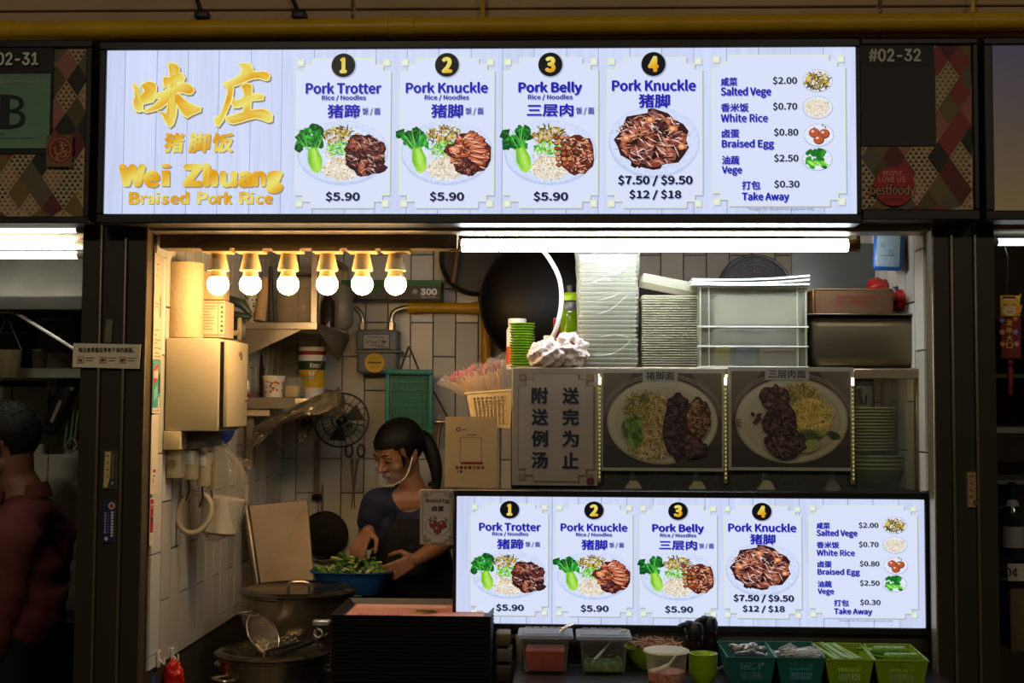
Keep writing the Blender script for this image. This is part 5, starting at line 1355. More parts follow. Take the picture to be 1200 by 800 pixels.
def noodle_bowl(A, x, y, w, h, left):
    A.ell(x, y, w, h, (150, 140, 110), 48); A.ell(x, y - .5, w*.975, h*.965, (176, 166, 134), 48); A.ell(x + .5, y + 1, w*.86, h*.84, (156, 146, 116), 48); A.ell(x, y + .5, w*.84, h*.82, (168, 158, 128), 44)
    NO = [(190, 156, 84), (214, 184, 110), (150, 116, 58), (224, 200, 140), (120, 90, 44)]
    if left:
        slivers(A, x - 22, y - 17, 22, 18, 200, [(150, 140, 60), (112, 104, 44), (176, 160, 80), (84, 84, 36)], .35, .08)
        slivers(A, x - 6, y + 4, 19, 36, 420, NO, .28, .05)
        slivers(A, x - 12, y + 30, 28, 12, 200, NO + [(200, 196, 190), (120, 150, 60)], .5, .08)
        for k in range(34): A.blob(x - 34 + A.r.uniform(-11, 11), y + 12 + A.r.uniform(-16, 18), 6, 2.6, A.r.choice([(84, 112, 36), (100, 130, 44), (60, 90, 28), (120, 146, 60)]), 9, .3, A.r.uniform(.6, 1.6))
        meat(A, x + 18, y + 6, 17, 40, 70, (40, 28, 30), [(58, 42, 44), (74, 54, 54), (48, 36, 40)], [(120, 96, 90), (24, 16, 18), (90, 70, 66)], .26, 160)
        meat(A, x + 34, y + 28, 14, 14, 14, (40, 28, 30), [(58, 42, 44), (84, 60, 56)], [(130, 100, 92), (24, 16, 18)], .5, 40)
        meat(A, x + 41, y - 4, 15, 24, 44, (74, 44, 30), [(150, 110, 74), (130, 84, 56), (104, 62, 44)], [(196, 160, 120), (60, 34, 24)], .28, 110)
    else:
        slivers(A, x + 12, y - 28, 20, 15, 180, [(170, 146, 70), (140, 124, 56), (196, 176, 96), (110, 96, 40)], .4, .1)
        slivers(A, x + 22, y - 4, 25, 22, 460, [(214, 178, 70), (232, 200, 100), (176, 140, 50), (240, 216, 130)], .26, .045)
        for k in range(6):
            A.line([(x + 8 + k*4, y + 10), (x + 18 + k*4, y + 20 - k), (x + 26 + k*3, y + 32 - k*4)], 5, A.r.choice([(96, 104, 40), (150, 150, 84), (70, 84, 32), (124, 130, 60)]), True)
        A.blob(x + 48, y + 16, 8, 4, (50, 60, 26), 9, .2, .4); A.blob(x + 20, y + 30, 13, 8, (146, 146, 84), 10, .1, -.4)
        meat(A, x - 20, y - 26, 18, 14, 16, (52, 34, 30), [(74, 48, 42), (98, 66, 56)], [(140, 104, 86), (30, 20, 18)], .5, 50)
        meat(A, x - 14, y + 2, 20, 22, 46, (48, 28, 28), [(70, 42, 40), (90, 54, 48), (56, 34, 36)], [(130, 90, 80), (26, 14, 16)], .30, 110)
        meat(A, x - 8, y + 26, 24, 18, 46, (48, 28, 28), [(76, 44, 42), (94, 58, 50), (60, 38, 42)], [(120, 100, 100), (26, 14, 16)], .30, 110)
        for k in range(5): A.blob(x - 44 + A.r.uniform(-4, 6), y - 4 + A.r.uniform(-4, 14), 3, 2.6, (66, 30, 30), 8, .3)
def poster(x0, y0, x1, y1, title, tb, label, left, Y):
    root = thing('food_poster', label, 'poster', P((x0+x1)/2, y1, Y))
    q = MB(); pbox(q, x0, y0, x1, y1, Y, .004, .001, 1); part('sheet', q, mat('poster_edge', (150, 144, 128), .5), root)
    A = Art(70 + left); A.rect(x0 + .3, y0 + .3, x1 - .3, y1 - .3, (158, 150, 134)); A.rect(x0 + 4, y0 + 5, x1 - 4, y1 - 4, (66, 56, 46))
    A.rect(x0 + 4, y1 - 30, x1 - 4, y1 - 4, (50, 42, 36)); A.poly([(x0 + 4, y0 + 5), (x0 + 40, y0 + 5), (x0 + 4, y0 + 60)], (96, 86, 70)); A.poly([(x1 - 4, y0 + 5), (x1 - 40, y0 + 5), (x1 - 4, y0 + 60)], (96, 86, 70))
    cx, cy = (x0 + x1)/2 + (0 if left else 1), (y0 + y1)/2 + 2
    for d in (8, 5.5): A.line([(cx + (66 + d)*math.cos(t), cy + 2 + (50 + d)*math.sin(t)) for t in [PI + PI*k/20 for k in range(21)] if abs((66 + d)*math.cos(t)) < (x1-x0)/2 - 5], 1.1, (130, 118, 98))
    noodle_bowl(A, cx, cy, 65 if left else 66, 50, left)
    if not left: A.text('味庄', (862, 490, 868, 501), (90, 84, 70), .02)
    flat('photo_print', x0, y0, x1, y1, Y, root, M_print, A)
    A = Art(); A.rect(tb[0] - 4, tb[1] - 3, tb[2] + 4, tb[3] + 2.5, (150, 144, 134)); A.text(title, tb, (20, 20, 24), .03)
    flat('lettering', x0, y0, x1, y1, Y, root, M_print, A, .007)
poster(702.5, 432, 850, 552, '猪脚面', (757, 435.5, 790, 445), 'food photo poster of noodles with dark meat, left of the two on the case', 1, YP_)
poster(853, 430, 1000.5, 551.5, '三层肉面', (900.5, 433.5, 944, 443), 'food photo poster with yellow noodles, right of the two on the case', 0, YP_)
# plates and bowls inside the case
M_green = mat('green_melamine', (88, 138, 36), .3, var=.08); M_cream = mat('cream_glaze', (196, 188, 140), .3)
def plate_mb(r): return MB().lathe([(r*.45, 0), (r*.5, 0), (r*.8, .008), (r, .017), (r, .0195), (r*.97, .0195), (r*.78, .011), (r*.5, .004), (.001, .003)], (0, 0, 0), 36)
def stack(proto_fn, n, x, y, z, dz, labels, group, jit=.0015, seed=1):
    o0 = proto_fn(); r = random.Random(seed)
    for i in range(n):
        o = o0 if i == 0 else copy_tree(o0)
        o.location = (x + r.uniform(-jit, jit), y + r.uniform(-jit, jit), z + i*dz)
        o['label'] = labels[1] if (i == n - 1 and labels[1]) else labels[0]; o['group'] = group
    return o
YPl = .32
xr = P(1047.5, 500, YPl).x; rp = .115; z0 = P(1020, 527, YPl - .1).z
def plate_():
    root = thing('plate', 'x', 'plate'); part('dish', plate_mb(rp), M_green, root)
    part('rim_face', MB().lathe([(rp*1.001, .0172), (rp*1.001, .0192), (rp*.97, .0200), (rp*.78, .0116), (.002, .0036)], (0, 0, 0), 36, cap=False), M_cream, root, 'cream coloured face')
    return root
M_greenb = mat('green_bowl', (62, 112, 26), .3, var=.1)
z_b0 = cz0 + .001
def bowl_mb(r, h): return MB().lathe([(r*.4, 0), (r*.45, 0), (r*.75, h*.35), (r*.95, h*.85), (r, h), (r*.97, h), (r*.9, h*.8), (r*.7, h*.36), (r*.4, .006), (.001, .005)], (0, 0, 0), 36)
rb = .118; xb = P(1059, 540, YPl).x - rb
def bowl_():
    root = thing('bowl', 'x', 'bowl'); part('bowl_body', bowl_mb(rb, .062), M_greenb, root)
    part('inner_glaze', MB().lathe([(rb*1.002, .0595), (rb*1.002, .0622), (rb*.97, .0626), (rb*.9, .0505)], (0, 0, 0), 36, cap=False), M_cream, root, 'cream rim')
    return root
stack(bowl_, 4, xb, YPl, z_b0, .0125, ('large green bowl in the low stack under the plates in the case', 'topmost large green bowl, directly under the stacked plates'), 'green bowls stacked in the case', seed=2)
zt_ = z_b0 + 3*.0125 + .0625
hz = P(1000, 477, YPl).z - zt_
npl = 14
stack(plate_, npl, xr - rp, YPl, zt_, (hz - .02) / (npl - 1), ('green plate with cream face in the tall stack inside the case', 'topmost green plate with cream face in the stack inside the case'), 'green plates stacked in the case', seed=3)
for i, (x, lab) in enumerate(((640, 'large green bowl at the left end behind the soup sign'), (745, 'large green bowl behind the left noodle poster'), (815, 'large green bowl behind the gap between the posters'), (895, 'large green bowl behind the right noodle poster'), (958, 'large green bowl next to the bowls under the plates'))):
    o = bowl_(); o.location = (P(x, 560, YPl).x, YPl, z_b0); o.scale = (.62, .62, .9); o['label'] = lab; o['group'] = 'green bowls along the case floor'
def spoonrest(x, lab, m):
    root = thing('soup_spoon', lab, 'spoon', P(x, 573, .14)); q = MB(); z_ = cz0
    p = P(x, 570, .16); q.prism([(p.x - .026, z_), (p.x + .026, z_), (p.x + .02, z_ + .012), (p.x + .007, z_ + .03), (p.x + .004, z_ + .046), (p.x - .008, z_ + .046), (p.x - .012, z_ + .02)], .15, .18, 'y'); part('holder', q, m, root)
M_ceram = mat('ivory_ceramic', (206, 194, 160), .25)
spoonrest(742, 'ivory flared ceramic piece on the case floor under the left poster', M_ceram)
spoonrest(817, 'ivory flared ceramic piece on the case floor between the posters', M_ceram)
spoonrest(898, 'faint ivory flared piece on the case floor under the right poster', M_ceram)
spoonrest(975, 'silvery flared piece on the case floor beside the bowl stack', M_steel)
# bits behind the plates
q = MB(); pbox(q, 1004, 452, 1022, 478, .50 - .02, .012, .002); root = thing('wall_card', 'small white card with dark letters behind the plates in the case', 'card', P(1013, 478, .49)); part('card', q, M_white, root)
A = Art(); A.text('N', (1005, 455, 1010, 474), (20, 20, 26), .05); A.text('J', (1010.5, 462, 1016, 474), (30, 30, 36), .05); flat('lettering', 1004, 452, 1022, 478, .48, root, M_print, A)
q = MB().slab(lambda u, v: P(1062 + 12*u + 1.5*math.sin(v*7), 443 + 110*v, .30 + .01*math.sin(u*9 + v*3)), 8, 12, (0, 1, 0), .006); single('hanging_cloth', q, mat('grey_cloth', (110, 112, 108), .9, var=.15, bump=.3), 'grey cloth strip hanging inside the right end of the case', 'cloth')
q = MB(); pbox(q, 1044, 447, 1052, 477, .44, .03, .003); single('spice_jar', q, mat('jar_dark', (60, 46, 36), .4), 'slim dark jar behind the tall plate stack', 'jar')
# ---- on top of the case
zt = cz1
YT = .26
# plates stack (green) and bottle
x = P(612, 400, YT).x; rs_ = 15 / S(YT)
def small_plate():
    root = thing('saucer', 'x', 'saucer'); part('dish', MB().lathe([(rs_*.6, 0), (rs_*.85, .002), (rs_, .006), (rs_, .0078), (rs_*.95, .0078), (rs_*.6, .003), (.001, .003)], (0, 0, 0), 28), mat('lime_melamine', (116, 156, 30), .3, var=.08), root)
    return root
hh = P(612, 379, YT).z - zt
stack(small_plate, 17, x, YT, zt + .0005, (hh - .008) / 16, ('lime green saucer in the small stack at the left end of the case top', 'topmost lime green saucer of the small stack on the case'), 'lime saucers stacked on the case', seed=5)
xb_ = P(606, 400, .40).x; z1_ = P(606, 373.5, .40).z
root = thing('supplement_bottle', 'white bottle with orange label standing behind the lime saucers', 'bottle', (xb_, .40, zt)); rr_ = 12.5 / S(.4); h = z1_ - zt
part('bottle_body', MB().lathe([(rr_*.95, 0), (rr_, .006), (rr_, h*.78), (rr_*.8, h*.86), (rr_*.8, h*.88)], (xb_, .4, zt), 28), M_white, root)
part('cap', MB().lathe([(rr_*.86, 0), (rr_*.86, h*.12), (rr_*.8, h*.125)], (xb_, .4, zt + h*.875), 28), M_white, root)
part('label_wrap', MB().lathe([(rr_*1.01, h*.1), (rr_*1.01, h*.45)], (xb_, .4, zt), 28, cap=False), mat('orange_label', (190, 80, 36), .5), root)
# white hose
part_pts = [P(637, 294, .20), P(645, 305, .20), P(655, 325, .2), P(658, 350, .2), P(654, 378, .2), P(646, 396, .22), P(636, 403, .25)]
single('white_hose', MB().tube(spline(part_pts, 8), 2.7 / S(.2), 12), mat('white_rubber', (220, 220, 212), .35), 'thin white hose curving down from the tube light before the wok', 'hose')
# small jars and tape roll behind the bundle
q = MB(); p = P(644, 404, .38); root = thing('water_filter', 'small white filter head with grey neck under the white hose', 'filter', (p.x, .38, zt))
part('base', MB().cyl((p.x, .38, zt), .022, p.z - zt, 20), M_white, root); part('filter_head', MB().cyl((p.x, .38, p.z), .018, .03, 20, r2=.02), M_white, root)
part('grey_band', MB().cyl((p.x, .38, p.z + .008), .0205, .008, 20), M_grey, root)
p = P(630, 412, .40); q = MB().cyl((p.x, .40, zt), .022, .045, 20); single('steel_cup', q, M_steel, 'small steel cup between the lime saucers and the bag bundle', 'cup')
pc = P(672, 406, .36); rr_ = 17 / S(.36)
q = MB(); Mt = Rx(86).to_3x3(); q.lathe([(rr_*.5, -.02), (rr_, -.02), (rr_, .02), (rr_*.5, .02), (rr_*.5, -.02)], pc, 36, T(pc) @ Rz(24) @ Rx(86) @ T(-pc), cap=False)
single('tape_roll', q, M_white, 'white tape roll standing behind the bag bundle', 'tape')
q = MB(); pbox(q, 648, 372, 659, 398, .44, .05, .004); single('red_packet', q, mat('red_pack', (128, 26, 22), .5), 'dark red packet behind the white hose end', 'packet')
# lime bottle
xl = P(669, 380, .42).x; rr_ = 12.5 / S(.42); z1_ = P(669, 335, .42).z; h = z1_ - zt
root = thing('water_bottle', 'lime green clear drinking bottle with a dark cap left of the wrapped stack', 'bottle', (xl, .42, zt))
part('bottle_body', MB().lathe([(rr_*.9, 0), (rr_, .006), (rr_, h*.74), (rr_*.92, h*.76), (rr_*.92, h*.8)], (xl, .42, zt), 32), film('lime_clear', (150, 190, 20), .6, .1, .5), root)
part('band', MB().lathe([(rr_*1.0, 0), (rr_*1.02, .003), (rr_*1.02, h*.1), (rr_, h*.103)], (xl, .42, zt + h*.70), 32), M_grey, root)
part('collar', MB().lathe([(rr_*1.04, 0), (rr_*1.04, h*.06), (rr_*.6, h*.1)], (xl, .42, zt + h*.82), 32), mat('lime_cap', (150, 190, 10), .35), root)
part('cap', MB().lathe([(rr_*.55, 0), (rr_*.55, h*.10), (rr_*.5, h*.105)], (xl, .42, zt + h*.9), 24), M_blackp, root)
# crumpled bag bundle
def lump(c, r, amp, seed, nseg=36, nring=24, freq=5):
    rd = random.Random(seed); ws = [(Vector((rd.uniform(-1, 1), rd.uniform(-1, 1), rd.uniform(-1, 1))) * freq * k, rd.uniform(0, 6), 1.0/k) for k in (1, 1.7, 2.6, 4) for _ in range(3)]
    q = MB().ball((0, 0, 0), 1.0, nseg, None, nring)
    for i, v in enumerate(q.v):
        n = sum((1 - abs(math.sin(w.dot(v) + ph))) * a for w, ph, a in ws) / 3.0
        m = 1 + amp * (n - .65); z = v.z if v.z > -.75 else -.75
        q.v[i] = Vector(c) + Vector((v.x*r[0]*m, v.y*r[1]*m, z*r[2]*m))
    return q
M_bagw = mat('white_carrier_bag', (226, 208, 200), .35, var=.12, scale=14, bump=.6, bscale=45, sub=0.0)
p = P(651, 411, .12)
root = thing('bag_bundle', 'crumpled white plastic bags with red print lying at the left of the case top', 'bag', (p.x, .14, zt))
part('bag_lump', lump((p.x - .018, .14, zt + .036), (.062, .05, .046), .34, 4, 64, 44, freq=6), M_bagw, root)
part('bag_lump', lump((p.x + .040, .15, zt + .048), (.055, .05, .052), .34, 9, 64, 44, freq=6), M_bagw, root)
A = Art(3)
for (u, w) in ((651, 398), (670, 401), (672, 403), (637, 424), (643, 427), (626, 414)): A.blob(u, w, 2.2, 1.4, (186, 70, 70), 7, .4, .5)
A.rect(660, 410.5, 665, 415, (130, 118, 104)); flat('red_print', 620, 385, 695, 434, .095, root, M_print, A)
# tall wrapped stack of boxes
M_milk = mat('milky_plastic', (214, 214, 196), .3, var=.05, trans=.0); M_milk2 = film('milky_box', (236, 234, 216), .7, .25, .7)
M_wrapf = film('wrap_bag', (226, 230, 222), .20, .12, .5)
def tub_box(w, d, h, name, m, root_label, cat):
    root = thing(name, root_label, cat)
    part('tray', MB().rbox((-w/2*.96, -d/2*.96, 0), (w/2*.96, d/2*.96, h*.8), .004, 2, taper=.97), m, root)
    part('rim', MB().rbox((-w/2, -d/2, h*.72), (w/2, d/2, h), .002, 1), m, root)
    return root
a, b, c, e = RB(676, 294, 750, 431, .17)
w = b - a - .012; n = 24; dz = (e - zt - .012) / n
o0 = tub_box(w, .16, dz*1.0, 'lunch_box', M_milk2, 'x', 'box')
for i in range(n):
    o = o0 if i == 0 else copy_tree(o0)
    o.location = ((a+b)/2 + random.uniform(-.002, .002), .26, zt + .002 + i*dz); o['group'] = 'milky boxes in the bagged stack'
    o['label'] = 'milky takeaway box inside the tall bagged stack' if i < n - 1 else 'topmost milky takeaway box of the tall bagged stack'
root = thing('wrap_bag', 'tall wrinkled clear bag round the stack of milky boxes', 'bag', ((a+b)/2, .26, zt))
def wrapfn(u, v):
    t = 2*PI*u; sx, sy = math.cos(t), math.sin(t); m = max(abs(sx), abs(sy)); k = 1 / m
    bulge = 1.03 + .035*math.sin(v*26 + 3*math.sin(t*2)) * .5 + .03*math.sin(t*7 + v*11)
    flare = 1 + .06*max(0, v - .75)*4
    return Vector(((a+b)/2 + sx*min(k, 1.25)*w/2*bulge*flare, .26 + sy*min(k, 1.25)*.085*bulge, zt + .001 + (e - zt + .004)*v))
part('bag_skin', MB().grid(wrapfn, 56, 36), M_wrapf, root, fix=False)
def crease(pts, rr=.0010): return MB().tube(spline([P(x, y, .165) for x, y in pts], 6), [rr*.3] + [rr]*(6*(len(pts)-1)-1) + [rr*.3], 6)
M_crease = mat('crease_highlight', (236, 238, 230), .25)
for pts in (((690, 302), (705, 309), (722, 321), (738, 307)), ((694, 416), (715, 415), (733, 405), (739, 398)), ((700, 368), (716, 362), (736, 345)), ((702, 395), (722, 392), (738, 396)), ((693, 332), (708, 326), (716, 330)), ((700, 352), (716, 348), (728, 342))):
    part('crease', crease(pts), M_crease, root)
# stack of clear lids
a, b, c, e = RB(753, 344, 821, 431, .17)
w = b - a; n = 30; dz = (e - zt - .002) / n
root0 = thing('takeaway_container', 'x', 'container')
part('container_body', MB().rbox((-w/2, -.09, 0), (w/2, .09, dz*.62), .002, 1), M_milk2, root0)
part('lip', MB().rbox((-w/2 - .002, -.092, dz*.2), (w/2 + .002, .092, dz*.42), .001, 1), M_milk2, root0)
for i in range(n):
    o = root0 if i == 0 else copy_tree(root0)
    o.location = ((a+b)/2 + random.uniform(-.0008, .0008), .27, zt + .001 + i*dz); o['group'] = 'milky containers stacked beside the bagged boxes'
    o['label'] = 'milky shallow container in the square stack right of the bagged boxes'
tl_, tr2, br2, bl2 = P(752, 327, .40), P(772, 326, .40), P(822, 343, .18), P(753, 345, .18)
a0 = (a + b) / 2; ztop = e + .004
root = thing('clear_container', 'tilted open clear container on top of the milky lid stack', 'container', (a0, .27, ztop))
Mt = T((a0, .27, ztop + .028)) @ Ry(11) @ T((-a0, -.27, -(ztop + .028)))
q = MB(); q.rbox((a0 - w/2, .19, ztop + .016), (a0 + w/2*.95, .36, ztop + .020), .002, 1, Mt); part('base', q, M_milk2, root)
q = MB()
for (x0_, y0_, x1_, y1_) in ((a0 - w/2, .19, a0 + w/2*.95, .193), (a0 - w/2, .357, a0 + w/2*.95, .36), (a0 - w/2, .19, a0 - w/2 + .003, .36), (a0 + w/2*.95 - .003, .19, a0 + w/2*.95, .36)): q.box((x0_, y0_, ztop + .02), (x1_, y1_, ztop + .045), Mt)
part('side_wall', q, M_milk2, root)
# big clear bin with warped lids
a, b, c, e = RB(819, 336, 946, 431, .14)
M_bin = film('storage_bin', (206, 208, 190), .26, .12, .45)
root = thing('storage_bin', 'large clear plastic storage bin on the case with bags inside', 'bin', ((a+b)/2, .28, zt))
d0, d1 = .14, .44; th = .003
for (p0, p1, nm) in (((a, d0, zt), (b, d0 + th, e), 'bin_front'), ((a, d1 - th, zt), (b, d1, e), 'bin_back'), ((a, d0, zt), (a + th, d1, e), 'bin_side'), ((b - th, d0, zt), (b, d1, e), 'bin_side'), ((a, d0, zt), (b, d1, zt + th), 'bin_floor')):
    part(nm, MB().box(p0, p1), M_bin, root)
for y in (336, 383, 406, 430):
    z_ = P(880, y, .14).z; part('rib', MB().rbox((a - .004, d0 - .005, z_ - .0025), (b + .004, d0, z_ + .0025), .001, 1), M_crease if y != 336 else M_crease, root)
for x_ in (a + .004, a + .03, b - .03, b - .004): part('corner_rib', MB().rbox((x_ - .002, d0 - .004, zt), (x_ + .002, d0, e), .001, 1), M_milk2, root)
def fill(name, x0, y0, x1, y1, m, label, d=.06, Y=.17):
    q = MB(); pbox(q, x0, y0, x1, y1, Y, d, .012, 3); z_ = min(v.z for v in q.v); 
    for v in q.v: v.z += (zt + .004 - z_) if y1 > 428 else 0
    single(name, q, m, label, 'packet')
fill('paper_stack', 838, 345, 940, 383, mat('frosted_white', (222, 220, 200), .5), 'white stacked packs in the upper half of the clear bin', .2)
fill('paper_stack', 836, 384.5, 940, 405, mat('frosted_grey', (150, 152, 140), .5), 'greyish packs in the middle of the clear bin', .2)
fill('yellow_packet', 838, 406, 858, 430, mat('dull_yellow', (150, 136, 50), .5), 'dull yellow packet low in the clear bin', .1)
fill('blue_packet', 860, 406, 888, 430, mat('dull_blue', (84, 100, 120), .5), 'dull blue packet low in the clear bin', .1)
fill('brown_packet', 890, 407, 938, 430, mat('dull_brown', (124, 108, 92), .5), 'brownish packet low in the clear bin', .1)
for i, (y, k, lab) in enumerate(((335, 0.0, 'lowest warped white lid on the clear bin'), (331.5, 1.0, 'middle warped white lid on the clear bin'), (328.5, 1.6, 'topmost warped white lid on the clear bin'))):
    def lidf(u, v, y=y, k=k): 
        x = 811 + 138*u; yy = y + k*(1.2 - 2.2*u)*1.2 + (6 - 1.0*i)*max(0, math.sin(u*PI))*.55*(1 if i else .2) - 1
        p = P(x, yy, .125); return Vector((p.x, .125 + .33*v, p.z + .002*i))
    q = MB().slab(lidf, 14, 2, (0, 0, 1), .006)
    single('bin_lid', q, mat('bin_lid_white', (206, 210, 200), .35), lab, 'lid', 'warped lids on the clear bin')
# mesh dome strainer behind
root, c_, rr_ = hung_strainer(885, 341, 43, .485, 'wide black mesh strainer standing up behind the clear bin', .035)
part('handle', MB().tube([c_ - Vector((0, 0, rr_)), Vector((c_.x, c_.y, zt))], .006, 8), M_blackp, root)
part('fine_mesh', MB().ball(c_ + Vector((0, .01, 0)), (rr_*.97, .01, rr_*.97), 30), film('dark_mesh', (24, 24, 22), .55, .6, 0), root, 'fine dark mesh')
# cardboard box
a, b, c, e = RB(955, 338, 1047, 366, .17); zs_ = P(1015, 367.5, .16).z
root = thing('cardboard_box', 'flat brown cardboard box with dark red print on the steel pan', 'box', ((a+b)/2, .28, c))
M_card = mat('brown_card', (96, 66, 38), .8, var=.12)
part('carton', MB().rbox((a, .17, zs_ + .001), (b, .40, e), .002, 1), M_card, root)
part('flap', MB().rbox((a - .006, .175, zs_ + .003), (a - .001, .39, e - .002), .001, 1), mat('corrugated', (150, 108, 62), .8, var=.3, scale=60), root, 'lighter corrugated end')
part('tape', MB().rbox((a, .167, e - .004), (b, .17, e - .001), .0005, 1), mat('card_edge', (140, 104, 66), .6), root)
A = Art(); A.text('Size: 7"x 12"x 150 mm', (980, 346, 1029, 349.5), (120, 24, 16), .04); A.text('Qty : 1,000 pcs', (980, 352.5, 1020, 356.5), (120, 24, 16), .04)
flat('print', 955, 338, 1047, 366, .17, root, M_print, A)
# steel food pan
a, b, c, e = RB(948, 369, 1083, 431, .16)
root = thing('steel_pan', 'deep dull steel food pan under the cardboard box', 'pan', ((a+b)/2, .30, zt))
part('pan_body', MB().rbox((a + .006, .16, zt), (b - .006, .44, zs_ - .004), .035, 5, taper=.965), mat('dull_pan_steel', (122, 112, 92), .36, .85, var=.15, scale=3, stretch=(1, 1, 5)), root)
part('pan_rim', MB().rbox((a - .002, .150, zs_ - .004), (b + .004, .45, zs_), .0015, 1), M_steel2, root)
# red / black bags on the right
p = P(1066, 352, .30)
M_redbag = mat('red_bag', (170, 26, 22), .3, var=.3, scale=20, bump=.5, bscale=50); M_blkbag = mat('black_bag', (14, 14, 18), .25, var=.3, bump=.6, bscale=50)
single('red_bag', lump((P(1057, 355, .27).x, .27, P(1057, 353, .27).z), (.034, .04, .034), .4, 3), M_redbag, 'crumpled red plastic bag at the right end on the steel pan', 'bag')
single('red_bag', lump((P(1077, 357, .24).x, .24, P(1077, 356, .24).z), (.028, .03, .028), .4, 6), M_redbag, 'small red plastic bag tucked against the right jamb', 'bag')
single('black_bag', lump((P(1077, 340, .30).x, .30, P(1077, 341, .30).z), (.03, .03, .035), .4, 5), M_blkbag, 'crumpled black bag above the red bags', 'bag')
q = lump((P(1060, 342, .32).x, .32, P(1060, 341, .32).z), (.034, .02, .022), .5, 8); single('navy_bag', q, mat('navy_bag', (20, 28, 78), .3, var=.3, bump=.5), 'shiny dark blue bag between red and black ones', 'bag')
q = lump((P(1030, 335, .43).x, .44, P(1030, 337, .44).z), (.036, .03, .03), .3, 12); single('red_bag', q, M_redbag, 'red bag peeping up behind the cardboard box', 'bag')
# blue-lidded container hanging on the right
Yl = .20; k = 1 / S(Yl)
root = thing('lidded_container', 'blue clip lid of a clear container hanging at the upper right corner', 'container', P(1040, 317, Yl))
Ml = T(P(1041, 294, Yl)) @ Ry(3) @ Rz(-14)
part('lid_rim', MB().rbox((-17*k, -.012, -23*k), (17*k, .012, 23*k), .012, 4, Ml), mat('clip_blue', (30, 92, 168), .3), root, 'bright blue lid frame')
part('lid_panel', MB().rbox((-13*k, -.016, -19*k), (13*k, -.011, 19*k), .004, 2, Ml), mat('frosted_lid', (150, 168, 176), .3), root)
part('tub', MB().rbox((-14*k, .012, -20*k), (14*k, .07, 20*k), .012, 3, Ml), M_blackp, root)
inv = world_of(root).inverted(); A = Art(); A.text('76', (0, 0, 6, 6), (40, 50, 70), .0); A.text('Sg', (-9, -8, -4, -3), (50, 60, 80), 0); A.rect(-9, 6, 8, 6.6, (60, 80, 100))
A.build('marking', M_print, root, lambda u, w, l: inv @ (Ml @ Vector((u*k, -.0165 - l, -w*k))))
# sheet, post, and a dark block standing in for shadow at the back wall
q = MB(); pbox(q, 928, 285, 1026, 430, .60, .012, .003); single('back_sheet', q, M_grey, 'grey metal sheet fixed to the back wall behind the cardboard box', 'sheet')
q = MB(); pbox(q, 724, 329, 936, 620, 1.45, .38, .006); 
for v in q.v:
    if v.z < 1.5: v.z = .001
single('tall_shadow_block', q, mat('shadow_block_dark', (44, 40, 36), .5, var=.2), 'wide dark block standing in for shadow behind the glass case', 'cabinet')
# ---- lower screen
YL = .02
root, X, Z, fn = board('lower_menu_screen', 'lower lit menu screen with five cards above the counter baskets', 'menu screen', 535, 583, 1083.5, 732.5, YL, 531, 575, 1090, 741, .05, M_blackp)
mx = lambda u: 552 + (u - 350) * .816
my = lambda w: 592.5 + (w - 69) * .747
fn_l = lambda lift: (lambda u, w, l: fn(lift)(mx(u), my(w), l))
A = Art(3); xs = [556, 587, 618, 648, 679, 706, 736, 767, 798, 828, 856, 884, 910, 938, 966, 995, 1024, 1054]
plank_lines(A, 535, 1083.5, 583, 732.5, xs); A.build('screen', S_plk, root, fn(0.001)); build_cards(root, fn_l, S_scr, S_pic)
q = MB(); pbox(q, 586, 741, 1100, 776, .03, .02, .003); struct('trim_7', q, mat('olive_panel', (58, 54, 38), .5, var=.2))
q = MB(); pbox(q, 1088, 575, 1097, 800, .02, .05, .002); struct('trim_8', q, M_blackp)
q = MB(); pbox(q, 604, 744, 612, 800, -.02, .03, .002); struct('trim_9', q, M_alu)
# counter
zc = .871
root = thing('counter', 'dark counter ledge holding sauces and cutlery baskets, bottom right', 'counter', ((P(601, 790, -.3).x + XR)/2, -.13, 0))
xa_ = P(600, 798, -.3).x
part('worktop', MB().rbox((xa_, -.31, zc - .03), (XR - .01, .015, zc), .003, 1), M_dark, root)
part('steel_nosing', MB().rbox((xa_, -.316, zc - .012), (XR - .01, -.309, zc + .001), .002, 1), M_steel, root, 'bright steel front edge')
part('base_cabinet', MB().rbox((xa_ + .02, -.28, 0), (XR - .03, 0, zc - .03), .003, 1), M_dark, root)
# condiment boxes
def condiment(x0, x1, yt, yb, Y, cm, fillf, label, name):
    a, b, _, _ = RB(x0, yt, x1, yb, Y); e = P((x0+x1)/2, yt + 12, Y).z; z0 = zc; d = .125; xm = (a+b)/2
    root = thing(name, label, 'container', (xm, Y + d/2, z0))
    part('tub_wall', MB().rbox((a + .012, Y + .008, z0), (b - .012, Y + d - .008, e), .012, 3, taper=.90), film('clear_tub_wall', (200, 196, 180), .07, .06, .0), root)
    w = (b - a)/2 - .022; kz = fillf * (e - z0)
    part('filling', MB().rbox((xm - w, Y + .018, z0 + .003), (xm + w, Y + d - .018, z0 + kz), .008, 2, taper=.94), cm, root)
    l = part('lid', MB().rbox((a, Y, e - .002), (b, Y + d, e + .009), .005, 2), film('frost_lid', (170, 178, 190), .6, .25, .5), root)
    part('lid_panel', MB().rbox((a + .014, Y + .014, e + .009), (b - .014, Y + d - .014, e + .0115), .002, 1), film('frost_lid', (1, 1, 1)), root)
    for i in range(5): part('lid_rib', MB().rbox((a + .02 + i*(b-a-.04)/5, Y + d - .020, e + .0105), (a + .02 + (i + .8)*(b-a-.04)/5, Y + d - .014, e + .014), .001, 1), M_steel2, l)
    return root, a, b, e, xm
M_sauce = mat('orange_chilli_sauce', (150, 38, 4), .3, var=.25, scale=30)
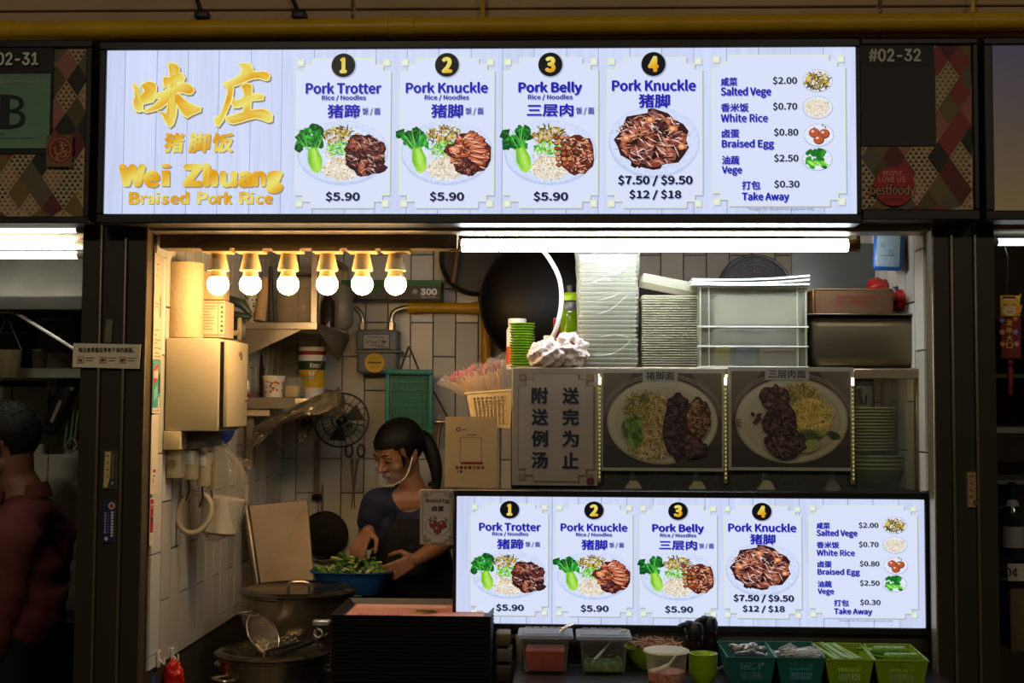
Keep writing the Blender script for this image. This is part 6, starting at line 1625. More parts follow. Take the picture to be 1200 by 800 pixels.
root, a, b, e, xm = condiment(606, 672, 736, 788, -.17, M_sauce, .62, 'clear box of orange chilli sauce with tongs on its lid', 'sauce_box')
part('sauce_band', MB().rbox((a + .024, -.155, zc + .57*(e - zc)), (b - .024, -.062, zc + .64*(e - zc)), .003, 1), mat('pale_sauce', (206, 90, 34), .3), root, 'paler top layer')
M_herb = mat('chopped_greens', (58, 84, 28), .6, var=.5, scale=60, bump=.6, c2=(120, 150, 70))
root, a, b, e, xm = condiment(675, 741, 737.5, 789, -.17, M_herb, .28, 'clear box of chopped green herbs with a spoon through its lid', 'herb_box')
rr = random.Random(4); q = MB()
for i in range(60):
    x_, y_, z_ = rr.uniform(a + .028, b - .028), rr.uniform(-.15, -.07), zc + .28*(e - zc) + rr.uniform(-.006, .01)
    q.ball((x_, y_, z_), (rr.uniform(.003, .008), .004, .002), 6, Rz(rr.uniform(0, 180)).to_3x3(), 4)
part('herb_bits', q, mat('herb_leaf', (84, 116, 44), .6, var=.4, scale=80), root, kind='stuff')
part('spoon', MB().tube([P(692, 778, -.12), P(716, 752, -.11), P(737, 740, -.10)], [.005, .003, .003], 8), M_white, root)
def tongs(p0, p1, p2, label, m):
    root = thing('tongs', label, 'tongs', p0)
    for s in (-1, 1): part('arm', MB().tube(spline([p0 + Vector((0, s*.008, .002)), p1 + Vector((0, s*.014, .006)), p2 + Vector((0, s*.004, .002))], 6), [.005]*4 + [.003]*9, 8), m, root)
tongs(P(650, 748, -.12), P(662, 738, -.12), P(673, 731, -.11), 'chrome tongs resting on the chilli sauce box lid', mat('chrome', (226, 224, 218), .3, .8, var=.05))
q = MB(); pc = P(727, 742, -.10); 
for i in range(3): q.tube([pc + Vector((-.008 + i*.006, 0, -.004)), pc + Vector((.006 + i*.006, 0, .012))], .0026, 8)
single('spring_clip', q, MATS['chrome'], 'small coiled metal clip on the herb box lid', 'clip')
# lime bowl behind with pink packets
pc = P(765, 0, -.05).x; z1_ = P(765, 757, -.05).z
rbw = 33 / S(-.05)
root = thing('lime_bowl', 'lime green bowl of dried pink bits behind the clear chilli tub', 'bowl', (pc, -.05, zc)); h = z1_ - zc
M_lime = mat('lime_plastic', (132, 160, 24), .3, var=.06)
part('bowl_body', MB().lathe([(rbw*.5, 0), (rbw*.55, 0), (rbw*.8, h*.4), (rbw, h), (rbw*1.03, h), (rbw*.96, h*.97), (rbw*.75, h*.4), (.001, .006)], (pc, -.05, zc), 36), M_lime, root)
q = MB(); rr = random.Random(6)
for i in range(70):
    t, k = rr.uniform(0, 2*PI), math.sqrt(rr.random()) * rbw * .9; c_ = Vector((pc + k*math.cos(t), -.05 + k*.8*math.sin(t), z1_ + rr.uniform(-.004, .022)*(1 - .6*k/rbw) + .004)); dv = Vector((rr.uniform(-1, 1), rr.uniform(-.5, .5), rr.uniform(-.3, .3))).normalized() * .016
    q.tube([c_ - dv, c_ + dv], .0022, 5)
part('dried_bits', q, mat('pinkish_strips', (150, 100, 84), .5, var=.4, scale=30), root, kind='stuff')
# clear tub of chopped chilli
pc = P(780, 0, -.24).x; z1_ = P(780, 762, -.24).z; rt = 25 / S(-.24); h = z1_ - zc
root = thing('chilli_tub', 'round clear tub of chopped red chilli at the front of the counter', 'tub', (pc, -.24, zc))
part('tub_wall', MB().lathe([(rt*.82, 0), (rt*.84, .002), (rt*.96, h), (rt*1.0, h)], (pc, -.24, zc), 36), film('clear_round_tub', (206, 200, 186), .14, .06, .1), root)
part('chilli', MB().lathe([(rt*.8, .003), (rt*.85, h*.34), (.001, h*.36)], (pc, -.24, zc), 32), mat('chopped_chilli', (170, 44, 26), .4, var=.5, scale=110, bump=.8, c2=(206, 150, 110)), root)
part('rim', MB().ring((pc, -.24, z1_), rt*1.02, .0028, None, 36, 8), M_milk2, root)
part('lid', MB().lathe([(rt*1.0, h + .001), (rt*.96, h + .004), (rt*.5, h + .0045), (.001, h + .005)], (pc, -.24, zc), 36), M_milk2, root)
part('spoon', MB().tube(spline([(pc + .035, -.22, z1_ - .005), (pc, -.26, zc + h*.55), (pc - .04, -.262, zc + h*.35)], 6), [.003]*6 + [.007]*7, 8), M_white, root)
# green small bowls stack
rb2 = 16.5 / S(-.25); xg = P(822, 0, -.25).x; ztop_ = P(822, 765, -.25).z
def sbowl():
    root = thing('sauce_dish', 'x', 'bowl'); part('dish', MB().lathe([(rb2*.55, 0), (rb2*.6, 0), (rb2*.8, .012), (rb2*.94, .024), (rb2, .030), (rb2*.95, .030), (rb2*.75, .012), (rb2*.5, .004), (.001, .003)], (0, 0, 0), 28), M_lime, root); return root
nn = 9; stack(sbowl, nn, xg, -.25, zc, (ztop_ - zc - .03)/(nn - 1), ('small lime green dish in the stack in front of the black flasks', 'topmost small lime green dish in front of the black flasks'), 'small green dishes stacked on the counter', .001, 7)
# black flasks
def flask(x, yt, Y, label, r):
    xx = P(x, 0, Y).x; z1_ = P(x, yt, Y).z; h = z1_ - zc
    root = thing('dispenser_flask', label, 'flask', (xx, Y, zc))
    part('flask_body', MB().lathe([(r*.9, 0), (r, .004), (r, h*.7), (r*.9, h*.74)], (xx, Y, zc), 28), mat('dark_glass', (30, 16, 10), .12, var=.1), root)
    part('cap', MB().lathe([(r*1.02, h*.72), (r*1.02, h*.88), (r*.8, h*.97), (r*.4, h)], (xx, Y, zc), 28), M_blackp, root)
    part('spout', MB().tube(spline([(xx - r*.4, Y - .005, zc + h*.93), (xx - r*1.1, Y - .012, zc + h*.94), (xx - r*1.55, Y - .015, zc + h*.90)], 5), [.013]*4 + [.008]*7, 10, round_=True), M_blackp, root)
flask(812, 728, -.06, 'left black capped sauce flask behind the small green dishes', .028)
flask(826, 723, .0 - .045 + .0, 'right taller black capped flask behind the small green dishes', .024) if False else None
flask(829, 722, -.035, 'right taller black capped flask behind the small green dishes', .024)
# cutlery baskets
def tray_basket(x0, x1, xb0, xb1, yt, yb, ytb, m, label, slots):
    Y0, Y1 = -.27, -.03
    f0, f1 = P(x0, yt, Y0), P(x1, yt, Y0); g0, g1 = P(xb0, ytb, Y1), P(xb1, ytb, Y1)
    zt_ = max(f0.z, zc + .05); b0, b1 = Vector((f0.x + .014, Y0 + .008, zc)), Vector((f1.x - .012, Y0 + .008, zc)); c0, c1 = Vector((g0.x + .012, Y1 - .01, zc)), Vector((g1.x - .012, Y1 - .01, zc))
    f0.z = f1.z = g0.z = g1.z = zt_
    root = thing('cutlery_basket', label, 'basket', (b0 + b1 + c0 + c1) / 4)
    def quad(name, A1, B1, C1, D1, t=.0022):
        n = (B1 - A1).cross(C1 - A1).normalized() * t
        part(name, MB().add([A1, B1, C1, D1, A1 + n, B1 + n, C1 + n, D1 + n], [(0,1,2,3), (7,6,5,4), (0,4,5,1), (1,5,6,2), (2,6,7,3), (3,7,4,0)]), m, root)
    # front wall made of bars round the slots
    q = MB()
    def bp(u, v): return b0.lerp(b1, u).lerp(f0.lerp(f1, u), v)
    def bar(u0, v0, u1, v1):
        n = Vector((0, .0024, 0)); vs = [bp(u0, v0), bp(u1, v0), bp(u1, v1), bp(u0, v1)]; q.add(vs + [p + n for p in vs], [(0,1,2,3), (7,6,5,4), (0,4,5,1), (1,5,6,2), (2,6,7,3), (3,7,4,0)])
    bar(0, .82, 1, 1); bar(0, 0, 1, .2); bar(0, .2, .24, .82); bar(.78, .2, 1, .82)
    for i in range(slots): u = .24 + .54*(i + .75)/slots; bar(u - .008, .2, u + .008, .82)
    bar(.24, .48, .78, .54)
    part('front_wall', q, m, root)
    quad('side_wall', b0, f0, g0, c0); quad('side_wall', b1, f1, g1, c1); quad('back_wall', c0, c1, g1, g0); quad('floor', b0, b1, c1, c0)
    part('rolled_rim', MB().tube([f0, f1, g1, g0], .0036, 8, closed=True), m, root)
    return b0, b1, c0, c1, zt_
M_dteal = mat('dark_teal', (14, 84, 78), .4, var=.06); M_lime2 = mat('lime_basket', (112, 138, 16), .35, var=.06)
bk = [tray_basket(853, 909, 840, 896, 770.5, 798, 752, M_dteal, 'dark teal basket of metal spoons, leftmost of four', 12),
      tray_basket(911, 967, 896, 951, 771, 797, 753, M_dteal, 'dark teal basket of metal forks, second from the left', 12),
      tray_basket(968, 1024, 953, 1008, 773, 799, 753, M_lime2, 'lime green basket of green chopsticks, third from the left', 10),
      tray_basket(1026, 1088, 1012, 1066, 774, 800, 753, M_lime2, 'lime green basket of green spoons, rightmost of four', 12)]
M_chrome = MATS['chrome']
def utensil(kind):
    root = thing({'spoon': 'metal_spoon', 'fork': 'metal_fork', 'stick': 'chopstick', 'gspoon': 'soup_spoon'}[kind], 'x', {'spoon': 'spoon', 'fork': 'fork', 'stick': 'chopstick', 'gspoon': 'spoon'}[kind])
    if kind == 'spoon':
        part('handle', MB().tube([(0, 0, 0), (0, .05, .0), (0, .13, .006)], [.0032, .0024, .0038], 6), M_chrome, root)
        part('bowl', MB().ball((0, -.022, .002), (.0155, .024, .006), 16, None, 8), M_chrome, root)
    if kind == 'fork':
        part('handle', MB().tube([(0, 0, 0), (0, .12, .004)], [.0028, .0036], 6), M_chrome, root)
        part('head', MB().rbox((-.009, -.016, -.001), (.009, .002, .001), .001, 1), M_chrome, root)
        for i in range(4): part('tine', MB().rbox((-.0088 + i*.005, -.045, -.0008), (-.0064 + i*.005, -.016, .0008), .0004, 1), M_chrome, root)
    if kind == 'stick': part('stick', MB().tube([(0, -.01, 0), (0, .17, 0)], [.0034, .0022], 8), mat('green_stick', (112, 146, 34), .35, var=.08), root)
    if kind == 'gspoon':
        part('handle', MB().rbox((-.0045, 0, -.0012), (.0045, .085, .0016), .001, 1), mat('green_spoon', (98, 140, 36), .3), root)
        part('bowl', MB().ball((0, -.018, .002), (.017, .023, .009), 14, None, 8), MATS['green_spoon'], root)
    return root
def fill_basket(i, kind, n, label, group, seed):
    b0, b1, c0, c1, zt_ = bk[i]; r = random.Random(seed); o0 = utensil(kind)
    for k in range(n):
        o = o0 if k == 0 else copy_tree(o0); u = (k + .5) / n
        if kind == 'spoon':
            ro, co = divmod(k, 4); base = b0.lerp(b1, .18 + .64*(co + .5*(ro % 2))/3.6); o.location = (base.x, base.y + .055 + .02*ro, zc + .058 + .006*ro); o.rotation_euler = (math.radians(r.uniform(25, 48)*-1), math.radians(r.uniform(-22, 22)), math.radians(r.uniform(-14, 20)))
        elif kind == 'fork':
            base = b0.lerp(b1, .12 + .76*u); o.location = (base.x, base.y + .06 + r.uniform(0, .05), zc + .060 + r.uniform(0, .010)); o.rotation_euler = (math.radians(r.uniform(-42, -26)), math.radians(r.uniform(40, 80)), math.radians(r.uniform(5, 18)))
        elif kind == 'stick':
            base = b0.lerp(b1, .14 + .72*u); o.location = (base.x, base.y + .02, zc + .062 + r.uniform(0, .008)); o.rotation_euler = (math.radians(3), 0, math.radians(9 + r.uniform(-4, 4)))
        else:
            row = k % 2; u = (k // 2 + .5) / (n // 2); base = b0.lerp(b1, .16 + .70*u); o.location = (base.x - .012*row, base.y + .035 + .075*row, zc + .066 + .004*row); o.rotation_euler = (math.radians(-12), math.radians(62), math.radians(8))
        o['label'] = label; o['group'] = group
fill_basket(0, 'spoon', 12, 'shiny metal spoon in the leftmost teal basket', 'metal spoons in the teal basket', 1)
fill_basket(1, 'fork', 18, 'shiny metal fork in the second teal basket', 'metal forks in the teal basket', 2)
fill_basket(2, 'stick', 16, 'green plastic chopstick in the third basket', 'green chopsticks in the lime basket', 3)
fill_basket(3, 'gspoon', 22, 'green plastic soup spoon in the rightmost basket', 'green spoons in the lime basket', 4)
# ---- stack of black trays
zt1 = P(480, 722, -.15).z
tx0, tx1 = P(387, 720, -.15).x, P(576, 716, -.15).x; tw = tx1 - tx0 ; tcx = (tx0 + tx1)/2
def tray_(): 
    root = thing('serving_tray', 'x', 'tray')
    w, d, h = tw/2, .165, .017
    def rim(k, z): return [(-w*k, -d*k, z), (w*k, -d*k, z), (w*k, d*k, z), (-w*k, d*k, z)]
    q = MB(); wi = .93
    lv = [[(-w*.93, -d*.9, 0), (w*.93, -d*.9, 0), (w*.93, d*.9, 0), (-w*.93, d*.9, 0)], [(-w*.95, -d*.92, .001), (w*.95, -d*.92, .001), (w*.95, d*.92, .001), (-w*.95, d*.92, .001)], rim(1.0, h), rim(1.0, h + .0016), rim(.985, h + .0016),
          [(-w*.92, -d*.88, .003), (w*.92, -d*.88, .003), (w*.92, d*.88, .003), (-w*.92, d*.88, .003)]]
    vs = [p for l in lv for p in l]; fs = [(3, 2, 1, 0)]
    for i in range(len(lv) - 1):
        for k in range(4): fs.append((i*4 + k, i*4 + (k+1) % 4, (i+1)*4 + (k+1) % 4, (i+1)*4 + k))
    n_ = (len(lv) - 1)*4; fs.append((n_, n_+1, n_+2, n_+3))
    q.add(vs, fs); part('tray_body', q, mat('black_tray', (17, 16, 15), .5, var=.15), root)
    return root
nt_ = 28; dzt = .0104
o = stack(tray_, nt_, tcx, .015, zt1 - .017 - (nt_ - 1)*dzt, dzt, ('black serving tray in the tall stack beside the lower screen', 'topmost black serving tray with the pink sheet on it'), 'black serving trays in the tall stack', .0008, 9)
ztt = zt1 - .017
M_pink = mat('pink_sheet', (176, 120, 104), .5, var=.08, attr=True)
root = thing('tray_liner', 'pink ruled sheet lying in the topmost black tray', 'sheet', (tcx, .015, ztt + .004))
part('sheet', MB().box((tcx - tw/2*.88, .015 - .135, ztt + .0034), (tcx + tw/2*.88, .015 + .135, ztt + .0044)), mat('pink_paper', (180, 116, 102), .5, var=.08), root)
A = Art(5); A.rect(0, 0, 100, 40, (186, 122, 108)); 
for k in range(13): A.rect(0, 1 + k*3, 100, 1.5 + k*3, (206, 158, 142))
for k in range(49): A.rect(1 + k*2, 0, 1.2 + k*2, 40, (200, 146, 130))
A.rect(2, 2, 70, 12, (196, 150, 140)); A.blob(56, 22, 9, 5, (90, 60, 30), 12, .4); A.blob(60, 20, 6, 3, (50, 36, 28), 10, .4); A.blob(50, 26, 5, 3, (150, 120, 60), 10, .4)
A.text('味庄 SET MEAL', (8, 28, 42, 35), (150, 60, 60), .02)
inv = world_of(root).inverted(); A.build('print', M_print, root, lambda u, w, l: inv @ Vector((tcx - tw/2*.87 + tw*.87*u/100, .15 - .26*w/40*1.0 + .0, ztt + .0047 + l)))
q = MB().rbox((tx0 - .03, -.18, .70), (tx1 + .02, .19, zt1 - .017 - (nt_-1)*dzt - .0005), .004, 1); q.rbox((tx0 - .01, -.16, 0), (tx1, .17, .70), .004, 1)
single('tray_stand', q, M_dark, 'dark stand under the tall stack of black trays', 'stand')
# ---- stove and stock pots
zst = .56
q = MB().rbox((XL + .03, .08, 0), (tx0 - .05, .93, zst), .005, 1); single('stove', q, M_steel2, 'low steel stove carrying the two stock pots', 'stove')
def pot(cx, cyt, Y, rpx, label, lidlabel, knob=True):
    p = P(cx, cyt, Y); r = rpx / S(Y); z1_ = p.z; h = z1_ - zst
    root = thing('stock_pot', label, 'pot', (p.x, Y, zst))
    part('pot_body', MB().lathe([(r*.93, 0), (r*.96, .008), (r*.96, h - .01), (r*1.0, h - .004), (r*1.0, h), (r*.95, h), (r*.93, h - .02), (r*.93, .01), (.001, .008)], (p.x, Y, zst), 56), mat('pot_steel', (156, 142, 118), .26, .95, var=.25, scale=6, stretch=(6, 6, .5)), root)
    for s in (-1, 1):
        hp = []
        ang = -PI/2 - .75 if s < 0 else -PI/2 + 1.9
        for t in (-.2, -.17, 0, .17, .2):
            rr_ = r*.96 + (.032 if abs(t) < .19 else 0); hp.append((p.x + rr_*math.cos(ang + t), Y + rr_*math.sin(ang + t), z1_ - .055))
        part('loop_handle', MB().tube(spline(hp, 4), .0048, 8), M_steel, root)
    return root, Vector((p.x, Y, z1_)), r
def pot_lid(c, r, label, handle_ang=.2):
    root = thing('pot_lid', label, 'lid', c + Vector((0, 0, .001)))
    part('lid_disc', MB().lathe([(r*.97, .001), (r*1.03, .003), (r*1.03, .007), (r*.98, .012), (r*.9, .016), (r*.86, .012), (.001, .018)], c, 56), mat('lid_steel', (120, 112, 98), .16, .95, var=.2, scale=5), root)
    e_ = Vector((math.cos(handle_ang), math.sin(handle_ang), 0)) * .035
    part('lid_handle', MB().tube(spline([c + e_*-1.0 + Vector((0, 0, .014)), c - e_*.8 + Vector((0, 0, .032)), c + e_*.8 + Vector((0, 0, .032)), c + e_ + Vector((0, 0, .014))], 5), .0045, 8), M_steel, root)
pr, c1_, r1_ = pot(350, 693, .70, 67, 'tall rear stock pot under a flat steel lid', '')
pot_lid(c1_, r1_, 'shiny steel lid on the rear stock pot', .1)
pr2, c2_, r2_ = pot(320, 765, .30, 65, 'front stock pot with ladles lying over it, bottom left', '')
pot_lid(c2_, r2_, 'shiny steel lid on the front stock pot under the ladles', 1.2)
# wire skimmer and ladle on the front pot
ctr = P(308, 742, .26); Mt = (Ry(58) @ Rx(20)).to_3x3()
root = thing('wire_skimmer', 'round wire skimmer leaning on the front stock pot lid', 'skimmer', ctr - Vector((0, 0, .06)))
r_ = 26 / S(.26)
part('rim', MB().ring(ctr, r_, .003, Mt, 40, 8), M_steel, root)
q = MB()
for i in range(-11, 12):
    o_ = i / 12 * r_; l_ = math.sqrt(max(0, r_*r_ - o_*o_)); dz_ = .04*(1 - (o_/r_)**2)
    q.tube([ctr + Mt @ Vector((o_, -l_, 0)), ctr + Mt @ Vector((o_, 0, -dz_)), ctr + Mt @ Vector((o_, l_, 0))], .0004, 4); q.tube([ctr + Mt @ Vector((-l_, o_, 0)), ctr + Mt @ Vector((0, o_, -dz_)), ctr + Mt @ Vector((l_, o_, 0))], .0004, 4)
part('wire_mesh', q, M_steel2, root, kind='stuff')
part('handle', MB().tube([ctr + Vector((.0, -.02, -.055)), P(384, 744, .22)], [.004, .006], 8), M_blackp, root)
root = thing('ladle', 'long dark handled ladle lying across the front stock pot', 'ladle', P(330, 765, .2))
part('handle', MB().tube([P(268, 776, .24), P(330, 765, .22), P(372, 749, .22), P(383, 744, .22)], [.004, .006, .009, .008], 10, round_=True), M_blackp, root)
part('bowl', MB().ball(P(262, 777, .25), (.03, .03, .012), 18), M_steel2, root)
root = thing('cleaver_cloth', 'crumpled grey rag on the front stock pot lid', 'rag', P(325, 755, .3)); part('cloth', crumple(P(300, 757, .32), P(322, 752, .32), P(348, 748, .32), .03, .012, 6, 14, 8), mat('grey_rag', (150, 138, 116), .8), root)
# chrome clamp beside the trays
root = thing('chrome_clamp', 'chrome hinged clamp between the pots and the tray stack', 'clamp', P(375, 760, .15))
part('jaw', MB().rbox(P(366, 733, .16), P(386, 727, .16) + Vector((0, .03, 0)), .004, 2), M_chrome, root)
part('ring', MB().ring(P(373, 742, .15), .012, .0035, Rx(80).to_3x3(), 20, 8), M_chrome, root)
part('stem', MB().tube([P(371, 735, .15), P(372, 765, .15)], .004, 8), M_steel2, root)
# little things low on the left wall
q = MB(); q.tube(spline([P(202, 800, .3), P(203, 778, .3), P(208, 768, .3), P(206, 780, .3)], 5), .012, 10, round_=True)
single('red_glove', lump(P(203, 795, .2), (.03, .02, .05), .4, 21), mat('red_rubber', (200, 36, 20), .35), 'bright red crumpled bag low on the left wall', 'bag')
for (x, y, yy, lab) in ((175, 770, .12, 'small white wall hook above the blue scrap'), (189, 766, .26, 'white wall hook above the red bag')):
    pz = P(x, y, yy); q = MB().rbox((XL + .009, yy - .012, pz.z - .03), (XL + .016, yy + .012, pz.z + .02), .002, 1).tube(spline([(XL + .014, yy, pz.z - .005), (XL + .03, yy, pz.z - .02), (XL + .03, yy, pz.z)], 4), .003, 6); single('wall_hook', q, M_white, lab, 'hook')
q = lump(P(177, 796, .12), (.012, .02, .03), .4, 22); single('blue_scrap', q, mat('blue_scrap', (40, 70, 150), .5), 'tiny blue scrap hanging low beside the left jamb', 'scrap')
# odd tins behind the tray stack, right
for (x0, y0, x1, y1, lab, c_) in ((580, 742, 598, 757, 'small dark ochre tin just right of the tray stack', (90, 76, 40)), (581, 760, 600, 776, 'small grey tin under the ochre one right of the tray stack', (84, 78, 66)), (580, 779, 600, 799, 'dark tin lowest beside the tray stack', (50, 42, 34))):
    q = MB(); pbox(q, x0, y0, x1, y1, -.10, .08, .006, 2); single('small_tin', q, mat('tin_%d' % y0, c_, .5, .3), lab, 'tin')
# ================================================================ people
M_skin = mat('skin', (138, 96, 70), .5, var=.06, scale=12, sub=.08)
M_skin2 = mat('skin_tanned', (132, 88, 62), .5, var=.08, scale=12, sub=.08)
M_hair = mat('black_hair', (9, 8, 8), .5, spec=.25, var=.3, scale=60, stretch=(6, 6, .6), bump=.5, bscale=90)
M_hair2 = mat('greying_hair', (26, 23, 21), .6, spec=.25, var=.5, scale=80, bump=.5, bscale=120)
def limb(q, pts, rs, seg=14): q.tube(spline(pts, 4), [rs[min(int(i/4), len(rs)-2)] + (rs[min(int(i/4)+1, len(rs)-1)] - rs[min(int(i/4), len(rs)-2)])*((i % 4)/4) if i < 4*(len(pts)-1) else rs[-1] for i in range(4*(len(pts)-1)+1)], seg, round_=True)
def hand(q, wrist, palm_dir, side, curl_dir, spread=.011, size=1.0, curls=(.7, .8, .85, .95), thumb_out=1.0):
    """palm and five unequal bent fingers, added to q"""
    d = palm_dir.normalized(); s = (side - d*side.dot(d)).normalized(); n = curl_dir - d*curl_dir.dot(d); n = (n - s*n.dot(s)).normalized()
    k = size
    pc = wrist + d*.045*k
    for o_ in (-1.15, -.35, .45, 1.2): q.tube([wrist + s*o_*.010*k + d*.008*k, wrist + s*o_*.0185*k + d*.074*k], [.013*k, .0115*k], 10, round_=True)
    for i, (o_, ln) in enumerate(((-1.5, .066), (-.5, .078), (.5, .082), (1.45, .074))):
        b_ = wrist + s*o_*.0155*k + d*.078*k; c = curls[i]
        p1 = b_ + (d*math.cos(c*.35) + n*math.sin(c*.35))*ln*.42*k + s*o_*.0025
        p2 = p1 + (d*math.cos(c*1.1) + n*math.sin(c*1.1))*ln*.33*k
        p3 = p2 + (d*math.cos(c*1.7) + n*math.sin(c*1.7))*ln*.25*k
        q.tube([b_ - d*.01, p1, p2, p3], [.0095*k, .0088*k, .0080*k, .0068*k], 9, round_=True)
    b_ = wrist + s*.024*k + d*.022*k
    p1 = b_ + (s*.8*thumb_out + d*.6 + n*.3).normalized()*.034*k; p2 = p1 + (d*.9 + n*.45 + s*.15).normalized()*.030*k; p3 = p2 + (d*.8 + n*.7).normalized()*.020*k
    q.tube([b_, p1, p2, p3], [.0135*k, .011*k, .0095*k, .0075*k], 9, round_=True)
def head_shapes(q, M, k=1.0, nose=1.0):
    Mr = M.to_3x3()
    def B(c, r, rot=None): q.ball(M @ Vector([v*k for v in c]), [v*k for v in r], 22, Mr if rot is None else Mr @ rot, 14)
    B((0, .012, .02), (.074, .094, .088)); B((0, -.02, -.03), (.066, .068, .078)); B((0, -.038, -.075), (.047, .045, .042)); B((0, -.066, -.098), (.021, .017, .015))
    for s in (-1, 1):
        B((s*.040, -.055, -.040), (.022, .022, .020)); B((s*.030, -.078, .012), (.024, .010, .008)); B((s*.046, -.010, -.075), (.018, .032, .024), Rx(25).to_3x3())
        B((s*.074, .010, -.022), (.008, .017, .030), Rz(-s*22).to_3x3()); B((s*.078, .016, -.012), (.006, .014, .018), Rz(-s*30).to_3x3()); B((s*.073, .006, -.046), (.006, .008, .009))
        q.ball(M @ Vector((s*.012*k, -.096*k, -.038*k)), .0085*k*nose, 10)
        B((s*.031, -.074, -.004), (.015, .012, .010))
    q.tube([M @ (Vector((0, -.082, .004))*k), M @ (Vector((0, -.094, -.018))*k), M @ (Vector((0, -.106, -.036))*k)], [.0075*k, .009*k, .0115*k*nose], 10, round_=True)
    B((0, -.088, -.062), (.020, .010, .006)); B((0, -.085, -.071), (.017, .010, .006))
def face_bits(root, M, k=1.0, lids=True, lipc=(120, 58, 50)):
    Mr = M.to_3x3()
    for s in (-1, 1):
        part('eyebrow', MB().tube([M @ Vector((s*.014*k, -.0905*k, .018*k)), M @ Vector((s*.031*k, -.0885*k, .024*k)), M @ Vector((s*.048*k, -.078*k, .019*k))], [.0022*k, .003*k, .0014*k], 6, round_=True), M_hair, root)
        e = part('eye', MB().ball(M @ Vector((s*.0315*k, -.0765*k, -.001*k)), (.0125*k, .0105*k, .0085*k), 16, Mr), mat('eye_white', (200, 192, 180), .2), root)
        part('iris', MB().ball(M @ Vector((s*.0315*k, -.0855*k, -.004*k)), (.0055*k, .003*k, .0055*k), 12, Mr), mat('iris', (24, 14, 10), .15), e)
        if lids: part('eyelid', MB().ball(M @ Vector((s*.0315*k, -.0775*k, .002*k)), (.0135*k, .0112*k, .0080*k), 16, Mr), MATS.get('skin'), e)
        part('lash_line', MB().tube([M @ Vector((s*.020*k, -.0865*k, -.0045*k)), M @ Vector((s*.0315*k, -.0895*k, -.0062*k)), M @ Vector((s*.043*k, -.082*k, -.0045*k))], .0012*k, 5, round_=True), M_hair, root)
        part('nostril', MB().ball(M @ Vector((s*.006*k, -.1045*k, -.0455*k)), (.0032*k, .004*k, .002*k), 8, Mr), mat('nostril', (60, 30, 24), .7), root)
    ml = mat('lips', lipc, .4)
    part('lips', MB().ball(M @ Vector((0, -.0945*k, -.0635*k)), (.0185*k, .0060*k, .0038*k), 18, Mr).ball(M @ Vector((0, -.0930*k, -.0705*k)), (.0155*k, .0065*k, .0046*k), 18, Mr), ml, root)
    part('mouth_line', MB().tube([M @ Vector((-.020*k, -.0895*k, -.067*k)), M @ Vector((0, -.1005*k, -.0668*k)), M @ Vector((.020*k, -.0895*k, -.067*k))], .0012*k, 5), mat('nostril', (60, 30, 24), .7), root)
# ---------------------------------------------------------------- the cook
YW = 1.20
def W(x, y, dy=0.0): return P(x, y, YW + dy)
hc = W(466, 527, -.02)
MH = T(hc) @ Rz(-46) @ Rx(26) @ Ry(4)
cook = thing('person', 'cook with black ponytail in navy shirt and black apron picking greens, clear mouth guard', 'person', (W(478, 700).x, YW, 0))
q = MB(); head_shapes(q, MH, 1.0)
neck_base = W(487, 582, .02)
q.tube([MH @ Vector((0, .022, -.05)), hc.lerp(neck_base, .6), neck_base], [.050, .047, .056], 16, round_=True)
# shoulders / chest skin under the shirt
shL, shR = W(441, 590, -.02), W(530, 592, .03)      # viewer left, viewer right
q.tube([shL, neck_base + Vector((0, 0, -.02)), shR], [.05, .07, .05], 14, round_=True)
pel = Vector((W(480, 700).x, YW + .03, .95)); chest = W(484, 630, .02)
q.ball(chest, (.13, .09, .16), 20); q.ball(pel, (.15, .11, .14), 20); q.tube([chest, pel], [.12, .12], 16)
elL, haL = W(438, 636, -.10), W(426, 631, -.20)
elL = W(432, 648, -.02); haL = W(424, 626, -.15); haL = P(421, 622, 1.01)
# arm at the viewer's left: upper arm down, forearm forward, hand over the greens
elL = P(431, 633, 1.24)
limb(q, [shL, shL.lerp(elL, .5) + Vector((-.01, 0, 0)), elL], [.048, .043, .037]); 
wrL = P(432, 622, 1.065)
limb(q, [elL, elL.lerp(wrL, .5), wrL], [.037, .034, .024])
hand(q, wrL, P(420, 640, .98) - wrL, Vector((1, .2, .2)), Vector((.1, .35, -1)), curls=(1.0, 1.0, .95, .85), size=.98)
elR = P(531, 628, 1.10); wrR = P(489, 655, .98)
limb(q, [shR, shR.lerp(elR, .5) + Vector((.012, 0, 0)), elR], [.048, .044, .039])
limb(q, [elR, elR.lerp(wrR, .5) + Vector((0, 0, -.004)), wrR], [.039, .036, .026])
hand(q, wrR, P(455, 672, .948) - wrR, Vector((.1, .1, 1)), Vector((-.2, 1, .15)), curls=(.95, .9, .85, .75), size=1.0)
# legs down to the floor
for s in (-1, 1):
    hip = pel + Vector((s*.085, 0, -.04)); kn = Vector((hip.x + s*.01, YW, .50)); an = Vector((hip.x + s*.01, YW + .05, .09))
    limb(q, [hip, hip.lerp(kn, .5), kn, kn.lerp(an, .35), an], [.085, .072, .052, .052, .034]); q.tube([an + Vector((0, .02, -.05)), an + Vector((0, -.13, -.058))], [.034, .03], 12, round_=True)
body = melt(q, .0042, 'body', 4)
part('body', body, M_skin, cook)
face_bits(cook, MH)
